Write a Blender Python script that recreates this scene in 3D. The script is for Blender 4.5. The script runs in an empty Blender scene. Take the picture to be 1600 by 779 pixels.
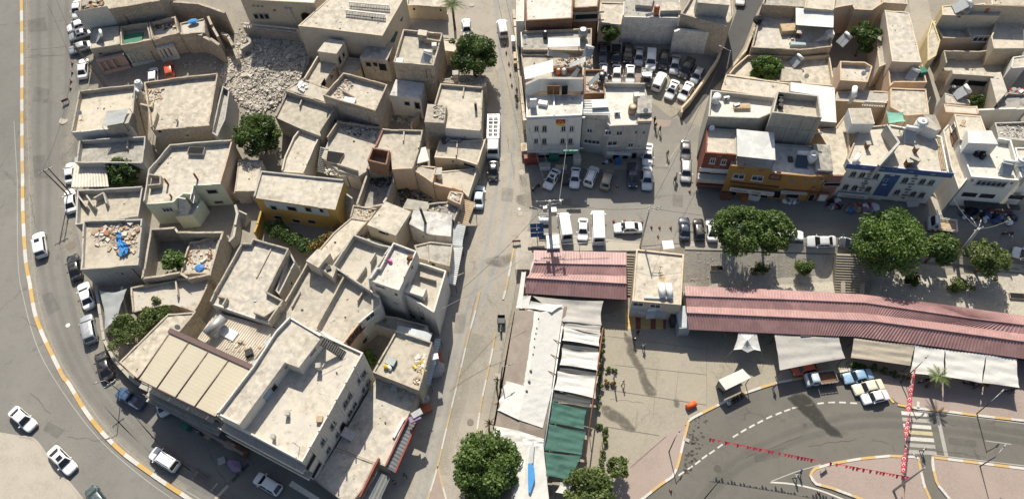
import bpy,bmesh,math,random
import numpy as np
from mathutils import Vector,Matrix
random.seed(7);np.random.seed(7)
R=math.radians
UP=Vector((0,0,1))
scene=bpy.context.scene
COL=scene.collection
# ------------------------------------------------------------------ camera
CAM_H=108.0
PPX,PPY,FPX=800.0,389.5,1250.0
_d=Vector((40.0,730.0,FPX)).normalized()          # world down, in camera axes (x right, y down, z forward)
_Z=-_d
_Y=(UP-_d*_d.z).normalized()
_X=_Y.cross(_Z)
def c2w(v):return Vector((_X.dot(v),_Y.dot(v),_Z.dot(v)))
cam_d=bpy.data.cameras.new('camera');cam=bpy.data.objects.new('camera',cam_d);COL.objects.link(cam)
cam_d.sensor_width=36.0;cam_d.lens=36.0*FPX/1600.0;cam_d.clip_end=2000;cam_d.clip_start=1
_r,_u,_b=c2w(Vector((1,0,0))),c2w(Vector((0,-1,0))),c2w(Vector((0,0,-1)))
cam.matrix_world=Matrix(((_r.x,_u.x,_b.x,0),(_r.y,_u.y,_b.y,0),(_r.z,_u.z,_b.z,CAM_H),(0,0,0,1)))
scene.camera=cam
# ------------------------------------------------------------------ sky, sun, exposure
SUN_EL,SUN_AZ=45.0,-1.5            # azimuth clockwise from +Y
w=bpy.data.worlds.new('World');scene.world=w;w.use_nodes=True
nt=w.node_tree;nt.nodes.clear()
sky=nt.nodes.new('ShaderNodeTexSky');sky.sky_type='NISHITA';sky.sun_disc=False
sky.sun_elevation=R(SUN_EL);sky.sun_rotation=R(SUN_AZ);sky.air_density=1.0;sky.dust_density=2.5;sky.ozone_density=1.0
bg=nt.nodes.new('ShaderNodeBackground');bg.inputs['Strength'].default_value=0.085
wo=nt.nodes.new('ShaderNodeOutputWorld')
nt.links.new(sky.outputs[0],bg.inputs[0]);nt.links.new(bg.outputs[0],wo.inputs[0])
sd=bpy.data.lights.new('sun','SUN');sd.energy=5.0;sd.angle=R(0.5);sd.color=(1.0,0.94,0.82)
sun=bpy.data.objects.new('sun',sd);COL.objects.link(sun)
_sv=Vector((math.sin(R(SUN_AZ))*math.cos(R(SUN_EL)),math.cos(R(SUN_AZ))*math.cos(R(SUN_EL)),math.sin(R(SUN_EL))))
sun.rotation_euler=_sv.to_track_quat('Z','Y').to_euler();sun.location=(0,60,90)
scene.view_settings.view_transform='Standard';scene.view_settings.look='None'
scene.view_settings.exposure=0.45;scene.view_settings.gamma=1.0
scene.render.engine='CYCLES'
scene.cycles.max_bounces=5;scene.cycles.diffuse_bounces=4;scene.cycles.glossy_bounces=2
scene.cycles.transmission_bounces=2;scene.cycles.use_denoising=True;scene.cycles.transparent_max_bounces=16
scene.cycles.sample_clamp_indirect=4.0
# ------------------------------------------------------------------ pixel -> world
TL={}
for _c,_x in enumerate((0,230,460,690,900,1110,1320)):
 for _q,_y in enumerate((0,190,380,569)):
  TL['%d%d'%(_c,_q)]=(_x,_y,1039/280.0)
for _k,_v in {'Z1':(380,480),'Z2':(320,360),'Z3':(520,360),'Z4':(540,200),'Z5':(400,120),'Z6':(560,50),'Z7':(460,600),
   'Y1':(800,0),'Y2':(800,110),'Y3':(1080,120),'Y4':(1280,120),'Y5':(1280,190),'Y8':(1160,0),
   'W1':(120,80),'W2':(200,260),'W3':(1380,540),'W5':(220,600),'W7':(760,480),'W8':(380,0)}.items():
 TL[_k]=(_v[0],_v[1],1039/220.0)
TL['Y6']=(1440,0,1039/160.0);TL['Y7']=(1440,110,1039/160.0);TL['W6']=(600,480,1039/160.0)
TL['W4']=(1380,640,1009/180.0);TL['V5']=(540,620,4.9);TL['V8']=(810,290,7.08);TL['V4']=(815,225,8.0)
TL['px']=(0,0,1.0)
def P(t,x,y):
 o=TL[t];return (o[0]+x/o[2],o[1]+y/o[2])
def PL(t,*a):
 out=[];i=0
 while i<len(a):
  if isinstance(a[i],str):t=a[i];i+=1;continue
  out.append(P(t,a[i],a[i+1]));i+=2
 return out
CP=Vector((0,0,CAM_H))
def ray(p):return c2w(Vector(((p[0]-PPX)/FPX,(p[1]-PPY)/FPX,1.0)))
def at_z(p,z):
 d=ray(p);t=(z-CAM_H)/d.z
 return Vector((d.x*t,d.y*t,z))
_yA=at_z((1000,392),0).y;_yB=at_z((1000,452),-3).y;_yS=at_z((760,650),-3).y
_y0=at_z((800,240),0).y;_y1=at_z((800,0),0).y
_xR=at_z((838,430),-1).x;_xL=at_z((806,430),-1).x
_xa=at_z((330,560),0).x;_xb=at_z((640,560),0).x
def cl(v,a=0.0,b=1.0):return a if v<a else b if v>b else v
def T(x,y):
 z=0.0
 if y<_yA:
  m=cl((x-_xL)/(_xR-_xL));yb=_yS+(_yB-_yS)*m
  z=-3.0*cl((_yA-y)/(_yA-yb))*cl((x-_xa)/(_xb-_xa))
 if y>_y0:z+=3.5*cl((y-_y0)/(_y1-_y0),0,1.3)
 return z
def at_g(p,dz=0.0):
 z=0.0
 for _ in range(14):
  q=at_z(p,z);z=T(q.x,q.y)+dz
 return Vector((q.x,q.y,z))
# ------------------------------------------------------------------ object helpers
def link(o,parent=None):
 COL.objects.link(o)
 if parent is not None:o.parent=parent
 return o
def tag(o,label=None,cat=None,group=None,kind=None):
 if label:o['label']=label
 if cat:o['category']=cat
 if group:o['group']=group
 if kind:o['kind']=kind
 return o
def empty(name,loc=(0,0,0),rz=0.0):
 o=bpy.data.objects.new(name,None);o.location=loc;o.rotation_euler=(0,0,rz);o.empty_display_size=.3
 return link(o)
def obj_mesh(name,me,parent=None,mats=()):
 o=bpy.data.objects.new(name,me);link(o,parent)
 for m in mats:me.materials.append(m)
 return o
def wloc(o):
 v=Vector((0,0,0))
 while o is not None:v=v+Vector(o.location);o=o.parent
 return v
class MB:
 def __init__(s):s.v=[];s.f=[];s.m=[];s.sm=[]
 def quad(s,*pts,m=0,smooth=False):
  b=len(s.v);s.v+=[tuple(p) for p in pts];s.f.append(tuple(range(b,b+len(pts))));s.m.append(m);s.sm.append(smooth)
 def box(s,c,sx,sy,sz,rz=0.0,m=0,M=None,taper=1.0):
  b=len(s.v);ca,sa=math.cos(rz),math.sin(rz)
  for k,z in ((1.0,0),(taper,sz)):
   for x,y in ((-1,-1),(1,-1),(1,1),(-1,1)):
    X,Y=x*sx/2*k,y*sy/2*k
    s.v.append((c[0]+X*ca-Y*sa,c[1]+X*sa+Y*ca,c[2]+z))
  for q in ((0,3,2,1),(4,5,6,7),(0,1,5,4),(1,2,6,5),(2,3,7,6),(3,0,4,7)):
   s.f.append(tuple(b+i for i in q));s.m.append(m);s.sm.append(False)
 def bar(s,a,b_,r,n=6,m=0,r2=None,smooth=True,caps=True):
  a=Vector(a);b_=Vector(b_);d=b_-a
  if d.length<1e-6:return
  q=d.to_track_quat('Z','Y');base=len(s.v);r2=r if r2 is None else r2
  for pt,rr in ((a,r),(b_,r2)):
   for i in range(n):
    t=2*math.pi*i/n
    s.v.append(tuple(pt+q@Vector((math.cos(t)*rr,math.sin(t)*rr,0))))
  for i in range(n):
   j=(i+1)%n
   s.f.append((base+i,base+j,base+n+j,base+n+i));s.m.append(m);s.sm.append(smooth)
  if caps:
   s.f.append(tuple(base+i for i in range(n))[::-1]);s.m.append(m);s.sm.append(False)
   s.f.append(tuple(base+n+i for i in range(n)));s.m.append(m);s.sm.append(False)
 def tube(s,pts,r,n=5,m=0):
  for a,b_ in zip(pts[:-1],pts[1:]):s.bar(a,b_,r,n,m,caps=False)
 def prism(s,pts,z0,z1,m=0,mt=None):
  n=len(pts);b=len(s.v)
  if sum(pts[i][0]*pts[(i+1)%n][1]-pts[(i+1)%n][0]*pts[i][1] for i in range(n))<0:pts=pts[::-1]
  for z in (z0,z1):
   for p in pts:s.v.append((p[0],p[1],z))
  for i in range(n):
   j=(i+1)%n
   s.f.append((b+i,b+j,b+n+j,b+n+i));s.m.append(m);s.sm.append(False)
  s.f.append(tuple(b+n+i for i in range(n)));s.m.append(m if mt is None else mt);s.sm.append(False)
  s.f.append(tuple(b+i for i in range(n))[::-1]);s.m.append(m);s.sm.append(False)
 def build(s,name,mats,parent=None,org=None,local=False):
  if not isinstance(mats,(list,tuple)):mats=[mats]
  me=bpy.data.meshes.new(name)
  o=Vector(org) if org is not None else Vector((0,0,0))
  if parent is not None and not local:o=wloc(parent)
  vs=[(x-o.x,y-o.y,z-o.z) for x,y,z in s.v]
  me.from_pydata(vs,[],s.f)
  me.polygons.foreach_set('material_index',s.m)
  me.polygons.foreach_set('use_smooth',s.sm)
  for m in mats:me.materials.append(m)
  me.update()
  ob=bpy.data.objects.new(name,me)
  link(ob,parent)
  if parent is None:ob.location=o
  return ob
# ------------------------------------------------------------------ materials
MATS={}
def new_mat(name):
 m=bpy.data.materials.new(name);m.use_nodes=True;t=m.node_tree;t.nodes.clear()
 out=t.nodes.new('ShaderNodeOutputMaterial');b=t.nodes.new('ShaderNodeBsdfPrincipled')
 t.links.new(b.outputs[0],out.inputs[0]);return m,t,b,out
def N(t,typ,**k):
 n=t.nodes.new(typ)
 for a,v in k.items():setattr(n,a,v)
 return n
def math_n(t,op,a,b=None):
 n=N(t,'ShaderNodeMath',operation=op)
 for i,q in enumerate((a,b)):
  if q is None:continue
  if isinstance(q,(int,float)):n.inputs[i].default_value=q
  else:t.links.new(q,n.inputs[i])
 return n.outputs[0]
def mix(t,fac,a,b,bt='MIX'):
 n=N(t,'ShaderNodeMix',data_type='RGBA',blend_type=bt)
 for i,q in ((0,fac),(6,a),(7,b)):
  if isinstance(q,(int,float)):n.inputs[i].default_value=q
  elif isinstance(q,tuple):n.inputs[i].default_value=(*q,1) if len(q)==3 else q
  else:t.links.new(q,n.inputs[i])
 return n.outputs[2]
def noise(t,vec,scale,detail=5,rough=.55):
 n=N(t,'ShaderNodeTexNoise');n.inputs['Scale'].default_value=scale;n.inputs['Detail'].default_value=detail
 n.inputs['Roughness'].default_value=rough
 if vec is not None:t.links.new(vec,n.inputs['Vector'])
 return n.outputs['Fac']
def ramp(t,fac,a,b):
 n=N(t,'ShaderNodeMapRange');n.inputs['From Min'].default_value=a;n.inputs['From Max'].default_value=b
 n.interpolation_type='SMOOTHSTEP';t.links.new(fac,n.inputs['Value']);return n.outputs[0]
def wall_vec(t):
 g=N(t,'ShaderNodeNewGeometry');sp=N(t,'ShaderNodeSeparateXYZ');sn=N(t,'ShaderNodeSeparateXYZ')
 t.links.new(g.outputs['Position'],sp.inputs[0]);t.links.new(g.outputs['True Normal'],sn.inputs[0])
 u=math_n(t,'SUBTRACT',math_n(t,'MULTIPLY',sp.outputs[1],sn.outputs[0]),math_n(t,'MULTIPLY',sp.outputs[0],sn.outputs[1]))
 c=N(t,'ShaderNodeCombineXYZ');t.links.new(u,c.inputs[0]);t.links.new(sp.outputs[2],c.inputs[1])
 return g.outputs['Position'],c.outputs[0],sp,u
def sc(c,k):return tuple(min(1,x*k) for x in c)
def surf(name,col,dirt=None,dirt_amt=.5,rough=.9,speck=.25,big=.25,mode='plain',bump=.3,tint=True,crack=0,spec=.2):
 m,t,b,out=new_mat(name)
 pos,wv,sp,u=wall_vec(t)
 dirt=dirt or sc(col,.52)
 c=mix(t,ramp(t,noise(t,pos,.16,4),.3,.7),sc(col,1-big*.55),sc(col,1+big*.3))
 if tint:
  oi=N(t,'ShaderNodeObjectInfo');hs=N(t,'ShaderNodeHueSaturation')
  v=N(t,'ShaderNodeMapRange');v.inputs['To Min'].default_value=.78;v.inputs['To Max'].default_value=1.12
  t.links.new(oi.outputs['Random'],v.inputs['Value']);t.links.new(v.outputs[0],hs.inputs['Value'])
  h=N(t,'ShaderNodeMapRange');h.inputs['To Min'].default_value=.55;h.inputs['To Max'].default_value=1.15
  t.links.new(math_n(t,'FRACT',math_n(t,'MULTIPLY',oi.outputs['Random'],7.31)),h.inputs['Value']);t.links.new(h.outputs[0],hs.inputs['Saturation'])
  t.links.new(c,hs.inputs['Color']);c=hs.outputs[0]
 hgt=noise(t,pos,6,6,.7)
 if name.startswith(('roof','asphalt','concrete_slab')):      # repairs and screed patches
  w2=N(t,'ShaderNodeTexNoise');w2.inputs['Scale'].default_value=.5;w2.inputs['Detail'].default_value=4;t.links.new(pos,w2.inputs['Vector'])
  a2=N(t,'ShaderNodeVectorMath',operation='MULTIPLY_ADD');a2.inputs[1].default_value=(2.2,2.2,2.2);t.links.new(w2.outputs['Color'],a2.inputs[0]);t.links.new(pos,a2.inputs[2])
  vc=N(t,'ShaderNodeTexVoronoi');vc.inputs['Scale'].default_value=.28 if name.startswith('roof') else .09;t.links.new(a2.outputs[0],vc.inputs['Vector'])
  sp2=N(t,'ShaderNodeSeparateColor');t.links.new(vc.outputs['Color'],sp2.inputs[0])
  k_=.42 if name.startswith('roof') else .3
  c=mix(t,math_n(t,'MULTIPLY',ramp(t,sp2.outputs[0],.35,1.0),k_),c,sc(dirt,1.25));c=mix(t,math_n(t,'MULTIPLY',ramp(t,sp2.outputs[1],.75,.95),.5),c,sc(col,1.15))
 if mode in ('brick','stone','block'):
  bk=N(t,'ShaderNodeTexBrick');t.links.new(wv,bk.inputs['Vector'])
  bw,bh,mo={'brick':(.30,.11,.02),'stone':(.95,.46,.04),'block':(.80,.40,.035)}[mode]
  bk.inputs['Scale'].default_value=1;bk.inputs['Brick Width'].default_value=bw;bk.inputs['Row Height'].default_value=bh
  bk.inputs['Mortar Size'].default_value=mo;bk.inputs['Color1'].default_value=(.66,.66,.66,1);bk.inputs['Color2'].default_value=(1.16,1.12,1.06,1)
  bk.inputs['Mortar'].default_value=(.58,.56,.52,1)
  c=mix(t,.85,c,bk.outputs['Color'],'MULTIPLY')
  hgt=math_n(t,'ADD',math_n(t,'MULTIPLY',bk.outputs['Fac'],-.5),hgt)
 st=N(t,'ShaderNodeMapping');st.inputs['Scale'].default_value=(1.6,.16,1);t.links.new(wv,st.inputs['Vector'])
 streak=ramp(t,noise(t,st.outputs[0],1.3,5,.65),.47,.66)
 patch=ramp(t,noise(t,pos,.55,8,.72),.48,.66)
 if mode=='asphalt':
  fac=math_n(t,'MULTIPLY',patch,dirt_amt)
 else:
  fac=math_n(t,'MULTIPLY',math_n(t,'MAXIMUM',streak,patch),dirt_amt)
 c=mix(t,fac,c,dirt)
 rf=name.startswith('roof')
 sk=noise(t,pos,3.2 if not rf else 1.2,9 if not rf else 5,.75 if not rf else .6)
 c=mix(t,ramp(t,sk,.35,.72),c,sc(col,1+speck*.5))
 c=mix(t,ramp(t,noise(t,pos,2.3 if not rf else .8,9 if not rf else 7,.8 if not rf else .7),.58,.75),c,sc(col,1-speck*1.5))
 if crack:
  vr=N(t,'ShaderNodeTexVoronoi',feature='DISTANCE_TO_EDGE');vr.inputs['Scale'].default_value=crack
  nn=N(t,'ShaderNodeTexNoise');nn.inputs['Scale'].default_value=1.1;nn.inputs['Detail'].default_value=5
  t.links.new(pos,nn.inputs['Vector'])
  va=N(t,'ShaderNodeVectorMath',operation='ADD');vs_=N(t,'ShaderNodeVectorMath',operation='SCALE');vs_.inputs['Scale'].default_value=1.6
  t.links.new(nn.outputs['Color'],vs_.inputs[0]);t.links.new(pos,va.inputs[0]);t.links.new(vs_.outputs[0],va.inputs[1])
  t.links.new(va.outputs[0],vr.inputs['Vector'])
  ck=math_n(t,'SUBTRACT',1.0,ramp(t,vr.outputs['Distance'],.0,.011))
  ck=math_n(t,'MULTIPLY',ck,math_n(t,'MULTIPLY',ramp(t,noise(t,pos,.35,3),.45,.6),.4))
  c=mix(t,ck,c,sc(col,.35))
 t.links.new(c,b.inputs['Base Color'])
 b.inputs['Roughness'].default_value=rough;b.inputs['Specular IOR Level'].default_value=spec
 bp=N(t,'ShaderNodeBump');bp.inputs['Strength'].default_value=bump;bp.inputs['Distance'].default_value=.06
 t.links.new(hgt,bp.inputs['Height']);t.links.new(bp.outputs[0],b.inputs['Normal'])
 MATS[name]=m;return m
def plain(name,col,rough=.5,metal=0.0,var=.12,scale=2.0,spec=.3,coat=0.0):
 m,t,b,out=new_mat(name)
 g=N(t,'ShaderNodeNewGeometry')
 c=mix(t,ramp(t,noise(t,g.outputs['Position'],scale,6,.7),.3,.7),sc(col,1-var),sc(col,1+var*.7))
 t.links.new(c,b.inputs['Base Color']);b.inputs['Roughness'].default_value=rough;b.inputs['Metallic'].default_value=metal
 b.inputs['Specular IOR Level'].default_value=spec;b.inputs['Coat Weight'].default_value=coat
 MATS[name]=m;return m
def cloth(name,col,rough=.85,dirt=.2,trans=.25,fold=1.0):
 m,t,b,out=new_mat(name)
 g=N(t,'ShaderNodeNewGeometry');pos=g.outputs['Position']
 c=mix(t,math_n(t,'MULTIPLY',ramp(t,noise(t,pos,.5,7,.65),.48,.72),dirt),col,sc(col,.55))
 c=mix(t,ramp(t,noise(t,pos,3,6),.5,.8),c,sc(col,.93))
 t.links.new(c,b.inputs['Base Color']);b.inputs['Roughness'].default_value=rough;b.inputs['Specular IOR Level'].default_value=.2
 bp=N(t,'ShaderNodeBump');bp.inputs['Strength'].default_value=.5*fold;bp.inputs['Distance'].default_value=.15
 t.links.new(noise(t,pos,1.1,3,.5),bp.inputs['Height']);t.links.new(bp.outputs[0],b.inputs['Normal'])
 tr=N(t,'ShaderNodeBsdfTranslucent');t.links.new(c,tr.inputs[0])
 ms=N(t,'ShaderNodeMixShader');ms.inputs[0].default_value=trans
 t.links.new(b.outputs[0],ms.inputs[1]);t.links.new(tr.outputs[0],ms.inputs[2]);t.links.new(ms.outputs[0],out.inputs[0])
 MATS[name]=m;return m
def corrugated(name,col,rust=(.20,.10,.05),rust_amt=.25,rough=.5,metal=0.0):
 m,t,b,out=new_mat(name)
 g=N(t,'ShaderNodeNewGeometry');pos=g.outputs['Position']
 c=mix(t,ramp(t,noise(t,pos,.6,6,.7),.35,.7),sc(col,.82),sc(col,1.1))
 vc=N(t,'ShaderNodeTexVoronoi');vc.inputs['Scale'].default_value=.42;t.links.new(pos,vc.inputs['Vector']);s2=N(t,'ShaderNodeSeparateColor');t.links.new(vc.outputs['Color'],s2.inputs[0])
 c=mix(t,math_n(t,'MULTIPLY',ramp(t,s2.outputs[0],.3,1),.5),c,sc(col,.72));c=mix(t,math_n(t,'MULTIPLY',ramp(t,s2.outputs[1],.7,1),.4),c,sc(col,1.25))
 c=mix(t,math_n(t,'MULTIPLY',ramp(t,noise(t,pos,.9,8,.75),.54,.70),rust_amt),c,rust)
 t.links.new(c,b.inputs['Base Color']);b.inputs['Roughness'].default_value=rough;b.inputs['Metallic'].default_value=metal
 MATS[name]=m;return m
def paint(name,col,metal=.0,rough=.28):
 m,t,b,out=new_mat(name)
 g=N(t,'ShaderNodeNewGeometry');pos=g.outputs['Position']
 dust=ramp(t,noise(t,pos,1.7,6,.7),.42,.75)
 sn=N(t,'ShaderNodeSeparateXYZ');t.links.new(g.outputs['Normal'],sn.inputs[0])
 c=mix(t,math_n(t,'MULTIPLY',dust,.22),col,(.42,.37,.30))
 t.links.new(c,b.inputs['Base Color']);b.inputs['Metallic'].default_value=metal
 t.links.new(math_n(t,'ADD',math_n(t,'MULTIPLY',dust,.3),rough),b.inputs['Roughness'])
 b.inputs['Coat Weight'].default_value=.5;b.inputs['Coat Roughness'].default_value=.12
 MATS[name]=m;return m
def leafmat(name,col,col2):
 m,t,b,out=new_mat(name)
 at=N(t,'ShaderNodeAttribute');at.attribute_name='tone'
 c=mix(t,at.outputs['Fac'],col,col2)
 t.links.new(c,b.inputs['Base Color']);b.inputs['Roughness'].default_value=.5;b.inputs['Specular IOR Level'].default_value=.35
 tr=N(t,'ShaderNodeBsdfTranslucent');t.links.new(mix(t,.4,c,(.25,.35,.03)),tr.inputs[0])
 ms=N(t,'ShaderNodeMixShader');ms.inputs[0].default_value=.28
 t.links.new(b.outputs[0],ms.inputs[1]);t.links.new(tr.outputs[0],ms.inputs[2]);t.links.new(ms.outputs[0],out.inputs[0])
 MATS[name]=m;return m
def film(name,col,alpha,lo,hi):
 m,t,b,out=new_mat(name);g=N(t,'ShaderNodeNewGeometry');pos=g.outputs['Position']
 b.inputs['Base Color'].default_value=(*col,1);b.inputs['Roughness'].default_value=.85;b.inputs['Specular IOR Level'].default_value=.2
 tr=N(t,'ShaderNodeBsdfTransparent');ms=N(t,'ShaderNodeMixShader');t.links.new(math_n(t,'MULTIPLY',ramp(t,noise(t,pos,.9,6,.62),lo,hi),alpha),ms.inputs[0])
 t.links.new(tr.outputs[0],ms.inputs[1]);t.links.new(b.outputs[0],ms.inputs[2]);t.links.new(ms.outputs[0],out.inputs[0]);MATS[name]=m
film('film_wet',(.05,.047,.042),.42,.2,.5);film('film_damp',(.11,.10,.082),.32,.2,.55);film('film_dust',(.42,.385,.32),.3,.25,.65);film('film_tar',(.09,.087,.08),.2,.1,.7)
surf('plaster_beige',(.43,.38,.305),mode='block',dirt_amt=.6,bump=.4)
surf('plaster_cream',(.52,.445,.335),mode='plain',dirt_amt=.35)
surf('plaster_white',(.59,.565,.51),mode='plain',dirt_amt=.32,dirt=(.30,.27,.23))
surf('plaster_grey',(.41,.39,.345),mode='plain',dirt_amt=.6)
surf('stone_wall',(.45,.38,.295),mode='stone',dirt_amt=.6,bump=.9)
surf('brick_wall',(.26,.155,.105),mode='brick',dirt_amt=.45,bump=.5,tint=False)
surf('mint_plaster',(.50,.54,.43),dirt_amt=.25,tint=False,dirt=(.28,.30,.22))
surf('yellow_plaster',(.42,.28,.085),dirt_amt=.3,tint=False,dirt=(.30,.2,.08))
surf('alley_plaster',(.54,.44,.26),dirt_amt=.55,tint=False)
surf('orange_plaster',(.35,.195,.065),dirt_amt=.15,tint=False,big=.1)
surf('red_cladding',(.22,.085,.06),mode='brick',dirt_amt=.2,tint=False)
surf('pink_brick',(.34,.17,.13),mode='brick',dirt_amt=.3,tint=False)
surf('blue_tile',(.09,.14,.30),mode='brick',dirt_amt=.15,tint=False)
surf('white_facade',(.66,.65,.61),dirt_amt=.2,tint=False,big=.1,dirt=(.33,.32,.29))
surf('peach_plaster',(.49,.375,.27),dirt_amt=.4,tint=False)
surf('concrete_raw',(.40,.375,.32),mode='plain',dirt_amt=.6,bump=.5)
surf('limewash',(.62,.61,.58),mode='block',dirt_amt=.55,dirt=(.30,.27,.24),bump=.7)
surf('roof_cream',(.47,.425,.35),dirt=(.27,.235,.18),dirt_amt=.75,speck=.3,crack=.22)
surf('roof_sand',(.41,.37,.30),dirt=(.23,.20,.155),dirt_amt=.8,speck=.25,crack=.2)
surf('roof_white',(.58,.55,.48),dirt=(.34,.31,.26),dirt_amt=.6,speck=.2,crack=.2)
surf('roof_grey',(.35,.33,.29),dirt=(.17,.155,.13),dirt_amt=.8,speck=.3,crack=.2)
surf('roof_sooty',(.30,.28,.25),dirt=(.05,.048,.045),dirt_amt=.8,speck=.3)
surf('roof_lime',(.50,.485,.45),dirt=(.20,.19,.18),dirt_amt=.8,speck=.3)
surf('earth',(.265,.24,.20),dirt_amt=.5,speck=.3,tint=False,bump=.6)
surf('asphalt_left',(.178,.170,.153),mode='asphalt',dirt=(.125,.118,.105),dirt_amt=.5,speck=.18,crack=.05,tint=False,rough=.85,spec=.3)
surf('asphalt_dusty',(.325,.294,.245),mode='asphalt',dirt=(.19,.173,.147),dirt_amt=.55,speck=.2,crack=.06,tint=False)
surf('asphalt_grey',(.218,.206,.183),mode='asphalt',dirt=(.155,.147,.13),dirt_amt=.5,speck=.16,crack=.05,tint=False)
surf('asphalt_round',(.128,.120,.104),mode='asphalt',dirt=(.095,.09,.08),dirt_amt=.5,speck=.16,crack=.05,tint=False,rough=.85)
surf('asphalt_new',(.085,.085,.085),mode='asphalt',dirt=(.06,.06,.06),dirt_amt=.4,speck=.2,tint=False)
surf('concrete_slab',(.30,.267,.21),mode='plain',dirt=(.205,.187,.155),dirt_amt=.6,speck=.2,crack=.1,tint=False)
surf('concrete_pale',(.375,.34,.285),mode='plain',dirt=(.25,.225,.185),dirt_amt=.5,speck=.16,tint=False)
surf('paving_pink',(.305,.245,.212),mode='plain',dirt=(.21,.175,.15),dirt_amt=.4,speck=.14,tint=False)
surf('gravel',(.42,.385,.32),mode='plain',dirt=(.19,.175,.15),dirt_amt=.6,speck=.35,tint=False,bump=1.0)
surf('kerb_yellow',(.47,.31,.11),dirt_amt=.8,tint=False,dirt=(.40,.33,.24));surf('kerb_white',(.50,.48,.44),dirt_amt=.7,tint=False,dirt=(.40,.36,.3))
surf('road_paint',(.50,.485,.44),dirt_amt=.6,tint=False,dirt=(.33,.31,.28));surf('road_paint_yellow',(.42,.36,.21),dirt_amt=.6,tint=False,dirt=(.33,.30,.25))
surf('road_paint_worn',(.32,.305,.275),dirt_amt=.7,tint=False,dirt=(.27,.255,.23))
surf('wet_stain',(.088,.082,.072),mode='asphalt',dirt_amt=.3,tint=False,speck=.1,rough=.75)
surf('damp_stain',(.175,.158,.13),mode='asphalt',dirt_amt=.3,tint=False,speck=.1,rough=.75)
surf('rubble_pale',(.44,.395,.33),dirt_amt=.4,tint=False,speck=.4);surf('rubble_grey',(.28,.258,.225),dirt_amt=.5,tint=False);surf('rubble_white',(.50,.47,.42),dirt_amt=.3,tint=False)
surf('rubble_brick',(.33,.18,.11),dirt_amt=.4,tint=False);surf('rubble_black',(.075,.07,.065),dirt_amt=.4,tint=False)
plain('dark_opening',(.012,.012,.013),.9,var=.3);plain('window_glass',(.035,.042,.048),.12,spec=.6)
plain('window_white',(.62,.62,.60),.5);plain('wood_brown',(.17,.085,.045),.7,var=.25);plain('wood_pale',(.40,.30,.19),.8,var=.25)
plain('steel_grey',(.34,.34,.33),.45,.4);plain('steel_dark',(.06,.06,.062),.5,.3);plain('white_metal',(.66,.66,.64),.4);plain('tank_white',(.68,.68,.66),.35)
plain('solar_glass',(.035,.05,.075),.15,spec=.7);plain('solar_pale',(.33,.35,.355),.3,spec=.5);plain('rust_metal',(.20,.09,.05),.8,var=.3)
plain('rubber',(.018,.018,.018),.7);plain('rim',(.36,.36,.37),.35,.7);plain('car_glass',(.014,.017,.02),.08,spec=.7);plain('lamp_glass',(.62,.64,.66),.15,spec=.6);plain('tail_red',(.35,.02,.015),.25)
plain('cone_orange',(.62,.11,.03),.6);plain('green_plastic',(.03,.16,.10),.5);plain('blue_plastic',(.04,.16,.42),.5);plain('blue_door',(.26,.37,.46),.55)
plain('red_board',(.21,.05,.04),.55,var=.25);plain('maroon_steel',(.135,.088,.08),.5);plain('sign_white',(.62,.62,.60),.5);cloth('flag_red',(.66,.07,.11),trans=.5,dirt=.05,fold=.2);plain('gold_yellow',(.60,.42,.03),.7)
plain('black_plastic',(.02,.02,.022),.5);plain('pink_plastic',(.7,.13,.35),.5);plain('terracotta',(.42,.13,.06),.6);plain('grey_plastic',(.33,.33,.33),.6)
plain('pole_concrete',(.40,.38,.34),.85);plain('pole_wood',(.13,.10,.075),.85,var=.3);plain('wire_black',(.03,.03,.03),.6);plain('wire_pale',(.30,.29,.27),.6)
plain('bark',(.12,.085,.055),.9,var=.35,scale=5);plain('skin',(.42,.26,.18),.6);plain('hair_dark',(.015,.012,.01),.7);plain('tile_red',(.25,.07,.045),.7);plain('tile_yellow',(.52,.36,.14),.7)
plain('cloth_black',(.02,.02,.023),.9);plain('cloth_white',(.66,.66,.65),.9);plain('cloth_blue',(.06,.09,.22),.9);plain('cloth_grey',(.20,.20,.21),.9);plain('cloth_purple',(.25,.18,.27),.9);plain('cloth_red',(.38,.05,.06),.9);plain('cloth_olive',(.16,.15,.09),.9)
cloth('canvas_white',(.62,.605,.565),trans=.12,dirt=.25);cloth('canvas_grey',(.44,.42,.385),trans=.15,dirt=.4);cloth('canvas_beige',(.50,.435,.34),trans=.18,dirt=.25);cloth('canvas_green',(.06,.135,.11),trans=.1,dirt=.7,fold=2);cloth('canvas_dark',(.075,.08,.078),trans=.1)
cloth('tarp_blue',(.07,.26,.55),trans=.1);cloth('plastic_sheet',(.50,.52,.51),rough=.35,trans=.3);cloth('awning_cream',(.53,.475,.365),trans=.15,dirt=.12,fold=.3);cloth('tarp_green',(.22,.46,.36),trans=.15,dirt=.7)
corrugated('sheet_pink',(.345,.20,.188),rust=(.24,.10,.085),rust_amt=.5);corrugated('sheet_white',(.58,.58,.555),rust_amt=.1);corrugated('sheet_dark',(.15,.16,.16),rust_amt=.3);corrugated('sheet_zinc',(.42,.44,.44),rust_amt=.25,metal=.15);corrugated('sheet_pale_blue',(.38,.42,.43),rust_amt=.12);corrugated('sheet_brown',(.22,.18,.145),rust_amt=.2);corrugated('sheet_beige',(.50,.44,.36),rust_amt=.1)
leafmat('leaf_dark',(.024,.052,.011),(.080,.130,.026));leafmat('leaf_mid',(.028,.062,.013),(.115,.175,.038));leafmat('leaf_bright',(.032,.075,.012),(.125,.20,.040));leafmat('leaf_olive',(.050,.078,.018),(.15,.19,.058));leafmat('leaf_dry',(.12,.08,.02),(.24,.15,.04))
M=MATS
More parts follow.
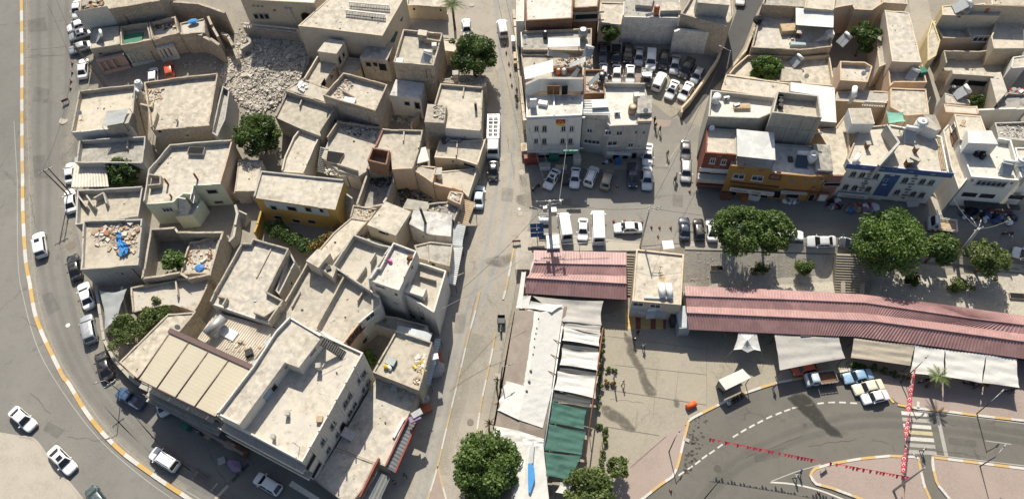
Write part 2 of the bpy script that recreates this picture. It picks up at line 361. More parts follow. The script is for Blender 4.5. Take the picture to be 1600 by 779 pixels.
# ================================================================== builders
def area2(p):return sum(p[i][0]*p[(i+1)%len(p)][1]-p[(i+1)%len(p)][0]*p[i][1] for i in range(len(p)))
def centroid(p):return Vector((sum(q[0] for q in p)/len(p),sum(q[1] for q in p)/len(p)))
def inset(p,d):
 n=len(p);out=[]
 for i in range(n):
  a,b,c=Vector(p[i-1][:2]),Vector(p[i][:2]),Vector(p[(i+1)%n][:2])
  e1=(b-a).normalized();e2=(c-b).normalized()
  n1=Vector((-e1.y,e1.x));n2=Vector((-e2.y,e2.x));m=n1+n2
  if m.length<1e-3:m=n1
  m.normalize();k=d/max(.35,m.dot(n1));out.append(b+m*k)
 return out
RND=random.Random(11)
def house(label,poly,h,wall='plaster_beige',roof='roof_cream',par=.7,edges=None,walls=None,cat='house',name='house',rough=.10,pt=.22,group=None,base=None,z=None,parent=None,roofname='roof',depth=None):
 edges=edges or {};walls=walls or {}
 if z is None:
  c=(sum(q[0] for q in poly)/len(poly),sum(q[1] for q in poly)/len(poly))
  zb=0.0
  for _ in range(6):
   q=at_z(c,zb+h);zb=T(q.x,q.y)
  if base is not None:zb=base
  zt=zb+h
 else:zt=z;zb=z-h
 pts=[at_z(q,zt) for q in poly];n=len(pts)
 idx=list(range(n))
 if area2(pts)<0:pts=pts[::-1];idx=[(n-2-i)%n for i in range(n)]
 pe=[edges.get(idx[i],par) for i in range(n)]
 we=[walls.get(idx[i],wall) for i in range(n)]
 zf=zt-max(.02,max(pe) if max(pe)>0 else .02)
 c=centroid(pts);bot=(depth if depth is not None else h+1.5)
 if parent is None:
  root=empty(name,(c.x,c.y,zb));tag(root,label,cat,group)
 else:root=parent
 mats=sorted(set(we));mi={m:i for i,m in enumerate(mats)}
 mb=MB()
 for i in range(n):
  a,b=pts[i],pts[(i+1)%n]
  L=max(1,int((b-a).length/2.0));prev=a
  e=(b-a).normalized();nn=Vector((e.y,-e.x,0))
  for k in range(1,L+1):
   q=a.lerp(b,k/L)
   if k<L:q=q+nn*RND.uniform(-.03,.03)*(rough>=.09)
   mb.quad((prev.x,prev.y,zt-bot),(q.x,q.y,zt-bot),(q.x,q.y,zf),(prev.x,prev.y,zf),m=mi[we[i]]);prev=q
 mb.build('wall',[M[m] for m in mats],root)
 rb=MB();rb.quad(*[(p.x,p.y,zf-.003) for p in inset(pts,.0)])
 rb.build(roofname,M[roof],root)
 if max(pe)>.05:
  inn=inset(pts,pt);pb=MB()
  for i in range(n):
   hh=pe[i]
   if hh<=.05:continue
   a,b=pts[i],pts[(i+1)%n];ai,bi=inn[i],inn[(i+1)%n]
   L=max(1,int((b-a).length/1.3));top=zf+hh
   zs=[top+RND.uniform(-rough,rough)*.8 for _ in range(L+1)]
   for k in range(L):
    o0,o1=a.lerp(b,k/L),a.lerp(b,(k+1)/L);i0,i1=ai.lerp(bi,k/L),ai.lerp(bi,(k+1)/L)
    z0=z1=zs[k]
    if RND.random()<.6:z1=zs[k+1]
    m_=mi[we[i]]
    pb.quad((o0.x,o0.y,zf),(o1.x,o1.y,zf),(o1.x,o1.y,z1),(o0.x,o0.y,z0),m=m_)
    pb.quad((i1.x,i1.y,zf),(i0.x,i0.y,zf),(i0.x,i0.y,z0),(i1.x,i1.y,z1),m=m_)
    pb.quad((o0.x,o0.y,z0),(o1.x,o1.y,z1),(i1.x,i1.y,z1),(i0.x,i0.y,z0),m=m_)
    pb.quad((o0.x,o0.y,zf),(o0.x,o0.y,z0),(i0.x,i0.y,z0),(i0.x,i0.y,zf),m=m_)
    pb.quad((o1.x,o1.y,zf),(i1.x,i1.y,zf),(i1.x,i1.y,z1),(o1.x,o1.y,z1),m=m_)
  pb.build('parapet',[M[m] for m in mats],root)
 root_info[root.name]=dict(pts=pts,idx=idx,zt=zt,zf=zf,zb=zb,root=root)
 return root_info[root.name] if parent is None else dict(pts=pts,idx=idx,zt=zt,zf=zf,zb=zb,root=root)
root_info={}
def edge_of(H,i):
 k=H['idx'].index(i);a=H['pts'][k];b=H['pts'][(k+1)%len(H['pts'])]
 return a,b
def on_wall(H,i,p):
 a,b=edge_of(H,i);e=(b-a);e.z=0;e.normalize();nn=Vector((e.y,-e.x,0))
 d=ray(p);t=(a-CP).dot(nn)/d.dot(nn);q=CP+d*t
 return q,e,nn
def win(H,i,p,w,h,style='win',label=None):
 q,e,nn=on_wall(H,i,p);up=UP;root=H['root']
 def pt(u,v,o):return q+e*u+up*v+nn*o
 arch=style.startswith('arch')
 name='door' if 'door' in style else ('shopfront' if 'shop' in style else 'window')
 outl=[(-w/2,-h/2),(w/2,-h/2),(w/2,h/2),(-w/2,h/2)]
 if arch:
  r=w/2;outl=[(-r,-h/2),(r,-h/2)]+[(r*math.cos(t),h/2-r+r*math.sin(t)) for t in [k*math.pi/8 for k in range(9)]]
 f=.09;inn=[]
 for (x,y) in outl:inn.append((x*(1-2*f/w),y*(1-2*f/h)))
 frame_m={'win':'window_white','arch':'plaster_grey','brown':'wood_brown','hole':'plaster_grey','door':'wood_brown','shop':'steel_grey','bluedoor':'steel_grey','archdoor':'wood_brown','whitedoor':'window_white','grille':'window_white','palearch':'window_white','darkwin':'steel_dark','shutter':'steel_grey'}[style if style in ('win','arch','brown','hole','door','shop','bluedoor','archdoor','whitedoor','grille','darkwin','shutter') else ('palearch' if style=='archpale' else 'win')]
 pane_m={'hole':'dark_opening','shop':'dark_opening','bluedoor':'blue_door','door':'wood_brown','archdoor':'dark_opening','whitedoor':'dark_opening','shutter':'sheet_white'}.get(style,'window_glass')
 mb=MB();n=len(outl);dp=.10
 for k in range(n):
  j=(k+1)%n
  mb.quad(pt(*outl[k],dp),pt(*outl[j],dp),pt(*inn[j],dp),pt(*inn[k],dp))
  mb.quad(pt(*outl[k],-.01),pt(*outl[j],-.01),pt(*outl[j],dp),pt(*outl[k],dp))
  mb.quad(pt(*inn[j],.012),pt(*inn[k],.012),pt(*inn[k],dp),pt(*inn[j],dp))
 if style in ('win','brown','arch','archpale','grille','darkwin'):
  nb=max(1,int(round(w/.75))) if style != 'grille' else 3
  for k in range(1,nb if nb>1 else 2):
   u=-w/2+w*k/(nb if nb>1 else 2)
   mb.quad(pt(u-.035,-h/2+f,.06),pt(u+.035,-h/2+f,.06),pt(u+.035,h/2-f,.06),pt(u-.035,h/2-f,.06))
  if style in ('win','grille') and h>1.0:
   mb.quad(pt(-w/2+f,h*.2,.062),pt(w/2-f,h*.2,.062),pt(w/2-f,h*.2+.06,.062),pt(-w/2+f,h*.2+.06,.062))
 if style in ('win','arch','brown','archpale','grille'):   # sill
  c=pt(0,-h/2-.09,0)
  a0,a1=pt(-w/2-.1,-h/2-.1,0),pt(w/2+.1,-h/2-.1,0)
  mb.quad(a0+nn*.2,a1+nn*.2,a1+nn*.2+up*.1,a0+nn*.2+up*.1)
  mb.quad(a0+up*.1+nn*.2,a1+up*.1+nn*.2,a1+up*.1,a0+up*.1)
 wo_=mb.build(name,M[frame_m],root)
 pb=MB();pb.quad(*[pt(x,y,.012) for x,y in inn])
 if style=='win' and RND.random()<.45:       # one sash open or curtained
  pb.m[0]=0
 pb.build('pane',M[pane_m],wo_)
 if label:wo_['label']=label
 return wo_
def pn(H,i,p,w,h,mat,name,off=.05,thick=.08,parent=True,label=None,cat=None):
 q,e,nn=on_wall(H,i,p);up=UP;mb=MB()
 a=q-e*w/2-up*h/2+nn*off;b=a+e*w;c=b+up*h;d=a+up*h
 mb.quad(a+nn*thick,b+nn*thick,c+nn*thick,d+nn*thick);mb.quad(a,b,b+nn*thick,a+nn*thick);mb.quad(d+nn*thick,c+nn*thick,c,d)
 mb.quad(a,a+nn*thick,d+nn*thick,d);mb.quad(b+nn*thick,b,c,c+nn*thick)
 if parent:return mb.build(name,M[mat],H['root']),q+nn*(off+thick),e,nn
 o=mb.build(name,M[mat],None,org=q);tag(o,label,cat);return o,q+nn*(off+thick),e,nn
def text_at(name,s,q,e,nn,size,mat,parent,squeeze=1.0):
 cu=bpy.data.curves.new(name,'FONT');cu.body=s;cu.size=size;cu.align_x='CENTER';cu.align_y='CENTER';cu.extrude=.012
 tmp=bpy.data.objects.new(name,cu);COL.objects.link(tmp)
 dg=bpy.context.evaluated_depsgraph_get();me=bpy.data.meshes.new_from_object(tmp.evaluated_get(dg));bpy.data.objects.remove(tmp)
 up=nn.cross(e) if nn.cross(e).z>0 else -nn.cross(e);q=q+nn*.015
 W=wloc(parent) if parent else Vector((0,0,0))
 for v in me.vertices:
  p=q+e*v.co.x*squeeze+up*v.co.y+nn*v.co.z-W;v.co=p
 o=bpy.data.objects.new(name,me);me.materials.clear();me.materials.append(M[mat]);link(o,parent);return o
def room(H,poly,hz,wall='plaster_beige',roof='roof_cream',par=0.0,walls=None,below=.05,edges=None):
 zt=H['zf']+hz
 return house(None,poly,hz,wall,roof,par=par,z=zt,parent=H['root'],roofname='room_roof',depth=hz+below,walls=walls,rough=.03,edges=edges)
def wr(label,pix,zt_or_h,th=.3,hgt=2.0,mat='stone_wall',ground=True,parent=None,name='boundary_wall',cat='wall',zabs=None,rough=.12):
 pts=[]
 for q in pix:
  if zabs is not None:pts.append(at_z(q,zabs))
  else:pts.append(at_g(q,hgt))
 mb=MB();n=len(pts)
 for i in range(n-1):
  a,b=pts[i],pts[i+1];e=(b-a);e.z=0;L=max(1,int(e.length/1.5));e.normalize();nn=Vector((e.y,-e.x,0))*th/2
  for k in range(L):
   p,q=a.lerp(b,k/L),a.lerp(b,(k+1)/L);r0,r1=RND.uniform(-rough,rough),RND.uniform(-rough,rough)
   if k==0:p=p-e*.05
   lo=-hgt-.6
   A,B,C,D=p+nn,q+nn,q-nn,p-nn
   u=UP
   mb.quad(A+u*lo,B+u*lo,B+u*r1,A+u*r0);mb.quad(C+u*lo,D+u*lo,D+u*r0,C+u*r1)
   mb.quad(A+u*r0,B+u*r1,C+u*r1,D+u*r0);mb.quad(D+u*lo,A+u*lo,A+u*r0,D+u*r0);mb.quad(B+u*lo,C+u*lo,C+u*r1,B+u*r1)
 if parent is not None:return mb.build('partition',M[mat],parent)
 c=pts[0];o=mb.build(name,M[mat],None,org=(c.x,c.y,c.z-hgt));tag(o,label,cat);return o
def canopy(label,pix,hs,mat,name='canopy',cat='canopy',thick=.06,posts=True,rib=0.0,post_mat='steel_dark',sag=0.0,group=None,zabs=None,sub=6,ribdir=0,over=None,postr=.045):
 if isinstance(hs,(int,float)):hs=[hs]*4
 q=[at_z(p,zabs[i]) if zabs else at_g(p,hs[i]) for i,p in enumerate(pix)]
 c=sum((v for v in q),Vector())/4
 root=empty(name,(c.x,c.y,min(T(v.x,v.y) for v in q) if over is None else over));tag(root,label,cat,group)
 mb=MB()
 L1=max((q[1]-q[0]).length,(q[2]-q[3]).length);L2=max((q[3]-q[0]).length,(q[2]-q[1]).length)
 if rib:
  if ribdir==0:nu,nv=max(4,int(L1/rib)*4),2
  else:nu,nv=2,max(4,int(L2/rib)*4)
 else:nu=nv=sub
 nrm=(q[1]-q[0]).cross(q[3]-q[0]);nrm.normalize()
 if nrm.z<0:nrm=-nrm
 ph=[RND.uniform(0,6.28) for _ in range(4)]
 g=[]
 for j in range(nv+1):
  for i in range(nu+1):
   u,v=i/nu,j/nv
   p=q[0].lerp(q[1],u).lerp(q[3].lerp(q[2],u),v)
   if rib:
    k=(i if ribdir==0 else j)%4;p=p+nrm*(.0,.05,.05,.0)[k]
   if sag:
    p=p-UP*sag*(4*u*(1-u)*.5+4*v*(1-v)*.5)+UP*sag*.25*math.sin(9*u+ph[0]+3*v)*math.sin(5*v+ph[1])
    p=p+UP*(.045*math.sin(15*v+2.5*u+ph[2])+.03*math.sin(23*v-4*u+ph[3]))
    pull=sag*.7
    e_=(4*v*(1-v))*pull;f_=(4*u*(1-u))*pull
    du=(q[1]-q[0]).normalized();dv=(q[3]-q[0]).normalized()
    if i==0:p=p+du*e_
    if i==nu:p=p-du*e_
    if j==0:p=p+dv*f_
    if j==nv:p=p-dv*f_
   g.append(p)
 W=nu+1
 for j in range(nv):
  for i in range(nu):
   a,b,c_,d=g[j*W+i],g[j*W+i+1],g[(j+1)*W+i+1],g[(j+1)*W+i]
   sm=bool(sag)
   mb.quad(a,b,c_,d,smooth=False)
   if thick>.03:mb.quad(*[x-nrm*thick for x in (d,c_,b,a)])
 if thick>.03:
  ring=[g[i] for i in range(W)]+[g[j*W+nu] for j in range(1,nv+1)]+[g[nv*W+i] for i in range(nu-1,-1,-1)]+[g[j*W] for j in range(nv-1,0,-1)]
  for a,b in zip(ring,ring[1:]+ring[:1]):mb.quad(a,a-nrm*thick,b-nrm*thick,b)
 o=mb.build('cover',M[mat],root)
 if sag:
  bm=bmesh.new();bm.from_mesh(o.data);bmesh.ops.remove_doubles(bm,verts=bm.verts,dist=.003);bm.to_mesh(o.data);bm.free()
  for f in o.data.polygons:f.use_smooth=True
 if posts:
  for v in q:
   k=Vector((v.x,v.y,v.z));k=k+(c-k)*.04
   pb=MB();lo=(T(k.x,k.y) if over is None else over);pb.bar((k.x,k.y,lo-.05),(k.x,k.y,k.z-.1),postr,6);pb.build('post',M[post_mat],root)
 return root
# ------------------------------------------------------------------ ground sheets and ribbons
GX=[-420,-280,-180]+list(range(-112,127))+[190,280,420]
GY=[-260,-120,-50]+list(range(-12,196))+[230,300,420,700]
def sheet(name,pts,lift,mat,kind='structure',label=None,cat=None):
 p=[Vector((q.x,q.y,0)) for q in pts]
 bm=bmesh.new();vs=[bm.verts.new(v) for v in p];f=bm.faces.new(vs)
 if f.normal.z==0:f.normal_update()
 bmesh.ops.triangulate(bm,faces=bm.faces[:])
 x0,x1,y0,y1=min(v.x for v in p),max(v.x for v in p),min(v.y for v in p),max(v.y for v in p)
 for ax,lo,hi,G in ((0,x0,x1,GX),(1,y0,y1,GY)):
  for k in G:
   if lo<k<hi:
    co=[0,0,0];no=[0,0,0];co[ax]=k;no[ax]=1
    bmesh.ops.bisect_plane(bm,geom=bm.verts[:]+bm.edges[:]+bm.faces[:],plane_co=co,plane_no=no,dist=1e-4)
 for v in bm.verts:v.co.z=T(v.co.x,v.co.y)+lift
 bmesh.ops.recalc_face_normals(bm,faces=bm.faces[:])
 me=bpy.data.meshes.new(name);bm.to_mesh(me);bm.free()
 if me.polygons and me.polygons[0].normal.z<0:me.flip_normals()
 o=obj_mesh(name,me,None,[M[mat]]);tag(o,label,cat,kind=kind);return o
def G(t,*a):return [at_g(p) for p in PL(t,*a)]
def resample(pts,step):
 out=[pts[0]];acc=0.0
 for a,b in zip(pts[:-1],pts[1:]):
  L=(b-a).length;d=step-acc
  while d<=L:out.append(a.lerp(b,d/L));d+=step
  acc=L-(d-step)
 out.append(pts[-1]);return out
def smooth_line(pts,n=6):
 out=[]
 for i in range(len(pts)-1):
  p0=pts[max(0,i-1)];p1=pts[i];p2=pts[i+1];p3=pts[min(len(pts)-1,i+2)]
  for k in range(n):
   t=k/n
   out.append(.5*((2*p1)+(p2-p0)*t+(2*p0-5*p1+4*p2-p3)*t*t+(3*p1-p0-3*p2+p3)*t**3))
 out.append(pts[-1]);return out
def ribbon(name,pts,width,hgt,mats,seg=None,lift=.0,label=None,cat=None,kind=None,smooth=True):
 L=smooth_line(pts) if smooth and len(pts)>2 else pts
 L=[Vector((p.x,p.y,0)) for p in L];L=resample(L,.6 if seg is None else seg/max(1,round(seg/.6)))
 per=1 if seg is None else max(1,round(seg/.6))
 mb=MB();n=len(L);off=[]
 for i in range(n):
  d=(L[min(n-1,i+1)]-L[max(0,i-1)]);d.normalize();off.append(Vector((d.y,-d.x,0))*width/2)
 def V(p,z):return (p.x,p.y,T(p.x,p.y)+z)
 for i in range(n-1):
  m=(i // per)%len(mats)
  a,b,c,d=L[i]+off[i],L[i+1]+off[i+1],L[i+1]-off[i+1],L[i]-off[i]
  if hgt:
   mb.quad(V(a,hgt),V(b,hgt),V(c,hgt),V(d,hgt),m=m);mb.quad(V(a,-.1),V(b,-.1),V(b,hgt),V(a,hgt),m=m);mb.quad(V(c,-.1),V(d,-.1),V(d,hgt),V(c,hgt),m=m)
  else:mb.quad(V(d,lift),V(c,lift),V(b,lift),V(a,lift),m=m)
 c=L[0];o=mb.build(name,[M[m] for m in mats],None,org=(c.x,c.y,T(c.x,c.y)))
 for f in o.data.polygons:pass
 tag(o,label,cat,kind=kind);return o
# ------------------------------------------------------------------ rubble
def chunks(mb,spots,smin,smax,nm,rnd,flat=.6):
 for (x,y,z) in spots:
  s=smin+(smax-smin)*rnd.random()**4*(2.2 if rnd.random()<.03 else 1)
  a,b,c=s*rnd.uniform(.6,1.4),s*rnd.uniform(.5,1.1),s*rnd.uniform(.35,1)*flat
  q=Matrix.Rotation(rnd.uniform(0,6.28),3,'Z')@Matrix.Rotation(rnd.uniform(-.6,.6),3,'X')
  base=len(mb.v);m=rnd.choice(nm)
  for k in range(8):
   v=Vector(((-1,1)[k & 1]*a/2*rnd.uniform(.7,1.1),(-1,1)[k >> 1 & 1]*b/2*rnd.uniform(.7,1.1),(-1,1)[k >> 2]*c/2*rnd.uniform(.7,1.1)))
   v=q@v;mb.v.append((x+v.x,y+v.y,z+c*.35+v.z))
  for f in ((0,2,3,1),(4,5,7,6),(0,1,5,4),(1,3,7,5),(3,2,6,7),(2,0,4,6)):
   mb.f.append(tuple(base+i for i in f));mb.m.append(m);mb.sm.append(False)
def inside(x,y,P_):
 r=False;n=len(P_)
 for i in range(n):
  a,b=P_[i],P_[(i+1)%n]
  if (a[1]>y) != (b[1]>y) and x<(b[0]-a[0])*(y-a[1])/(b[1]-a[1])+a[0]:r=not r
 return r
def rubble(label,poly,n,smin=.12,smax=.6,mats=('rubble_pale','rubble_grey','rubble_white'),z=None,hz=None,name='rubble',heap=0.0,cat='rubble',group=None):
 rnd=random.Random(hash(label)%1000 if False else len(label)*31+n)
 pts=[at_z(p,z) if z is not None else at_g(p,0) for p in poly]
 x0,x1,y0,y1=min(p.x for p in pts),max(p.x for p in pts),min(p.y for p in pts),max(p.y for p in pts)
 c=centroid(pts);R_=max((Vector((p.x,p.y))-c).length for p in pts);sp=[]
 tries=0
 while len(sp)<n and tries<n*30:
  tries+=1
  x,y=rnd.uniform(x0,x1),rnd.uniform(y0,y1)
  if not inside(x,y,pts):continue
  if heap and rnd.random()<.35:x+=rnd.gauss(0,1.7);y+=rnd.gauss(0,1.7)
  d=(Vector((x,y))-c).length/R_
  zz=(z if z is not None else T(x,y))+heap*max(0,1-d*1.1)*(.65+.35*math.sin(x*.9)*math.sin(y*.8))*rnd.uniform(.75,1)
  sp.append((x,y,zz))
 mb=MB()
 if heap:
  gx=[x0+(x1-x0)*i/40 for i in range(41)];gy=[y0+(y1-y0)*i/40 for i in range(41)]
  hf=lambda x,y:T(x,y)+heap*max(0,1-(Vector((x,y))-c).length/R_*1.1)*(.65+.35*math.sin(x*.9)*math.sin(y*.8))*.8+.12*math.sin(x*2.3)*math.sin(y*2.9)+rnd.uniform(-.08,.08)+.02
  zz={(i,j):hf(gx[i],gy[j]) for i in range(41) for j in range(41)}
  for i in range(40):
   for j in range(40):
    if inside(gx[i]/2+gx[i+1]/2,gy[j]/2+gy[j+1]/2,pts):mb.quad(*[(gx[a],gy[b],zz[a,b]) for a,b in ((i,j),(i+1,j),(i+1,j+1),(i,j+1))],m=rnd.choice((0,0,1)))
 chunks(mb,sp,smin,smax,list(range(len(mats))),rnd)
 o=mb.build(name,[M[m] for m in mats],None,org=(c.x,c.y,z if z is not None else T(c.x,c.y)));tag(o,label,cat,kind='stuff');return o
# ------------------------------------------------------------------ vegetation
def leaf_cloud(name,mat,centers,n,size,parent,rnd,droop=.2,squash=.8):
 n=int(n);idx=rnd.choice(len(centers),n,p=np.array([c[1]**2 for c in centers])/sum(c[1]**2 for c in centers))
 C_=np.array([c[0] for c in centers])[idx];Rr=np.array([c[1] for c in centers])[idx]
 d=rnd.normal(size=(n,3));d /= np.linalg.norm(d,axis=1)[:,None]
 rad=Rr*(.45+.62*rnd.random(n)**.5)
 pos=C_+d*rad[:,None]*np.array([1,1,squash])
 nrm=d*.75+rnd.normal(size=(n,3))*.55+np.array([0,0,.35]);nrm /= np.linalg.norm(nrm,axis=1)[:,None]
 t=np.cross(nrm,rnd.normal(size=(n,3)));t /= np.linalg.norm(t,axis=1)[:,None];b=np.cross(nrm,t)
 s=size*(.55+.8*rnd.random(n))[:,None]
 v=np.stack([pos-t*s*.5,pos+b*s*.34-nrm*s*.06,pos+t*s*.62-nrm*s*droop,pos-b*s*.34-nrm*s*.06],1).reshape(-1,3)
 W=np.array(wloc(parent));v=v-W
 me=bpy.data.meshes.new(name);me.vertices.add(n*4);me.vertices.foreach_set('co',v.astype(np.float32).ravel())
 me.loops.add(n*4);me.loops.foreach_set('vertex_index',np.arange(n*4,dtype=np.int32))
 me.polygons.add(n);me.polygons.foreach_set('loop_start',np.arange(0,n*4,4,dtype=np.int32));me.polygons.foreach_set('loop_total',np.full(n,4,np.int32))
 me.update(calc_edges=True)
 tone=np.clip(rnd.random(len(centers))[idx]*.62+rnd.random(n)*.5-.06,0,1)
 a=me.attributes.new('tone','FLOAT','FACE');a.data.foreach_set('value',tone.astype(np.float32))
 o=obj_mesh(name,me,parent,[M[mat]]);return o
def tree(label,px,rpx,hc,mat='leaf_mid',n=7000,leaf=.34,name='tree',cat='tree',lobes=16,squash=.85,aspect=1.0,trunk=.22,group=None,gap=.0,top=None,seed=None):
 c=at_g(px,hc);gz=T(c.x,c.y);depth=(c-CP).dot(c2w(UP));Rm=rpx*depth/FPX
 rnd=np.random.RandomState(seed if seed is not None else int(px[0]*7+px[1])%9999)
 root=empty(name,(c.x,c.y,gz));tag(root,label,cat,group)
 cs=[((c.x+rnd.normal()*Rm*.1,c.y+rnd.normal()*Rm*.1,c.z),Rm*.5)];lobes=int(lobes*1.5)
 for k in range(lobes):
  a=6.283*(k+rnd.random()*.8)/lobes*2.0;el=rnd.uniform(-.55,1.0);rr=Rm*rnd.uniform(.13,.38)
  q=(Rm-rr)*rnd.uniform(.78,1.16)
  ce=math.cos(el*1.2)
  cs.append(((c.x+math.cos(a)*q*ce*aspect,c.y+math.sin(a)*q*ce,c.z+math.sin(el)*q*squash),rr))
 leaf_cloud('crown',mat,cs,n,leaf,root,rnd,squash=squash)
 mb=MB();top_=Vector((c.x,c.y,c.z-Rm*.1));b0=Vector((c.x+rnd.uniform(-.2,.2),c.y,gz-.1));mid=b0.lerp(top_,.55)+Vector((rnd.uniform(-.2,.2),rnd.uniform(-.2,.2),0))
 mb.bar(b0,mid,trunk,8,r2=trunk*.75);mb.bar(mid,top_,trunk*.75,8,r2=trunk*.4)
 for k in range(1,min(9,len(cs))):
  mb.bar(mid.lerp(top_,rnd.random()),Vector(cs[k][0]),trunk*.4,5,r2=trunk*.1)
 mb.build('trunk',M['bark'],root);return root
def bush(label,pix,rpx,hc,mat,n,leaf=.26,name='shrub',cat='shrub',group=None,squash=.8,spread=None):
 cs=[];rnd=np.random.RandomState(int(pix[0][0]*3+pix[0][1])%9999)
 for k,p in enumerate(pix):
  r_=rpx[k] if isinstance(rpx,(list,tuple)) else rpx
  c=at_g(p,hc);depth=(c-CP).dot(c2w(UP));Rm=r_*depth/FPX
  for q in range(5):
   cs.append(((c.x+rnd.normal()*Rm*.45,c.y+rnd.normal()*Rm*.45,c.z+rnd.normal()*Rm*.25),Rm*rnd.uniform(.4,.75)))
 c=at_g(pix[0],hc);root=empty(name,(c.x,c.y,T(c.x,c.y)));tag(root,label,cat,group)
 leaf_cloud('foliage',mat,cs,n,leaf,root,rnd,squash=squash)
 mb=MB()
 for k in range(0,len(cs),2):mb.bar((cs[k][0][0]*.5+c.x*.5,cs[k][0][1]*.5+c.y*.5,T(cs[k][0][0],cs[k][0][1])-.05),cs[k][0],.05,5,r2=.02)
 mb.build('stem',M['bark'],root);return root
def palm(label,px,base_px,h,rpx,n=16,mat='leaf_olive'):
 b=at_g(base_px);c=Vector((b.x,b.y,b.z+h));depth=(c-CP).dot(c2w(UP));Rm=rpx*depth/FPX
 root=empty('palm_tree',b);tag(root,label,'palm');rnd=np.random.RandomState(int(px[0]))
 mb=MB();mb.bar((b.x,b.y,b.z-.1),c,.24,9,r2=.17)
 for k in range(int(h*3)):mb.bar((b.x,b.y,b.z+k/3),(b.x,b.y,b.z+k/3+.12),.25-.06*k/(h*3),9)
 mb.build('trunk',M['bark'],root)
 verts=[];tone=[]
 for k in range(n):
  a=6.283*k/n+rnd.uniform(-.15,.15);el=rnd.uniform(.05,.9);L=Rm*rnd.uniform(.8,1.1)
  for s in range(12):
   t=(s+.5)/12;r_=L*t*(math.cos(el)+.2);z_=L*(math.sin(el)*t-.55*t*t)
   p=np.array([c.x+math.cos(a)*r_,c.y+math.sin(a)*r_,c.z+z_])
   for sd in (-1,1):
    w_=Rm*.26*math.sin(math.pi*(.15+.8*t));dx=np.array([-math.sin(a)*sd,math.cos(a)*sd,-.35]);fx=np.array([math.cos(a),math.sin(a),0])*Rm*.08
    verts+=[p,p+dx*w_*.55+fx*.9,p+dx*w_+fx*1.4,p+fx*.95];tone.append(rnd.random())
 v=np.array(verts)-np.array(b);m_=len(tone);me=bpy.data.meshes.new('crown')
 me.from_pydata([tuple(q) for q in v],[],[tuple(range(i*4,i*4+4)) for i in range(m_)])
 a_=me.attributes.new('tone','FLOAT','FACE');a_.data.foreach_set('value',np.array(tone,np.float32))
 obj_mesh('crown',me,root,[M[mat]]);return root
# ================================================================== vehicles
CAR_PAINT={}
for _n,_c,_m,_r in (('white',(.74,.74,.73),0,.25),('cream',(.62,.57,.44),0,.35),('silver',(.42,.43,.44),.5,.3),('grey',(.14,.145,.15),.4,.3),('black',(.012,.012,.014),0,.22),
     ('navy',(.018,.03,.06),.2,.25),('blue',(.04,.085,.17),.2,.3),('light_blue',(.22,.36,.50),.1,.3),('beige',(.30,.275,.225),.4,.35),('red',(.55,.07,.02),0,.3),('teal',(.05,.085,.095),.3,.3),('cover',(.66,.66,.65),0,.8),('pale_blue',(.52,.58,.62),.1,.3)):
 CAR_PAINT[_n]=paint('car_'+_n,_c,_m,_r)
def loft(mb,secs,m=0,smooth=True,capends=True):
 k=len(secs[0]);base=len(mb.v)
 for s in secs:mb.v+=[tuple(p) for p in s]
 for i in range(len(secs)-1):
  for j in range(k-1):
   a=base+i*k+j
   mb.f.append((a,a+1,a+k+1,a+k));mb.m.append(m);mb.sm.append(smooth)
 if capends:
  mb.f.append(tuple(base+j for j in range(k))[::-1]);mb.m.append(m);mb.sm.append(False)
  e=base+(len(secs)-1)*k
  mb.f.append(tuple(e+j for j in range(k)));mb.m.append(m);mb.sm.append(False)
SPEC={  # length, width, belt, roof, hood height, windscreen base, roof front, roof rear, rear glass base (x fractions from the front), tail height, boxiness, wheel radius
 'sedan':   (4.5,1.78,.92,1.45,.80,.27,.41,.70,.86,.92,.86,.31),
 'hatch':   (4.0,1.72,.95,1.48,.82,.24,.38,.84,.965,.95,.87,.30),
 'suv':     (4.45,1.85,1.08,1.70,.98,.24,.36,.90,.975,1.08,.90,.36),
 'minivan':(4.4,1.80,1.10,1.82,1.0,.17,.32,.93,.985,1.1,.93,.31),
 'classic':(4.25,1.64,.88,1.40,.84,.30,.42,.70,.80,.88,.96,.29),
 'van':     (5.6,2.0,1.25,2.35,1.15,.10,.22,.965,.99,1.25,.95,.34),
 'pickup':  (5.2,1.85,1.08,1.75,1.0,.24,.34,.50,.56,1.05,.92,.37),
 'small':   (3.5,1.60,.92,1.45,.84,.20,.36,.82,.97,.92,.85,.28),
}
PROTO={}
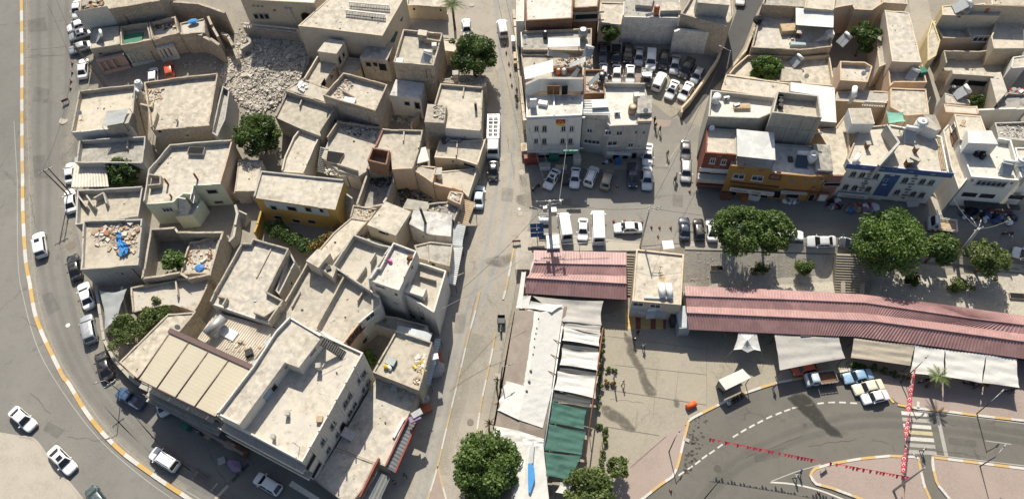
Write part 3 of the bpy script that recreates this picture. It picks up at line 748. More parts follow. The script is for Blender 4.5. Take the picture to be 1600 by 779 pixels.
def car_meshes(kind):
 if kind in PROTO:return PROTO[kind]
 L,Wd,belt,roofz,hood,xw,xrf,xrr,xrg,tail,boxy,wr=SPEC[kind]
 X=lambda f:L/2-f*L
 hw=Wd/2
 def wid(f):                                  # plan width
  e=min(f,1-f)*L
  k=1-.22*max(0,1-e/.55)**2.2 if boxy<.95 else 1-.08*max(0,1-e/.3)**2
  return hw*k
 def topz(f):
  if f<xw:return hood-.16*(1-f/xw)**2.2+.04*f/xw
  if f<xrg:return belt
  return tail-.10*max(0,(f-xrg)/max(.01,1-xrg))**2
 secs=[]
 fs=sorted(set([0,.012,.04,.09,.16,xw-.01,xw+.01,.4,.5,.6,.7,.8,xrg-.01,min(.985,xrg+.01),.94,.97,.99,1.0]))
 for f in fs:
  w_,z_=wid(f),topz(f);zb=.24 if .03<f<.97 else .34
  if f in (0,1.0):z_ -= .14;w_ *= .96
  h=[(w_*.93,zb),(w_*.99,zb+.18),(w_,(zb+z_)/2+.05),(w_*.985,z_-.14),(w_*.93,z_-.03),(w_*.80,z_),(w_*.4,z_+.025)]
  x=X(f)
  secs.append([(x,-y,z) for y,z in h]+[(x,y,z) for y,z in h[::-1]])
 body=MB();loft(body,secs)
 wb,wt=hw*.93,hw*(.76 if boxy<.9 else .84)
 g=[]
 zr=roofz
 prof=[(xw,belt-.03,wb),(xw+(xrf-xw)*.5,(belt+zr)/2-.0,(wb+wt)/2+.01),(xrf,zr-.05,wt),(xrf+.04,zr-.01,wt),((xrf+xrr)/2,zr,wt),(xrr-.03,zr-.02,wt),(xrr,zr-.06,wt),(xrr+(xrg-xrr)*.55,(belt+zr)/2-.03,(wb+wt)/2),(xrg,belt-.03,wb)]
 sec=[]
 for f,z,w_ in prof:
  x=X(f);k=(z-belt+.03)/(zr-belt+.03);wlow=wb
  sec.append([(x,-wlow,belt-.03),(x,-(wlow+(w_-wlow)*.97),max(belt-.02,z-.06)),(x,-w_*.90,z),(x,-w_*.4,z+.012),(x,w_*.4,z+.012),(x,w_*.90,z),(x,(wlow+(w_-wlow)*.97),max(belt-.02,z-.06)),(x,wlow,belt-.03)])
 gb=MB();loft(body,sec,0,True,False)
 if kind=='pickup':                        # open bed
  x0,x1=X(xrg+.03),X(.97);z0=tail+.004
  body.quad((x0,-hw*.78,z0+.012),(x0,hw*.78,z0+.012),(x1,hw*.78,z0-.01),(x1,-hw*.78,z0-.01),m=1)
  for sy in (-1,1):body.box(((x0+x1)/2,sy*hw*.84,tail-.05),x0-x1,.1,.16)
  body.box((x1,0,tail-.1),.08,hw*1.7,.2);body.box((x0+.03,0,tail-.05),.08,hw*1.7,.2)
 def lerp(a,b,t):return tuple(a[i]+(b[i]-a[i])*t for i in range(3))
 def glass(A,B,C,D,ins,off):            # A,B bottom, C,D top
  n_=(Vector(B)-Vector(A)).cross(Vector(D)-Vector(A)).normalized()*off
  c=[(A[i]+B[i]+C[i]+D[i])/4 for i in range(3)]
  q=[]
  for p in (A,B,C,D):
   v=Vector(p)+(Vector(c)-Vector(p))*ins+n_;q.append(tuple(v))
  m_=MB();m_.quad(*q);return m_
 x_ws,x_rf,x_rr,x_rg=X(xw)+.02,X(xrf),X(xrr),X(xrg)-.02
 ws=glass((x_ws,-wb*.93,belt+.0),(x_ws,wb*.93,belt+.0),(x_rf+.03,wt*.86,zr-.05),(x_rf+.03,-wt*.86,zr-.05),.05,.05)
 rw=glass((x_rg,wb*.90,belt+.0),(x_rg,-wb*.90,belt+.0),(x_rr-.03,-wt*.84,zr-.07),(x_rr-.03,wt*.84,zr-.07),.09,.05)
 sides=[]
 for sy in (1,-1):
  a=(X(xw+.045),sy*wb*1.0,belt+.02);b=(X(xrg-(.05 if kind != 'van' else .45)),sy*wb*1.0,belt+.02)
  c=(X(xrr-.02 if kind != 'van' else .5),sy*(wt+.0),zr-.10);d=(X(xrf+.02),sy*(wt+.0),zr-.10)
  q=(a,b,c,d) if sy<0 else (b,a,d,c)
  n_=Vector((0,sy,.35)).normalized()*.03
  m_=MB();mid=.52
  for t0,t1 in ((.0,.48),(.52,1.0)):
   p0,p1=lerp(a,b,t0),lerp(a,b,t1);p2,p3=lerp(d,c,t1),lerp(d,c,t0)
   f_=[tuple(Vector(v)+n_) for v in (p0,p1,p2,p3)]
   m_.quad(*(f_ if sy<0 else f_[::-1]))
  sides.append(m_)
 out={}
 def me(mb_,nm):
  o=mb_.build(nm,[]);d_=o.data;bpy.data.objects.remove(o);return d_
 out['body']=me(body,'body');out['windscreen']=me(ws,'windscreen');out['rear_window']=me(rw,'rear_window')
 out['side_window']=[me(s_,'side_window') for s_ in sides]
 wl=[]
 for f in (.17,.80):
  for sy in (-1,1):
   t_=MB();x=X(f);y=sy*(hw*.96-.07);t_.bar((x,y-sy*.12,wr),(x,y+sy*.1,wr),wr,14)
   r_=MB();r_.bar((x,y+sy*.09,wr),(x,y+sy*.108,wr),wr*.62,10)
   wl.append((me(t_,'wheel'),me(r_,'rim')))
 out['wheel']=wl
 hl=[]
 for sy in (-1,1):
  a=MB();zz=hood-.22;y0=sy*hw*.42;y1=sy*hw*.80;xf=X(0)+.012
  a.quad((xf,y0,zz),(xf-.0,y1,zz),(xf-.12,y1*1.02,zz+.16),(xf-.05,y0,zz+.15));hl.append(('headlight',me(a,'headlight')))
  b=MB();zz=tail-.33;xr=X(1)-.015
  b.quad((xr,y1,zz),(xr,y0*1.3,zz),(xr+.05,y0*1.3,zz+.18),(xr+.06,y1,zz+.18));hl.append(('tail_light',me(b,'tail_light')))
  c=MB();c.box((X(xw+.05),sy*(hw+.09),belt),.12,.2,.13);hl.append(('mirror',me(c,'mirror')))
 out['lights']=hl;PROTO[kind]=out;return out
def place_parts(root,kind,col,sunroof=False,rails=False):
 P_=car_meshes(kind);pm=CAR_PAINT[col]
 def add(nm,me,parent,mat):
  o=bpy.data.objects.new(nm,me)
  if not me.materials:me.materials.append(None)
  link(o,parent);o.material_slots[0].link='OBJECT';o.material_slots[0].material=mat;return o
 b=add('body',P_['body'],root,pm)
 if kind=='pickup':
  if len(P_['body'].materials)<2:P_['body'].materials.append(M['steel_dark'])
 add('windscreen',P_['windscreen'],root,M['car_glass']);add('rear_window',P_['rear_window'],root,M['car_glass'])
 for s_ in P_['side_window']:add('side_window',s_,root,M['car_glass'])
 for t_,r_ in P_['wheel']:
  q=add('wheel',t_,root,M['rubber']);add('rim',r_,q,M['rim'])
 for nm,me in P_['lights']:add(nm,me,root,{'headlight':M['lamp_glass'],'tail_light':M['tail_red'],'mirror':pm}[nm])
 L,Wd,belt,roofz,hood,xw,xrf,xrr,xrg,tail,boxy,wr=SPEC[kind]
 if sunroof:
  m_=MB();m_.box((L/2-(xrf+.10)*L,0,roofz+.006),.62,Wd*.42,.02);m_.build('sunroof',M['car_glass'],root,local=True)
 if rails:
  for sy in (-1,1):
   m_=MB();x0,x1=L/2-(xrf+.03)*L,L/2-(xrr-.04)*L
   m_.bar((x0,sy*Wd*.33,roofz+.06),(x1,sy*Wd*.33,roofz+.05),.03,5);m_.build('roof_rail',M['steel_dark'],root,local=True)
def car(label,t,xf,yf,xr,yr,kind,col,sunroof=False,rails=False,group=None,name='car',cat='car',fit=True):
 a,b=at_g(P(t,xf,yf),.7),at_g(P(t,xr,yr),.7)
 c=(a+b)/2;d=a-b;L=d.length;ang=math.atan2(d.y,d.x)
 g=empty(name,(c.x,c.y,T(c.x,c.y)+.012),ang);tag(g,label,cat,group)
 s=cl(L/SPEC[kind][0],.90,1.10) if fit else 1.0
 g.scale=(s,s*.5+.5,1)
 e=.5;fx,fy=math.cos(ang),math.sin(ang)
 g.rotation_euler=(math.atan2(T(c.x-fy*e,c.y+fx*e)-T(c.x+fy*e,c.y-fx*e),2*e),-math.atan2(T(c.x+fx*e,c.y+fy*e)-T(c.x-fx*e,c.y-fy*e),2*e),ang)
 place_parts(g,kind,col,sunroof,rails);return g
def truck(label,t,xf,yf,xr,yr,cab='white',bed='steel_grey',bed_col=None,L0=6.2,W0=2.1,cab_len=1.7,cab_h=2.1,rail_h=1.1,slats=6,name='truck',cat='truck',rack=False):
 a,b=at_g(P(t,xf,yf),.8),at_g(P(t,xr,yr),.8);c=(a+b)/2;d=a-b;ang=math.atan2(d.y,d.x);L=d.length;s=L/L0
 g=empty(name,(c.x,c.y,T(c.x,c.y)+.01),ang);tag(g,label,cat);pm=CAR_PAINT[cab]
 hl,w_=L/2,W0/2;cl_=cab_len*s
 mb=MB();secs=[]
 for x,zt,k in ((hl,.95,.92),(hl-.10,1.1,.97),(hl-.35,1.25,1),(hl-.75,cab_h-.05,.93),(hl-.95,cab_h,.92),(hl-cl_+.1,cab_h,.92),(hl-cl_,cab_h-.15,.93)):
  h=[(w_*k,.42),(w_*k,.95),(w_*k*(.97 if zt>1.3 else 1),min(zt,1.25)),(w_*k*.88,zt),(w_*.4,zt+.02)]
  secs.append([(x,-y,z) for y,z in h]+[(x,y,z) for y,z in h[::-1]])
 loft(mb,secs);mb.build('cab',pm,g,local=True)
 m_=MB();m_.quad((hl-.36,-w_*.82,1.30),(hl-.36,w_*.82,1.30),(hl-.70,w_*.76,cab_h-.12),(hl-.70,-w_*.76,cab_h-.12));
 for v in range(4):m_.v[v]=(m_.v[v][0]+.06,m_.v[v][1],m_.v[v][2]+.03)
 m_.build('windscreen',M['car_glass'],g,local=True)
 for sy in (-1,1):
  m_=MB();q=[(hl-.75,sy*w_*.985,1.3),(hl-cl_+.2,sy*w_*.985,1.3),(hl-cl_+.2,sy*w_*.93,cab_h-.2),(hl-.95,sy*w_*.93,cab_h-.2)]
  m_.quad(*(q if sy<0 else q[::-1]));m_.build('side_window',M['car_glass'],g,local=True)
 m_=MB();m_.box(((-hl+hl-cl_-.1)/2,0,.75),L-cl_-.1,W0*.98,.14);bedm=M[bed];m_.build('bed',bedm,g,local=True)
 rb=MB();x0,x1=hl-cl_-.12,-hl+.05
 for sy in (-1,1):
  for z in ((.95,1.3,1.65,2.0) if rack else (.95,1.25)):rb.box(((x0+x1)/2,sy*w_*.95,z),x0-x1,.05,.14)
  for k in range(6):rb.box((x0+(x1-x0)*k/5,sy*w_*.95,.86),.07,.08,1.3 if rack else .6)
 for xx in (x0,x1):
  for z in ((.95,1.3,1.65,2.0) if rack else (.95,1.25)):rb.box((xx,0,z),.05,W0*.95,.14)
 if rack:
  for k in range(slats):rb.box((x0+(x1-x0)*(k+.3)/slats,0,2.12),.09,W0*.95,.06)
  for sy in (-.4,0,.4):rb.box(((x0+x1)/2,sy*W0,2.06),x0-x1,.08,.06)
 rb.build('rail',CAR_PAINT[bed_col] if bed_col else M['steel_grey'],g,local=True)
 for f in (.14,.76):
  for sy in (-1,1):
   t_=MB();x=hl-f*L;t_.bar((x,sy*(w_-.3),.40),(x,sy*(w_-.02),.40),.40,12);q=t_.build('wheel',M['rubber'],g,local=True)
   r_=MB();r_.bar((x,sy*(w_-.03),.40),(x,sy*(w_-.005),.40),.22,10);r_.build('rim',M['rim'],q,local=True)
 for sy in (-1,1):
  m_=MB();m_.quad((hl+.01,sy*.45,.75),(hl+.01,sy*.8,.75),(hl,sy*.8,.92),(hl,sy*.45,.92));m_.build('headlight',M['lamp_glass'],g,local=True)
 return g
def motorbike(label,t,x1,y1,x2,y2,col='black',cargo=False,name='motorcycle',cat='motorcycle'):
 a,b=at_g(P(t,x1,y1),.4),at_g(P(t,x2,y2),.4);c=(a+b)/2;d=a-b;ang=math.atan2(d.y,d.x)
 g=empty(name,(c.x,c.y,T(c.x,c.y)),ang);tag(g,label,cat)
 def wheel(x,y=0):
  w=MB();n=14
  for k in range(n):
   A,B=6.283*k/n,6.283*(k+1)/n
   w.bar((x+math.cos(A)*.24,y,.30+math.sin(A)*.24),(x+math.cos(B)*.24,y,.30+math.sin(B)*.24),.06,6)
  w.bar((x,y-.05,.3),(x,y+.05,.3),.12,8);w.build('wheel',M['rubber'],g,local=True)
 L=1.95 if not cargo else 2.9
 wheel(L/2-.35)
 if cargo:wheel(-L/2+.6,.45);wheel(-L/2+.6,-.45)
 else:wheel(-L/2+.35)
 m_=MB();sx=0 if not cargo else .55
 m_.bar((sx+.55,0,.62),(sx-.5,0,.55),.10,8);m_.box((sx+.1,0,.30),.42,.26,.32);m_.bar((sx+.28,0,.82),(sx-.1,0,.80),.16,8,r2=.10)
 m_.build('frame',CAR_PAINT[col],g,local=True)
 s_=MB();s_.box((sx-.35,0,.72),.62,.26,.12);s_.build('saddle',M['black_plastic'],g,local=True)
 h_=MB();h_.bar((L/2-.35,0,.3),(L/2-.62,0,.95),.045,6);h_.bar((L/2-.62,-.36,1.0),(L/2-.62,.36,1.0),.025,6);h_.build('handlebar',M['steel_grey'],g,local=True)
 k_=MB();k_.bar((L/2-.42,0,.80),(L/2-.32,0,.80),.09,8);k_.build('headlight',M['lamp_glass'],g,local=True)
 if cargo:
  b_=MB();b_.box((-L/2+.65,0,.55),1.35,1.1,.05)
  for sy in (-1,1):b_.box((-L/2+.65,sy*.55,.6),1.35,.04,.35)
  for xx in (-L/2,-L/2+1.33):b_.box((xx,0,.6),.04,1.1,.35)
  b_.build('cargo_bed',M['steel_dark'],g,local=True)
 return g
# ================================================================== people
POSE={}
def person_mesh(pose):
 if pose in POSE:return POSE[pose]
 V={'pel':(0,0,.95),'spine':(0,0,1.15),'chest':(.01,0,1.36),'neck':(.01,0,1.50),'head':(.03,0,1.63),'top':(.02,0,1.74)}
 st={'stand':.04,'walk':.24,'sit':0}[pose]
 for s,y in ((1,.09),(-1,-.09)):
  f=st*s
  k='L' if s>0 else 'R'
  V['hip'+k]=(0,y,.90)
  V['kne'+k]=(f*.55+.06*(st>.1),y,.50);V['ank'+k]=(f-(.04 if f<0 else 0),y,.09);V['toe'+k]=(f+.15,y*1.15,.04)
  V['sho'+k]=(.0,y*2.1,1.42);V['elb'+k]=(-f*.5-.03,y*2.7,1.15);V['wri'+k]=(-f*.75+.07,y*2.6,.91);V['han'+k]=(-f*.8+.10,y*2.5,.82)
 if pose=='sit':
  dz=-.45
  for k in V:V[k]=(V[k][0],V[k][1],V[k][2]+dz)
  for k,y in (('L',.09),('R',-.09)):
   V['hip'+k]=(.02,y,.47);V['kne'+k]=(.44,y*1.3,.50);V['ank'+k]=(.42,y*1.3,.09);V['toe'+k]=(.58,y*1.4,.04)
   V['elb'+k]=(.10,y*2.7,.72);V['wri'+k]=(.33,y*2.0,.60);V['han'+k]=(.42,y*1.8,.57)
 names=list(V);E=[('pel','spine'),('spine','chest'),('chest','neck'),('neck','head'),('head','top')]
 for k in 'LR':E+=[('pel','hip'+k),('hip'+k,'kne'+k),('kne'+k,'ank'+k),('ank'+k,'toe'+k),('chest','sho'+k),('sho'+k,'elb'+k),('elb'+k,'wri'+k),('wri'+k,'han'+k)]
 rad={'pel':(.15,.12),'spine':(.14,.11),'chest':(.17,.12),'neck':(.065,.065),'head':(.10,.10),'top':(.07,.07),'hip':(.095,.095),'kne':(.065,.065),'ank':(.045,.045),'toe':(.04,.035),'sho':(.07,.07),'elb':(.048,.048),'wri':(.035,.035),'han':(.04,.025)}
 me=bpy.data.meshes.new('body');me.from_pydata([V[k] for k in names],[(names.index(a),names.index(b)) for a,b in E],[])
 o=bpy.data.objects.new('tmp',me);COL.objects.link(o)
 md=o.modifiers.new('s','SKIN');md.use_smooth_shade=True
 for i,k in enumerate(names):
  sv=me.skin_vertices[0].data[i];r=rad[k[:-1] if k[-1] in 'LR' and k[:-1] in rad else k];sv.radius=r;sv.use_root=(k=='pel')
 o.modifiers.new('d','SUBSURF').levels=1
 dg=bpy.context.evaluated_depsgraph_get();m2=bpy.data.meshes.new_from_object(o.evaluated_get(dg));bpy.data.objects.remove(o)
 m2.materials.clear()
 for _ in range(4):m2.materials.append(None)
 for f in m2.polygons:
  c=f.center;z=c.z+(.45 if pose=='sit' else 0);mi=0
  ay=abs(c.y)
  if z>1.50:mi=0
  elif ay>.17 and z<1.0 and not (pose=='sit' and c.x>.2 and z<.95):mi=0
  elif z>.96:mi=1
  else:mi=2
  if c.z<.10:mi=3
  f.material_index=mi
 hb=MB();hz=V['head']
 for a in range(8):
  for e in range(4):
   def sp(a_,e_):
    t=6.283*a_/8;p=math.pi/2*e_/4;return (hz[0]-.015+.118*math.cos(t)*math.cos(p),.112*math.sin(t)*math.cos(p),hz[2]+.02+.125*math.sin(p))
   hb.quad(sp(a,e),sp(a+1,e),sp(a+1,e+1),sp(a,e+1),smooth=True)
 ho=hb.build('hair',[]);hm=ho.data;bpy.data.objects.remove(ho)
 POSE[pose]=(m2,hm);return POSE[pose]
def person(label,t,x,y,heading=0.0,pose='stand',top='cloth_black',legs='cloth_grey',dz=0.0,group=None,hair='hair_dark',s=1.0):
 g=at_g(P(t,x,y));m2,hm=person_mesh(pose)
 o=bpy.data.objects.new('person',m2);link(o);o.location=(g.x,g.y,g.z+dz);o.rotation_euler=(0,0,R(heading));o.scale=(s,s,s)
 for i,m in enumerate(('skin',top,legs,'black_plastic')):
  o.material_slots[i].link='OBJECT';o.material_slots[i].material=M[m]
 tag(o,label,'person',group)
 h=bpy.data.objects.new('hair',hm);link(h,o)
 if not hm.materials:hm.materials.append(None)
 h.material_slots[0].link='OBJECT';h.material_slots[0].material=M[hair];return o
# ================================================================== roof clutter and street furniture
def cyl_y(mb,c,r,L,ang,n=12,m=0):
 d=Vector((math.cos(ang),math.sin(ang),0))*L/2;mb.bar(Vector(c)-d,Vector(c)+d,r,n,m)
def heater(label,t,x,y,z,ang=0.0,panels=1,tank='tank_white',glass='solar_glass',s=1.0,vertical=False):
 p=at_z(P(t,x,y),z+.6);g=empty('water_heater',(p.x,p.y,z),R(ang));tag(g,label,'water heater');s *= .86;g.scale=(s,s,s)
 f=MB()
 for sy in (-.9,.9):
  f.bar((.9,sy,0),(-.55,sy,1.25),.035,5);f.bar((-.55,sy,0),(-.55,sy,1.45),.035,5);f.bar((.9,sy,.02),(-.55,sy,.02),.03,5)
 f.build('stand',M['steel_grey'],g,local=True)
 for k in range(panels):
  y0=-.95+1.9*k/panels;y1=-.95+1.9*(k+1)/panels-.06
  c=MB();n=Vector((1.2,0,1.45)).normalized()*.10
  A,B,C_,D=Vector((.95,y0,.12)),Vector((.95,y1,.12)),Vector((-.5,y1,1.36)),Vector((-.5,y0,1.36))
  c.quad(A+n,B+n,C_+n,D+n,m=1);c.quad(A,B,B+n,A+n);c.quad(B,C_,C_+n,B+n);c.quad(C_,D,D+n,C_+n);c.quad(D,A,A+n,D+n);c.quad(D,C_,B,A)
  c.build('collector',[M['steel_grey'],M[glass]],g,local=True)
 tk=MB()
 if vertical:tk.bar((-.95,0,.9),(-.95,0,2.3),.42,14)
 else:tk.bar((-.75,-.85,1.68),(-.75,.85,1.68),.33,14)
 tk.build('tank',M[tank],g,local=True);return g
def tank(label,t,x,y,z,r=.5,h=1.3,mat='tank_white',lying=None,name='water_tank',cat='water tank',stand=.0):
 p=at_z(P(t,x,y),z+stand+h/2);g=empty(name,(p.x,p.y,z));tag(g,label,cat)
 m_=MB()
 if lying is not None:cyl_y(m_,(0,0,stand+r+.05),r,h,R(lying),16)
 else:
  m_.bar((0,0,stand),(0,0,stand+h*.9),r,16);m_.bar((0,0,stand+h*.9),(0,0,stand+h),r,16,r2=r*.55)
 m_.build('shell',M[mat],g,local=True)
 k=MB()
 if lying is not None:
  for q in (-.3,.3):
   d=Vector((math.cos(R(lying)),math.sin(R(lying)),0))*q*h;k.box((d.x,d.y,0),.12 if True else 0,r*1.3,stand+.12,R(lying))
 else:
  k.bar((0,0,stand+h),(0,0,stand+h+.08),r*.3,10)
  if stand:
   for a in range(4):k.bar((math.cos(a*1.57)*r*.8,math.sin(a*1.57)*r*.8,0),(math.cos(a*1.57)*r*.8,math.sin(a*1.57)*r*.8,stand),.04,5)
 k.build('support' if lying is not None or stand else 'lid',M['steel_grey'],g,local=True);return g
def dish(label,t,x,y,z,ang=-90,r=.42):
 p=at_z(P(t,x,y),z+.7);g=empty('satellite_dish',(p.x,p.y,z),R(ang));tag(g,label,'satellite dish')
 m_=MB();n=14;q=Matrix.Rotation(R(50),3,'Y')
 rings=[]
 for k in range(4):
  rr=r*(k+.02)/3;rings.append([q@Vector((rr*math.cos(6.283*i/n),rr*math.sin(6.283*i/n),.35*rr*rr/r))+Vector((0,0,.85)) for i in range(n)])
 for k in range(3):
  for i in range(n):m_.quad(rings[k][i],rings[k][(i+1)%n],rings[k+1][(i+1)%n],rings[k+1][i],smooth=True)
 m_.build('reflector',M['tank_white'],g,local=True)
 k_=MB();k_.bar((0,0,0),(0,0,.85),.03,6);k_.build('post',M['steel_grey'],g,local=True)
 a_=MB();e=q@Vector((0,0,r*1.1))+Vector((0,0,.85));a_.bar(q@Vector((r,0,.3*r))+Vector((0,0,.85)),e,.015,5);a_.bar(e,e+Vector((.05,0,.05)),.04,6);a_.build('receiver',M['steel_grey'],g,local=True);return g
def bx(label,t,x,y,z,sx,sy,sz,ang=0,mat='grey_plastic',name='box',cat='box',lid=None,group=None,kind=None):
 p=at_z(P(t,x,y),z+sz*.7) if z is not None else at_g(P(t,x,y),sz*.6)
 if z is None:z=T(p.x,p.y)
 m_=MB();b=.04*min(sx,sy)
 m_.box((0,0,0),sx,sy,sz-.03,R(ang));m_.box((0,0,sz-.03),sx*.96,sy*.96,.03,R(ang),m=1,taper=.97)
 o=m_.build(name,[M[mat],M[lid or mat]],None,org=(0,0,0));o.location=(p.x,p.y,z);tag(o,label,cat,group,kind);return o
def acunit(label,t,x,y,z,ang=0):
 p=at_z(P(t,x,y),z+.5);g=empty('air_conditioner',(p.x,p.y,z),R(ang));tag(g,label,'air conditioner')
 m_=MB();m_.box((0,0,.12),.9,.36,.62);m_.build('casing',M['white_metal'],g,local=True)
 k=MB();k.bar((-.1,-.185,.43),(-.1,-.20,.43),.23,12);k.build('fan_grille',M['steel_dark'],g,local=True)
 f=MB();f.box((-.35,0,0),.06,.4,.12);f.box((.35,0,0),.06,.4,.12);f.build('feet',M['steel_grey'],g,local=True);return g
def chimney(label,t,x,y,z,w_=.35,h=1.2,mat='plaster_beige',cap=True,round_=False,name='chimney',ang=0):
 p=at_z(P(t,x,y),z+h*.5);m_=MB()
 if round_:m_.bar((0,0,-.05),(0,0,h),w_/2,12)
 else:m_.box((0,0,-.05),w_,w_,h+.05,R(ang))
 if cap:m_.box((0,0,h),w_*1.25,w_*1.25,.08,R(ang),m=1)
 o=m_.build(name,[M[mat],M['concrete_raw']],None,org=(0,0,0));o.location=(p.x,p.y,z);tag(o,label,'chimney');return o
def sack(label,t,x,y,z=None,r=.4,mat='cloth_white',group=None,name='bundle',cat='bundle',rnd=RND,flat=.7):
 p=at_g(P(t,x,y),r*.6) if z is None else at_z(P(t,x,y),z+r*.6);zz=T(p.x,p.y) if z is None else z
 m_=MB();n,k=9,5;sx,sy=r*rnd.uniform(.8,1.3),r*rnd.uniform(.7,1.1);rows=[]
 for j in range(k+1):
  e=-math.pi/2+math.pi*j/k;rows.append([(sx*math.cos(e)*math.cos(6.283*i/n)*rnd.uniform(.8,1.12),sy*math.cos(e)*math.sin(6.283*i/n)*rnd.uniform(.8,1.12),r*flat*(math.sin(e)+.92)*rnd.uniform(.92,1.08)) for i in range(n)])
 for j in range(k):
  for i in range(n):m_.quad(rows[j][i],rows[j][(i+1)%n],rows[j+1][(i+1)%n],rows[j+1][i],smooth=True)
 o=m_.build(name,M[mat],None,org=(0,0,0));o.location=(p.x,p.y,zz);o.rotation_euler=(0,0,rnd.uniform(0,6));tag(o,label,cat,group);return o
CONE=[]
def cone(label,t,x,y,group):
 p=at_g(P(t,x,y),.3)
 if not CONE:
  g=empty('traffic_cone',(p.x,p.y,p.z-.3));m_=MB();m_.box((0,0,0),.42,.42,.05);m_.build('base',M['black_plastic'],g,local=True)
  c=MB();c.bar((0,0,.05),(0,0,.75),.16,12,r2=.035);c.build('shaft',M['cone_orange'],g,local=True)
  b=MB();b.bar((0,0,.34),(0,0,.48),.117,12,r2=.092);b.build('band',M['cloth_white'],g,local=True);CONE.append(g)
 else:
  g=CONE[0].copy();COL.objects.link(g)
  for ch in CONE[0].children:k=ch.copy();COL.objects.link(k);k.parent=g
 g.location=(p.x,p.y,T(p.x,p.y));tag(g,label,'traffic cone',group);return g
def pole(label,base,top,H=None,r=.14,mat='pole_concrete',arms=(),lamp=None,name='utility_pole',cat='utility pole',lattice=False,tile='px',insul=True):
 b=at_g(P(tile,*base));
 if H is None:H=9.0
 t_=at_z(P(tile,*top),b.z+H) if top else b+Vector((0,0,H))
 off=Vector((t_.x-b.x,t_.y-b.y,0));mx=H*.12
 if off.length>mx:off=off.normalized()*mx
 t_=Vector((b.x+off.x,b.y+off.y,b.z+H))
 g=empty(name,b);tag(g,label,cat);m_=MB()
 if lattice:
  d=Vector((.22,0,0))
  m_.bar(b-d-Vector((0,0,.2)),t_-d*.5,r*.6,6);m_.bar(b+d-Vector((0,0,.2)),t_+d*.5,r*.6,6)
  for k in range(int(H*1.6)):
   u,v=k/(H*1.6),(k+1)/(H*1.6);m_.bar(b.lerp(t_,u)-d*(1-.5*u),b.lerp(t_,v)+d*(1-.5*v),.035,4)
 else:m_.bar(b-Vector((0,0,.3)),t_,r,10,r2=r*.65)
 m_.build('shaft',M[mat],g)
 for hf,L,an in arms:
  c=b.lerp(t_,hf);e=Vector((math.cos(R(an)),math.sin(R(an)),0))*L/2;a_=MB();a_.bar(c-e,c+e,.06,6);ar=a_.build('crossarm',M['steel_grey'],g)
  if insul:
   for k in (-.9,-.3,.3,.9):
    i_=MB();q=c+e*k;i_.bar(q,q+Vector((0,0,.22)),.07,7,r2=.05);i_.build('insulator',M['tank_white'],ar)
 if lamp:
  for hf,L,an in lamp:
   c=b.lerp(t_,hf);e=c+Vector((math.cos(R(an))*L,math.sin(R(an))*L,L*.22));a_=MB();a_.bar(c,e,.045,6);ar=a_.build('lamp_arm',M['steel_grey'],g)
   l_=MB();d=Vector((math.cos(R(an)),math.sin(R(an)),0));l_.bar(e-d*.1,e+d*.55,.11,8,r2=.06);l_.build('lamp_head',M['steel_grey'],ar)
 g['top']=tuple(t_);TOPS[label]=t_;return g
TOPS={}
def wire(label,a,b,sag=.6,r=.025,mat='wire_black'):
 a=Vector(a);b=Vector(b);n=12;pts=[a.lerp(b,k/n)-UP*sag*4*(k/n)*(1-k/n) for k in range(n+1)]
 m_=MB();m_.tube(pts,r,4);o=m_.build('overhead_cable',M[mat],None,org=a);tag(o,label,'cable');return o
def stairs(parent,t,x0,y0,x1,y1,z0,z1,width,n,mat='concrete_raw',name='stairs',label=None,cat=None):
 a,b=at_z(P(t,x0,y0),z0),at_z(P(t,x1,y1),z1);m_=MB();d=(b-a);d.z=0;L=d.length;ang=math.atan2(d.y,d.x)
 lo=min(z0,z1)
 for k in range(n):
  c=a.lerp(b,(k+.5)/n);z=z0+(z1-z0)*(k+.5)/n
  m_.box((c.x,c.y,lo-.3),L/n*.999,width,z-lo+.3,ang)
 if parent:return m_.build(name,M[mat],parent)
 o=m_.build(name,M[mat],None,org=(a.x,a.y,lo));tag(o,label,cat);return o
# ================================================================== ground, roads, markings
_mb=MB();_nx,_ny=len(GX),len(GY)
_mb.v=[(x,y,T(x,y)-.03) for y in GY for x in GX]
_mb.f=[(j*_nx+i,j*_nx+i+1,(j+1)*_nx+i+1,(j+1)*_nx+i) for j in range(_ny-1) for i in range(_nx-1)]
_mb.m=[0]*len(_mb.f);_mb.sm=[False]*len(_mb.f)
tag(_mb.build('ground',M['earth']),kind='structure')
px=lambda *a:PL('px',*a)
def GP(*a):return [at_g(p) for p in px(*a)]
sheet('road',GP(-250,-80,133,-80,133,40,145,130,118,160,118,350,140,440,185,560,250,620,380,690,520,770,640,860,640,1000,-250,1000),.02,'asphalt_left')
sheet('street',GP(690,-80,800,-80,812,0,822,240,832,330,815,395,800,480,760,670,715,800,690,1000,480,1000,560,780,650,640,690,480,720,400,745,250,755,180,700,60),.03,'asphalt_dusty')
sheet('street',GP(826,232,1012,240,1018,160,1050,185,1075,190,1095,200,1095,280,1310,300,1480,310,1720,330,1720,440,1480,408,1300,388,1075,379,1000,385,850,385,815,395,832,330),.04,'asphalt_grey')
sheet('car_park',GP(925,75,960,70,1060,85,1118,105,1066,175,1018,200,1015,150,925,130),.03,'concrete_slab')
sheet('alley',GP(1165,-40,1215,-40,1182,20,1163,70,1133,118,1092,165,1072,195,1058,178,1100,120,1130,75,1150,20),.05,'asphalt_new')
sheet('pavement',GP(-120,655,31,680,54,685,81,720,130,779,165,830,165,1000,-120,1000),.10,'concrete_pale')
sheet('pavement',GP(1070,379,1300,385,1500,402,1720,428,1720,440,1500,413,1300,396,1070,390),.10,'concrete_pale')
sheet('pavement',GP(905,238,1000,238,1004,266,905,262),.10,'concrete_slab')
sheet('pavement',GP(812,362,850,362,1000,380,1000,392,835,392,805,410),.09,'concrete_pale')
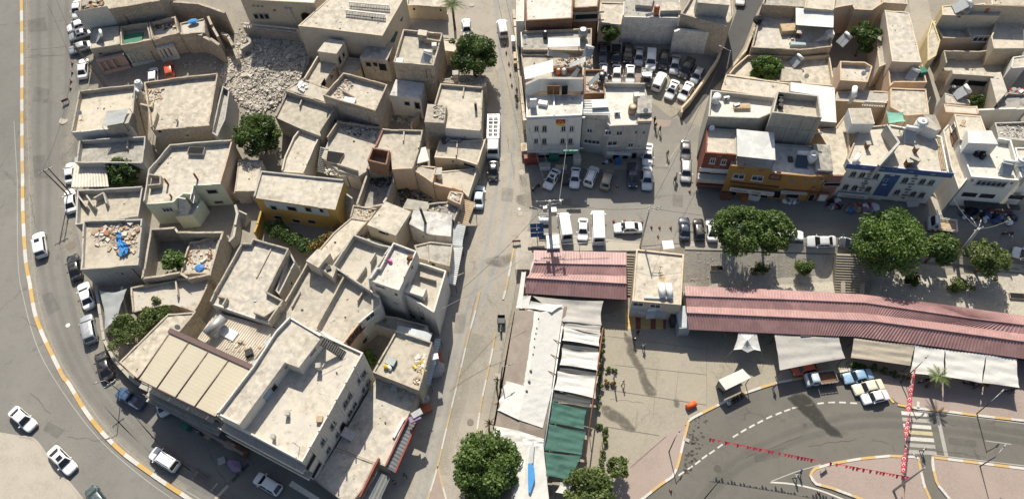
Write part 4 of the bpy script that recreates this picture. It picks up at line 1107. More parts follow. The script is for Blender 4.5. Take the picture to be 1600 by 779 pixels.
sheet('plaza',GP(930,490,985,482,1075,505,1340,525,1340,575,1261,589,1217,597,1158,616,1110,640,1083,652,1073,655,985,725,930,790,905,900,860,800,870,640),.05,'concrete_slab')
sheet('pavement',GP(1073,655,1077,657,1062,715,1051,744,1005,778,950,860,905,900,930,790,985,725),.06,'paving_pink')
sheet('road',GP(1077,657,1083,652,1131,628,1217,597,1315,580,1345,575,1400,600,1434,637,1536,650,1740,675,1740,1000,900,1000,950,860,1005,778,1051,744,1062,715),.04,'asphalt_round')
sheet('pavement',GP(1345,572,1376,607,1401,629,1434,637,1536,650,1740,675,1740,560,1600,545,1430,540,1330,555),.13,'paving_pink')
sheet('pavement',GP(760,690,802,480,825,480,775,662,765,800,700,800),.08,'concrete_slab')
sheet('traffic_island',GP(1436,730,1443,758,1455,779,1470,830,1440,830,1400,800,1342,778,1299,762,1272,755,1265,741,1272,732,1299,724,1347,716,1390,712,1433,714),.14,'paving_pink')
sheet('traffic_island',GP(1456,714,1600,732,1740,750,1740,900,1500,820,1481,778,1463,755,1457,730),.14,'paving_pink')
sheet('traffic_island',GP(684,728,697,779,720,850,640,850,668,779),.10,'paving_pink')
sheet('gravel_bank',GP(1068,391,1314,399,1318,462,1068,452),.03,'gravel',kind='stuff',label='bank of loose pale stones between the market street and the arcade',cat='gravel')
sheet('gravel_bank',GP(1346,400,1740,440,1740,530,1600,505,1346,470),.03,'gravel',kind='stuff',label='bank of stones shaded by the big trees behind the arcade',cat='gravel')
sheet('courtyard',[at_g(p) for p in PL('20',640,60,950,85,940,230,620,190)],.05,'concrete_pale')
def patch(name,mat,pts,lift=.06):
 rr=random.Random(len(pts));L=resample(pts+pts[:1],.35)[:-1]
 a=[rr.uniform(-1,1) for _ in range(len(L) // 3+2)];c=centroid(L);n=len(L)
 for q_,ins in enumerate((.0,.22)):
  out=[]
  for i,p in enumerate(L):
   f=i/3;k=int(f);q=a[k]*(1-f+k)+a[k+1]*(f-k);t_=(L[(i+1)%n]-L[i-1]);t_.z=0;t_.normalize();nn=Vector((-t_.y,t_.x,0));nn=nn if (Vector((c.x,c.y,0))-Vector((p.x,p.y,0))).dot(nn)>0 else -nn
   out.append(p+nn*(ins+q*.18+rr.uniform(-.05,.05)))
  sheet(name,out,lift+.005*q_,mat)
patch('damp_patch','film_wet',smooth_line(G('53',440,190,520,165,590,200,640,270,665,320,720,370,770,415,760,430,690,410,640,370,600,350,560,310,510,260,470,215,440,190),4)[:-1])
patch('damp_patch','film_damp',smooth_line(G('42',275,510,320,540,340,600,370,680,420,779,470,880,400,870,350,740,300,640,285,570,275,510),4)[:-1],.07)
patch('damp_patch','film_damp',smooth_line(G('43',150,240,210,250,300,320,350,385,290,380,210,330,160,290,150,240),4)[:-1],.07)
patch('damp_patch','film_damp',smooth_line(G('43',560,205,590,200,600,240,575,250,560,205),4)[:-1],.07)
patch('dust_patch','film_dust',smooth_line(G('32',165,550,220,520,265,560,260,640,190,660,150,630,165,550),4)[:-1])
patch('tar_patch','film_tar',smooth_line(G('31',450,310,495,310,495,370,460,370,450,310),3)[:-1])
patch('tar_patch','film_tar',smooth_line(G('31',435,430,520,410,525,500,440,475,435,430),4)[:-1])
patch('tar_patch','film_tar',smooth_line(G('32',240,90,330,70,420,60,380,130,330,140,260,125,240,90),4)[:-1])
sheet('paving_strip',G('40',175,345,200,345,210,470,185,470),.06,'paving_pink');sheet('paving_strip',G('40',255,345,275,345,285,380,285,470,262,470),.06,'paving_pink')
sheet('paving_strip',G('40',440,690,555,700,540,735,450,750),.06,'paving_pink');sheet('paving_strip',G('40',60,460,380,400,380,470,330,475),.06,'paving_pink')
_r=random.Random(3);_mbs=MB()
for k in range(90):
 u=_r.random();x=640+160*u*_r.random()+_r.uniform(-20,20);y=640-330*u+_r.uniform(-30,30)
 p=at_g(P('43',x,y));s=_r.uniform(.04,.28);n=7;ph=_r.random()*6
 _mbs.quad(*[(p.x+s*math.cos(ph+6.283*i/n)*_r.uniform(.6,1.2),p.y+s*math.sin(ph+6.283*i/n)*_r.uniform(.5,1.1),T(p.x,p.y)+.062) for i in range(n)])
tag(_mbs.build('oil_stains',M['film_wet']),kind='stuff',label='dark oil spots spattered on the road by the bunting pole',cat='stain')
for k,(t_,x,y,s,m_) in enumerate((('31',465,295,.55,'concrete_pale'),('31',347,218,.5,'concrete_pale'),('31',457,535,.45,'concrete_pale'),('31',450,508,.22,'sign_white'),('31',835,462,.2,'sign_white'),('00',370,700,.8,'concrete_pale'),('01',410,720,.8,'damp_stain'),('23',1020,335,.5,'damp_stain'),('02',395,475,.35,'sign_white'),('30',175,30,.5,'concrete_pale'),('53',820,600,.4,'wet_stain'),('43',820,603,.5,'wet_stain'),('53',548,352,.3,'wet_stain'))):
 p=at_g(P(t_,x,y));m_b=MB();z=T(p.x,p.y)+.072
 m_b.quad(*[(p.x+s*math.cos(6.283*i/14),p.y+s*math.sin(6.283*i/14),z) for i in range(14)])
 o=m_b.build('manhole_cover' if s>.3 else 'paper_scrap',M[m_]);tag(o,kind='structure')
KY=['kerb_yellow','kerb_white'];surf('kerb_faded',(.42,.32,.17),dirt_amt=.8,tint=False,dirt=(.33,.29,.23));KF=['kerb_faded','kerb_white']
ribbon('kerb',GP(33,-60,34,0,35,100,35,190,36,295,40,396,47,442,55,488,66,520,81,552,100,590,108,599,132,639,159,674,189,704,216,725,259,755,285,772,330,800,420,850),.55,.17,KY,2.6,kind='structure')
ribbon('road_line',GP(41,-60,42,0,43,190,47,330,54,430,68,500,92,560,130,620,185,690,240,735,300,772,350,800),.14,0,['road_paint_worn'],None,.045,kind='structure')
ribbon('road_line',GP(22,190,28,396,38,470,60,545,95,607,150,680,210,735,270,779,330,815),.12,0,['road_paint_worn'],None,.045,kind='structure')
ribbon('kerb',GP(750,456,742,490,731,530,717,590,700,660,684,728,669,779,655,830),.22,.14,KF,3.0,kind='structure')
ribbon('kerb',GP(744,462,735,500,725,540,711,592,694,660,684,705),.12,.03,['kerb_yellow'],None,kind='structure')
ribbon('kerb',GP(684,728,690,752,697,779,712,835),.22,.14,KF,3.0,kind='structure')
ribbon('kerb',GP(803,388,797,420,791,450,786,468),.30,.13,KF,2.4,kind='structure')
ribbon('kerb',GP(774,520,769,550,764,574,752,630,744,682,735,740),.26,.13,KF,2.4,kind='structure')
ribbon('kerb',GP(690,752,696,779),.16,.02,['kerb_yellow'],kind='structure')
ribbon('kerb',GP(975,800,1005,778,1030,758,1051,744,1058,730,1062,715,1069,685,1076,657,1083,652,1105,641,1131,628,1158,616,1190,605,1217,597,1261,589,1315,580,1345,575),.34,.17,KY,2.4,kind='structure',smooth=False)
ribbon('kerb',GP(1376,608,1386,618,1396,629),.34,.17,['kerb_yellow'],kind='structure')
ribbon('kerb',GP(1402,632,1418,635,1434,638,1482,643,1536,650,1600,657,1720,673),.34,.17,KY,2.2,kind='structure',smooth=False)
ribbon('kerb',GP(1434,627,1434,638),.34,.17,['kerb_white'],kind='structure',smooth=False)
ribbon('kerb',GP(1455,785,1443,758,1437,730,1434,714,1390,712,1347,716,1299,724,1272,732,1265,741,1272,755,1299,762,1342,778,1400,800),.36,.20,KY,2.0,kind='structure',smooth=False)
ribbon('kerb',GP(1500,800,1482,778,1463,755,1457,730,1456,714,1520,722,1600,732,1720,748),.36,.20,KY,2.0,kind='structure',smooth=False)
ribbon('kerb',GP(1070,378.5,1300,384.5,1500,401.5,1720,427),.22,.13,['concrete_pale'],kind='structure',smooth=False)
ribbon('kerb',GP(850,366,925,374,1000,379),.2,.12,['concrete_pale'],kind='structure',smooth=False)
ribbon('kerb',GP(31,682,54,686,81,721,130,780,165,832),.25,.14,['concrete_pale'],kind='structure')
ribbon('kerb',GP(905,263,1004,267),.2,.14,['concrete_slab'],kind='structure')
for pts,w_ in ((GP(122,-40,126,60,138,120,112,190,104,300,112,400,128,450,148,540,185,600),2.6),(GP(43,-60,44,200,48,380,66,500,102,585,150,655,215,717,290,768),1.5),(GP(805,0,812,120,818,240,826,330),2.2),(GP(742,520,725,590,700,680,690,740),2.4),(GP(1000,372,1150,372,1300,379),1.6)):
 for k,f in enumerate((1,.66,.36)):ribbon('dust_drift',pts,w_*f,0,['film_dust'],None,.064+.003*k,kind='structure')
for t_,p_ in (('00',(150,120,260,100,280,180,170,190)),('00',(200,500,290,520,280,600,190,590)),('01',(190,200,260,190,280,330,200,320)),('02',(240,300,300,280,350,380,280,420)),('03',(280,330,380,380,330,430,250,380)),('13',(300,600,380,640,340,700,260,650)),('30',(230,300,290,300,300,420,240,420)),('31',(350,380,420,390,410,470,345,460)),('22',(940,420,1000,400,985,520,920,520)),('53',(250,520,420,480,430,530,260,570)),('63',(600,420,760,440,760,480,600,460)),('41',(560,420,620,430,620,500,560,490)),('31',(620,440,760,450,755,490,620,480))):
 sheet('tar_repair',G(t_,*p_),.068,'film_tar')
rk=random.Random(8)
for t_,x,y,dx,dy in (('00',150,330,180,-10),('01',180,420,30,190),('02',120,420,120,90),('03',180,160,120,130),('03',400,420,200,20),('13',200,560,160,90),('53',200,540,330,-120),('53',560,470,280,-30),('63',520,500,300,40),('30',300,250,20,200),('31',380,80,40,250),('22',900,620,-40,150),('43',200,200,180,20)):
 ribbon('road_crack',[at_g(P(t_,x+dx*k/7+rk.uniform(-9,9),y+dy*k/7+rk.uniform(-9,9))) for k in range(8)],.07,0,['film_wet'],None,.075,kind='structure')
def track(pts,w_=.9,m_='asphalt_track',z=.036):
 for k,f in enumerate((1.0,.7,.4)):ribbon('tyre_track',pts,w_*f,0,[m_+str(k)],None,z+.004*k,kind='structure')
for k,c_ in enumerate(((.172,.164,.148),(.166,.158,.143),(.16,.153,.138))):surf('asphalt_track%d'%k,c_,mode='asphalt',dirt=(.125,.118,.105),dirt_amt=.5,speck=.18,tint=False);surf('dusty_track%d'%k,tuple(v*1.78 for v in c_),mode='asphalt',dirt=(.17,.157,.135),dirt_amt=.5,speck=.18,tint=False)
for a in (0,18,44,62):
 track(GP(60+a,-60,61+a,100,60+a*.9,250,62+a*.8,380,75+a*.8,470,98+a*.8,540,130+a*.8,600,175+a*.75,655,240+a*.6,715,320+a*.5,765,420,815))
for a in (0,20):track(GP(770+a,-40,780+a,60,785+a,160,780+a,260,768+a,340,752+a,420,728+a*.8,490,700+a*.7,590,668+a*.7,700,645+a*.6,800),1.0,'dusty_track')
for k,c_ in enumerate(((.122,.115,.10),(.117,.11,.096),(.112,.106,.092))):surf('grey_track%d'%k,c_,mode='asphalt',dirt=(.09,.085,.076),dirt_amt=.5,speck=.16,tint=False)
for a in (0,17):track(GP(1090,800-a,1150,735-a,1240,690-a,1340,665-a,1450,668-a*.9,1600,690-a*.8,1720,706-a*.8),1.0,'grey_track',.046)
for a in ((940,607,1103,632),(946,666,1030,680),(985,729,1042,680),(985,731,1040,682),(1104,540,1104,636),(940,500,1075,515),(960,570,1104,585),(1027,575,1020,655),(1060,578,1055,624),(950,525,1100,545),(996,640,992,672),(1150,560,1215,572)):
 ribbon('joint',GP(*a),.10 if a[1] in (607,666) else .05,0,['damp_stain'],None,.078,kind='structure',smooth=False)
def dash(t_,pts,L,w_,mat='road_paint'):
 g=[at_g(P(t_,x,y)) for x,y in pts]
 for i,p in enumerate(g):
  d=(g[min(i+1,len(g)-1)]-g[max(0,i-1)]);d.z=0;d.normalize()
  ribbon('road_dash',[p-d*L/2,p+d*L/2],w_,0,[mat],None,.055,kind='structure',smooth=False)
dash('43',[(610,632),(660,598),(705,567),(745,535),(788,507),(835,473)],.95,.22,'road_paint')
dash('53',[(145,412),(192,383),(240,357),(288,332),(340,306),(395,284),(445,265),(490,250),(570,236),(638,225),(702,220),(765,220),(830,224)],.95,.24)
for k,y in enumerate((40,95,150,205,262,318,376)):
 m_=('road_paint','road_paint_yellow','road_paint')[0 if k in (0,2,4) else 1 if k in (3,) else 0]
 if k in (1,5,6):m_='road_paint_worn'
 ribbon('zebra_bar',[at_g(P('W4',158+k*8,y-14)),at_g(P('W4',395+k*12,y+4))],.55,0,[m_],None,.058,kind='structure',smooth=False)
ribbon('stop_line',[at_g(P('W4',470,25)),at_g(P('W4',552,405))],.5,0,['road_paint_worn'],None,.058,kind='structure',smooth=False)
ribbon('road_line',[at_g(P('W4',895,270)),at_g(P('W4',1120,300))],.15,0,['road_paint_worn'],None,.058,kind='structure',smooth=False)
ribbon('road_line',[at_g(P('53',345,682)),at_g(P('53',470,692)),at_g(P('53',620,725)),at_g(P('53',780,785))],.22,0,['road_paint'],None,.058,kind='structure')
ribbon('road_line',[at_g(P('53',345,680)),at_g(P('53',500,620)),at_g(P('53',640,580))],.15,0,['road_paint_worn'],None,.058,kind='structure')
ribbon('road_line',GP(1434,641,1536,653,1720,677),.16,0,['road_paint_worn'],None,.057,kind='structure',smooth=False)
ribbon('road_line',GP(1456,710,1600,727,1720,743),.14,0,['road_paint_worn'],None,.057,kind='structure',smooth=False)
ribbon('drain_grate',[at_g(P('13',590,575)),at_g(P('13',480,690))],.45,0,['steel_dark','steel_dark','asphalt_left'],.6,.05,kind='structure',smooth=False)
ribbon('drain_grate',[at_g(P('13',470,700)),at_g(P('13',395,779))],.4,0,['concrete_pale'],None,.05,kind='structure',smooth=False)
ribbon('road_crack',GP(40,78,75,76,110,72),.05,0,['damp_stain'],None,.05,kind='structure');ribbon('road_crack',GP(37,91,70,88,105,86),.05,0,['damp_stain'],None,.05,kind='structure')
ribbon('road_crack',GP(1320,683,1380,679,1500,688,1510,688),.06,0,['damp_stain'],None,.055,kind='structure')
ribbon('drain_channel',[at_g(P('41',690,30)),at_g(P('41',640,80)),at_g(P('41',560,190)),at_g(P('41',520,265))],.10,0,['concrete_pale'],None,.055,kind='structure')
ribbon('drain_channel',[at_g(P('41',450,268)),at_g(P('41',540,266))],.35,0,['damp_stain'],None,.056,kind='structure')
# ================================================================== the old quarter on the left
H={}
surf('gallery_blue',(.40,.46,.49),dirt_amt=.3,tint=False)
def hs(key,label,t,h,*pts,**k):H[key]=house(label,PL(t,*pts),h,**k);return H[key]
hs('b1','long stone house with a white front patch at the top left corner by the road','00',7.0,455,82,925,3,985,-60,475,-70,wall='stone_wall',roof='roof_sand',par=.8)
pn(H['b1'],0,P('00',560,105),5.6,4.4,'plaster_white','plaster_patch',off=.02,thick=.03)
hs('b2','low house with a solar heater on its roof beside the grey parked cars','00',4.3,522,285,695,255,690,150,527,165,wall='plaster_beige',roof='roof_cream',par=.12)
hs('b2b','low house with a green hatch sunk in its roof terrace','00',4.6,699,264,877,233,855,130,697,152,wall='plaster_beige',roof='roof_sand',par=1.3)
hs('b2c','low ruined terrace littered with scrap above the lot with the red car','00',4.4,882,232,1036,196,1018,96,862,130,wall='stone_wall',roof='roof_grey',par=1.0,rough=.25)
hs('b2d','small flat roof between the scrap terrace and the rubble heap','10',4.4,190,135,330,108,336,190,200,200,wall='stone_wall',roof='roof_sand',par=.15,rough=.2)
wr('jagged humped stone wall along the lot with the red car',PL('10',30,220,120,205,190,190,250,182,320,205,370,230,418,262),0,.5,4.4,'stone_wall',rough=.35)
wr('tall broken side wall above the rubble heap',PL('10',352,95,375,150,412,215),0,.4,4.2,'stone_wall',rough=.4)
wr('long tan stone house wall behind the scrap yard',PL('10',100,10,300,20,450,75),0,.4,5.0,'stone_wall',rough=.1)
rubble('scrap and turquoise rags in the yard behind the jagged wall',PL('10',150,40,290,45,285,120,180,120),150,.15,.7,('rubble_grey','rubble_black','wood_pale'))
for nm,pts,m_ in (('ruined wall with pink painted niches behind the parked white hatchback',(605,425,760,385),'pink_niche'),('ruined wall with teal painted niches in the middle of the vacant lot',(772,378,905,348),'teal_niche'),('ruined wall with white painted niches behind the red car',(945,352,1045,330),'white_niche')):
 if m_ not in M:surf(m_,{'pink_niche':(.36,.27,.25),'teal_niche':(.33,.40,.39),'white_niche':(.52,.50,.46)}[m_],dirt_amt=.5,tint=False)
 a,b=at_g(P('00',pts[0],pts[1])),at_g(P('00',pts[2],pts[3]));g=empty('ruined_wall',(a.x,a.y,a.z));tag(g,nm,'wall')
 e=(b-a).normalized();L=(b-a).length;nn=Vector((e.y,-e.x,0));ang=math.atan2(e.y,e.x);m_b=MB()
 def at_(u,z,o=0):return a+e*u+Vector((0,0,z))+nn*o
 c=at_(L/2,-.2,-.35);m_b.box(c,L,.3,3.3,ang);c=at_(L/2,-.2,.1);m_b.box(c,L,.55,.85,ang)
 nk=4;w_=L/(nk+.0)
 for k in range(nk+1):
  c=at_(min(max(k*w_,.2),L-.2),.6,-.05);m_b.box(c,.42,.36,2.35,ang)
 c=at_(L/2,2.72,-.05);m_b.box(c,L,.36,.36,ang)
 c=at_(L*.88,.6,-.07);m_b.box(c,L*.24,.3,2.2,ang)
 m_b.build('niche_wall',M[m_],g)
 for k in range(3):
  q=at_((k+.5)*w_,.68,-.19);d=MB();d.box(q,w_-.5,.02,1.7,ang);d.build('niche',M['rubble_grey'],g)
hs('b3a','flat roofed house with a tarp covered shelter on its terrace by the road','00',5.6,412,768,765,735,788,488,600,508,458,528,wall='plaster_beige',roof='roof_cream',par=.9,walls={0:'plaster_white'})
hs('b3b','big square house with a bare pale roof and water stains near the tall roof tank','00',7.0,872,740,1213,712,1264,425,1085,442,835,477,wall='stone_wall',roof='roof_cream',par=.75,edges={0:.1})
hs('b3c','narrow grey house squeezed beside the big square roof','10',5.6,436,495,478,522,452,690,405,790,372,768,wall='plaster_grey',roof='roof_grey',par=.9)
hs('b4','grey terraced house with a crumbling parapet above the leafy courtyard','01',5.4,460,106,845,84,828,238,440,238,wall='plaster_grey',roof='roof_grey',par=.95)
hs('b4b','low courtyard store between the shaded fig tree and the grey house','11',4.4,10,285,75,300,80,335,15,345,wall='concrete_raw',roof='roof_grey',par=.9)
hs('b5','roofless walled terrace with broken inner walls by the road','01',4.3,437,598,800,548,828,375,447,396,wall='plaster_grey',roof='roof_sand',par=1.1)
for a in (((450,425,500,490)),((500,425,545,490)),((545,440,600,412,615,470))):wr(None,PL('01',*a),0,.22,1.2,'plaster_grey',parent=H['b5']['root'],zabs=H['b5']['zf']+1.1,rough=.08)
hs('b6','half ruined house with a blue tarp among the debris on its roof','01',5.3,467,860,800,828,828,562,482,572,wall='plaster_grey',roof='roof_sand',par=.7,rough=.2)
hs('b7','mint green house with an outside stair and a bare terrace','W2',6.6,310,-165,768,-200,680,108,470,120,458,185,392,180,340,220,322,242,112,258,150,20,wall='concrete_raw',roof='roof_cream',par=.12,edges={0:.9,8:.9,9:.9,1:.6},walls={1:'peach_plaster',2:'mint_plaster',3:'mint_plaster',4:'mint_plaster',5:'mint_plaster',6:'mint_plaster',7:'mint_plaster'})
win(H['b7'],2,P('W2',622,184),1.7,1.1,'hole');win(H['b7'],2,P('W2',670,262),1.5,.7,'hole');win(H['b7'],7,P('W2',293,316),1.7,1.2,'grille');win(H['b7'],3,P('W2',470,230),1.2,1.0,'win')
H['b7s']=house('mint green stair block standing in the courtyard of the mint house',PL('W2',350,372,478,358,550,250,470,240,430,340,360,360),3.4,wall='mint_plaster',roof='roof_grey',par=.1,cat='stair block',name='stair_block')
stairs(None,'W2',395,225,410,355,6.0,3.4,1.3,9,'roof_white',label='pale flight of steps down from the mint house terrace',cat='stairs')
hs('b8','ruined courtyard house with a leafy tree growing inside its tall walls','W2',4.6,165,455,350,448,372,480,705,475,605,800,440,830,380,790,100,830,wall='plaster_beige',roof='earth',par=3.6,rough=.2,pt=.3)
hs('b8b','broken room with a littered floor inside the ruined courtyard','W2',3.2,450,560,515,550,690,490,610,790,385,790,wall='plaster_beige',roof='roof_sand',par=.5,rough=.25)
hs('b9','low crumbling terrace above the green vine','12',3.6,-100,250,5,240,175,205,352,190,350,245,278,390,145,345,70,352,-90,395,wall='stone_wall',roof='roof_sand',par=.55,rough=.35,edges={5:.1,6:.1,7:.1})
hs('b10','small bare terrace between the vine and the striped pergola','px',5.0,186,565,214,590,282,516,306,487,262,490,wall='plaster_beige',roof='roof_cream',par=.15)
hs('b11','dark fronted two storey shop house under the striped pergola','px',6.6,221,597,336,652,394,583,267,526,wall='concrete_raw',roof='roof_grey',par=.5)
hs('b11b','corrugated roof terrace with a big lying boiler','12',6.2,398,398,768,498,695,565,600,715,292,552,wall='plaster_beige',roof='roof_sand',par=.1)
hs('b12','tall white apartment house with arched windows at the street corner','px',11.0,338,648.5,470,718.5,566,547,453,496,395,575,wall='plaster_white',roof='roof_cream',par=.35,edges={0:.5,4:1.0,3:1.1},rough=.03)
HR=room(H['b12'],px(338,645,371,661,443,563,465,571,502,522,453,493,430,517,395,571),3.1,'plaster_white','roof_cream',par=.25,edges={0:.3,1:.03,2:.03,3:.03,7:.6,6:.6,5:.6})
win(HR,1,P('Z1',187,645),1.5,1.8,'bluedoor');win(HR,1,P('Z1',228,592),1.0,1.6,'hole');win(HR,1,P('Z1',316,438),.55,.5,'hole');win(HR,3,P('Z1',515,330),1.2,.45,'hole')
for (x,y) in ((400,55),(376,84),(425,105),(402,142),(320,180),(294,226),(348,236),(321,282),(220,350),(250,403),(164,444),(196,494)):win(H['b12'],1,P('23',x,y),1.15,1.5,'arch')
win(H['b12'],1,P('23',278,360),1.2,1.9,'archdoor')
for (x,y) in ((92,565),(125,612)):win(H['b12'],1,P('23',x,y),2.3,1.5,'hole')
for (x,y) in ((505,375),(550,432),(600,490)):win(H['b12'],0,P('13',x,y),1.3,.9,'darkwin')
for (x,y,w_) in ((640,470,3.4),(770,535,3.8),(870,580,2.0),(680,530,3.0),(800,590,3.6)):win(H['b12'],0,P('13',x,y),w_,1.0,'hole')
q_,e_,n_=on_wall(H['b12'],0,(400,690));_mb=MB()
for k,dz in enumerate((-3.2,-6.4)):
 a,b=edge_of(H['b12'],0);z=H['b12']['zt']+dz;ang=math.atan2(e_.y,e_.x);c=(a+b)/2+n_*.5;_mb.box((c.x,c.y,z),(b-a).length,1.0,.18,ang);c=(a+b)/2+n_*.95;_mb.box((c.x,c.y,z+.18),(b-a).length,.1,.75,ang)
_mb.build('balcony',M['plaster_white'],H['b12']['root'])
_mb=MB()
for u in (.12,.26,.40,.54,.70,.85):
 a,b=edge_of(H['b12'],1);p=a.lerp(b,u);e=(b-a).normalized();nn=Vector((e.y,-e.x,0));_mb.box((p.x+nn.x*.06,p.y+nn.y*.06,H['b12']['zb']),.14,.14,11.0,math.atan2(e.y,e.x))
_mb.build('pilaster',M['plaster_white'],H['b12']['root'])
_mb=MB()
a,b=at_z(P('Z1',570,240),H['b12']['zf']+2.6),at_z(P('Z1',745,355),H['b12']['zf']);n=12
for k in range(n):
 c=a.lerp(b,(k+.5)/n);d=b-a;_mb.box((c.x,c.y,c.z-.05),.3,1.1,.06,math.atan2(d.y,d.x))
for s_ in (-.55,.55):
 d=Vector((b.x-a.x,b.y-a.y,0)).normalized();o=Vector((-d.y,d.x,0))*s_;_mb.bar(a+o,b+o,.06,5);_mb.bar(a+o+Vector((0,0,.9)),b+o+Vector((0,0,.9)),.03,5)
_mb.build('roof_stair',M['steel_dark'],H['b12']['root'])
hs('b13','big flat shop roof half in shade beside the tall white apartment house','px',4.0,586,592,655,609.5,601,727,585,720.5,524,697.5,wall='plaster_beige',roof='roof_cream',par=.12,edges={0:.4})
hs('b14','low flat shop roof at the bottom street corner','px',3.6,524,699,586,722,565,766,545,790,492,748,wall='plaster_beige',roof='roof_cream',par=.12)
hs('b15','flat roofed house with white rubbish piled on its roof by the main street','22',6.0,592,500,800,572,722,851,452,745,wall='plaster_beige',roof='roof_sand',par=.3)
hs('b16','long sandy roof with a brown framed gallery facing the little courtyard','22',7.4,303,185,492,300,500,345,372,450,275,575,125,492,wall='plaster_white',roof='roof_sand',par=.15,edges={0:.8,5:.1,4:.1},walls={3:'peach_plaster'})
win(H['b16'],2,P('22',437,422),1.6,1.4,'win');
for (x,y) in ((385,485),(358,512),(335,540),(318,565)):win(H['b16'],3,P('22',x,y),1.0,1.5,'brown')
for (x,y) in ((432,508),(405,560)):win(H['b16'],3,P('22',x+5,y),1.2,1.3,'hole')
hs('b17','sunken sandy terrace between tall parapets behind the corrugated roof','Z2',7.2,752,236,1038,330,825,716,552,722,470,672,590,520,wall='plaster_beige',roof='roof_sand',par=.95,edges={2:.1,3:.1,4:.1})
room(H['b17'],PL('Z2',745,222,830,135,925,165,838,272),2.8,'plaster_cream','roof_cream',below=2)
room(H['b17'],PL('Z2',850,275,892,238,972,272,945,345),1.9,'plaster_cream','roof_sand',below=2)
hs('b18','large square roof with a low rib across it and a crumbling front parapet','Z2',7.8,270,90,335,92,355,55,620,130,460,450,580,515,470,672,35,525,65,455,wall='plaster_beige',roof='roof_cream',par=.75,rough=.08,edges={6:.1},walls={6:'plaster_white'})
wr(None,PL('Z2',492,125,380,345),0,.18,.25,'plaster_beige',parent=H['b18']['root'],zabs=H['b18']['zf']+.2,rough=.02)
wr(None,PL('Z2',95,480,160,495,130,545),0,.2,1.0,'plaster_beige',parent=H['b18']['root'],zabs=H['b18']['zf']+.9)
wr(None,PL('Z2',365,600,440,630,560,540),0,.25,1.0,'plaster_beige',parent=H['b18']['root'],zabs=H['b18']['zf']+.9,rough=.3)
hs('b18b','narrow gallery with dark openings beside the large ribbed roof','Z2',6.6,628,150,668,232,548,470,520,440,wall='plaster_grey',roof='roof_grey',par=1.0)
hs('b19','walled terrace with a stepped stub wall beside the white roof block','Z3',7.4,150,28,350,100,430,116,265,360,272,445,105,335,-5,262,wall='plaster_grey',roof='roof_sand',par=1.2)
wr(None,PL('Z3',310,165,275,230),0,.2,1.2,'plaster_grey',parent=H['b19']['root'],zabs=H['b19']['zf']+1.2,rough=.05)
wr(None,PL('Z3',240,265,175,360),0,.2,1.1,'plaster_grey',parent=H['b19']['root'],zabs=H['b19']['zf']+1.0,rough=.05)
hs('b20','tall white washed house with a pink toy on its roof','Z3',10.0,445,85,620,150,530,340,485,430,265,355,325,270,345,272,wall='plaster_white',roof='roof_white',par=.7,edges={2:.25,3:.2},rough=.06)
win(H['b20'],3,P('Z3',350,412),1.5,.45,'hole');win(H['b20'],3,P('Z3',465,535),.6,.4,'hole')
hs('b21','house with a white cistern and a stepped wall on its street side terrace','Z3',7.2,625,228,838,295,748,605,480,440,560,362,wall='plaster_white',roof='roof_sand',par=.85,rough=.08,edges={3:.3})
room(H['b21'],PL('Z3',522,440,560,390,690,428,665,488),1.6,'plaster_white','roof_white',below=.5)
win(H['b21'],2,P('Z3',512,605),1.3,2.0,'door');win(H['b21'],2,P('Z3',592,628),1.2,1.3,'hole');win(H['b21'],2,P('Z3',662,645),.9,1.3,'hole')
hs('b21c','small shaded courtyard roof below the stepped white wall','Z3',3.6,330,620,480,640,700,700,640,770,460,745,290,690,wall='plaster_grey',roof='roof_grey',par=.5)
hs('b22','plain grey roof by the street behind the white cistern house','Z3',5.2,600,110,720,82,885,100,862,262,640,205,wall='plaster_beige',roof='roof_grey',par=.15)
hs('b23','house under a plain slanting cream slab with a dark porch','Z4',5.4,295,540,482,615,372,792,155,712,wall='plaster_cream',roof='roof_cream',par=.0,rough=0)
win(H['b23'],2,P('21',510,640),1.4,1.0,'hole')
hs('b23b','low broken front court below the cream slab roof','Z4',2.6,150,715,372,795,400,860,330,880,100,800,wall='plaster_grey',roof='earth',par=1.0,rough=.2)
hs('b24','squat whitewashed house streaked with soot and a black flue','21',4.6,690,512,800,522,915,540,907,665,780,652,665,592,wall='roof_lime',roof='roof_lime',par=.0)
hs('b24b','grey slab over a dark yard behind the soot streaked house','Z4',4.0,455,520,610,545,600,615,420,590,wall='plaster_grey',roof='roof_grey',par=.0)
hs('b24c','low rubble strewn terrace beside the street awnings','Z4',4.2,610,560,750,540,850,560,800,680,760,640,600,605,wall='plaster_beige',roof='roof_sooty',par=.35,rough=.2)
hs('b25','burnt out roofless house full of black debris','Z4',3.6,165,300,365,300,352,400,285,560,110,590,75,560,wall='plaster_beige',roof='roof_sooty',par=1.9,rough=.4,pt=.3)
hs('b25b','small roofless red brick room on the terrace edge','Z4',7.2,195,145,325,165,302,270,160,238,wall='brick_wall',roof='roof_sooty',par=2.0,rough=.12,depth=3.2)
hs('b25c','sooty stub below the small brick room','Z4',4.4,168,240,300,272,295,300,165,300,wall='plaster_beige',roof='roof_sooty',par=.1)
hs('b26','plain sandy roof with a jagged brick edge above the burnt house','Z4',6.0,270,5,572,14,555,100,500,292,340,296,330,168,212,140,wall='plaster_beige',roof='roof_sand',par=.5,rough=.18,edges={3:.15,4:.1,5:.1},walls={3:'peach_plaster',6:'pink_brick'})
hs('b27','small tumbledown roof above a salmon coloured back wall','Z4',5.0,490,305,530,270,668,288,640,402,wall='peach_plaster',roof='roof_sand',par=.15,rough=.2)
wr('salmon and lilac house wall closing off the dark yard',PL('Z4',345,300,490,312,640,405,860,455),0,.35,4.2,'peach_plaster',rough=.25)
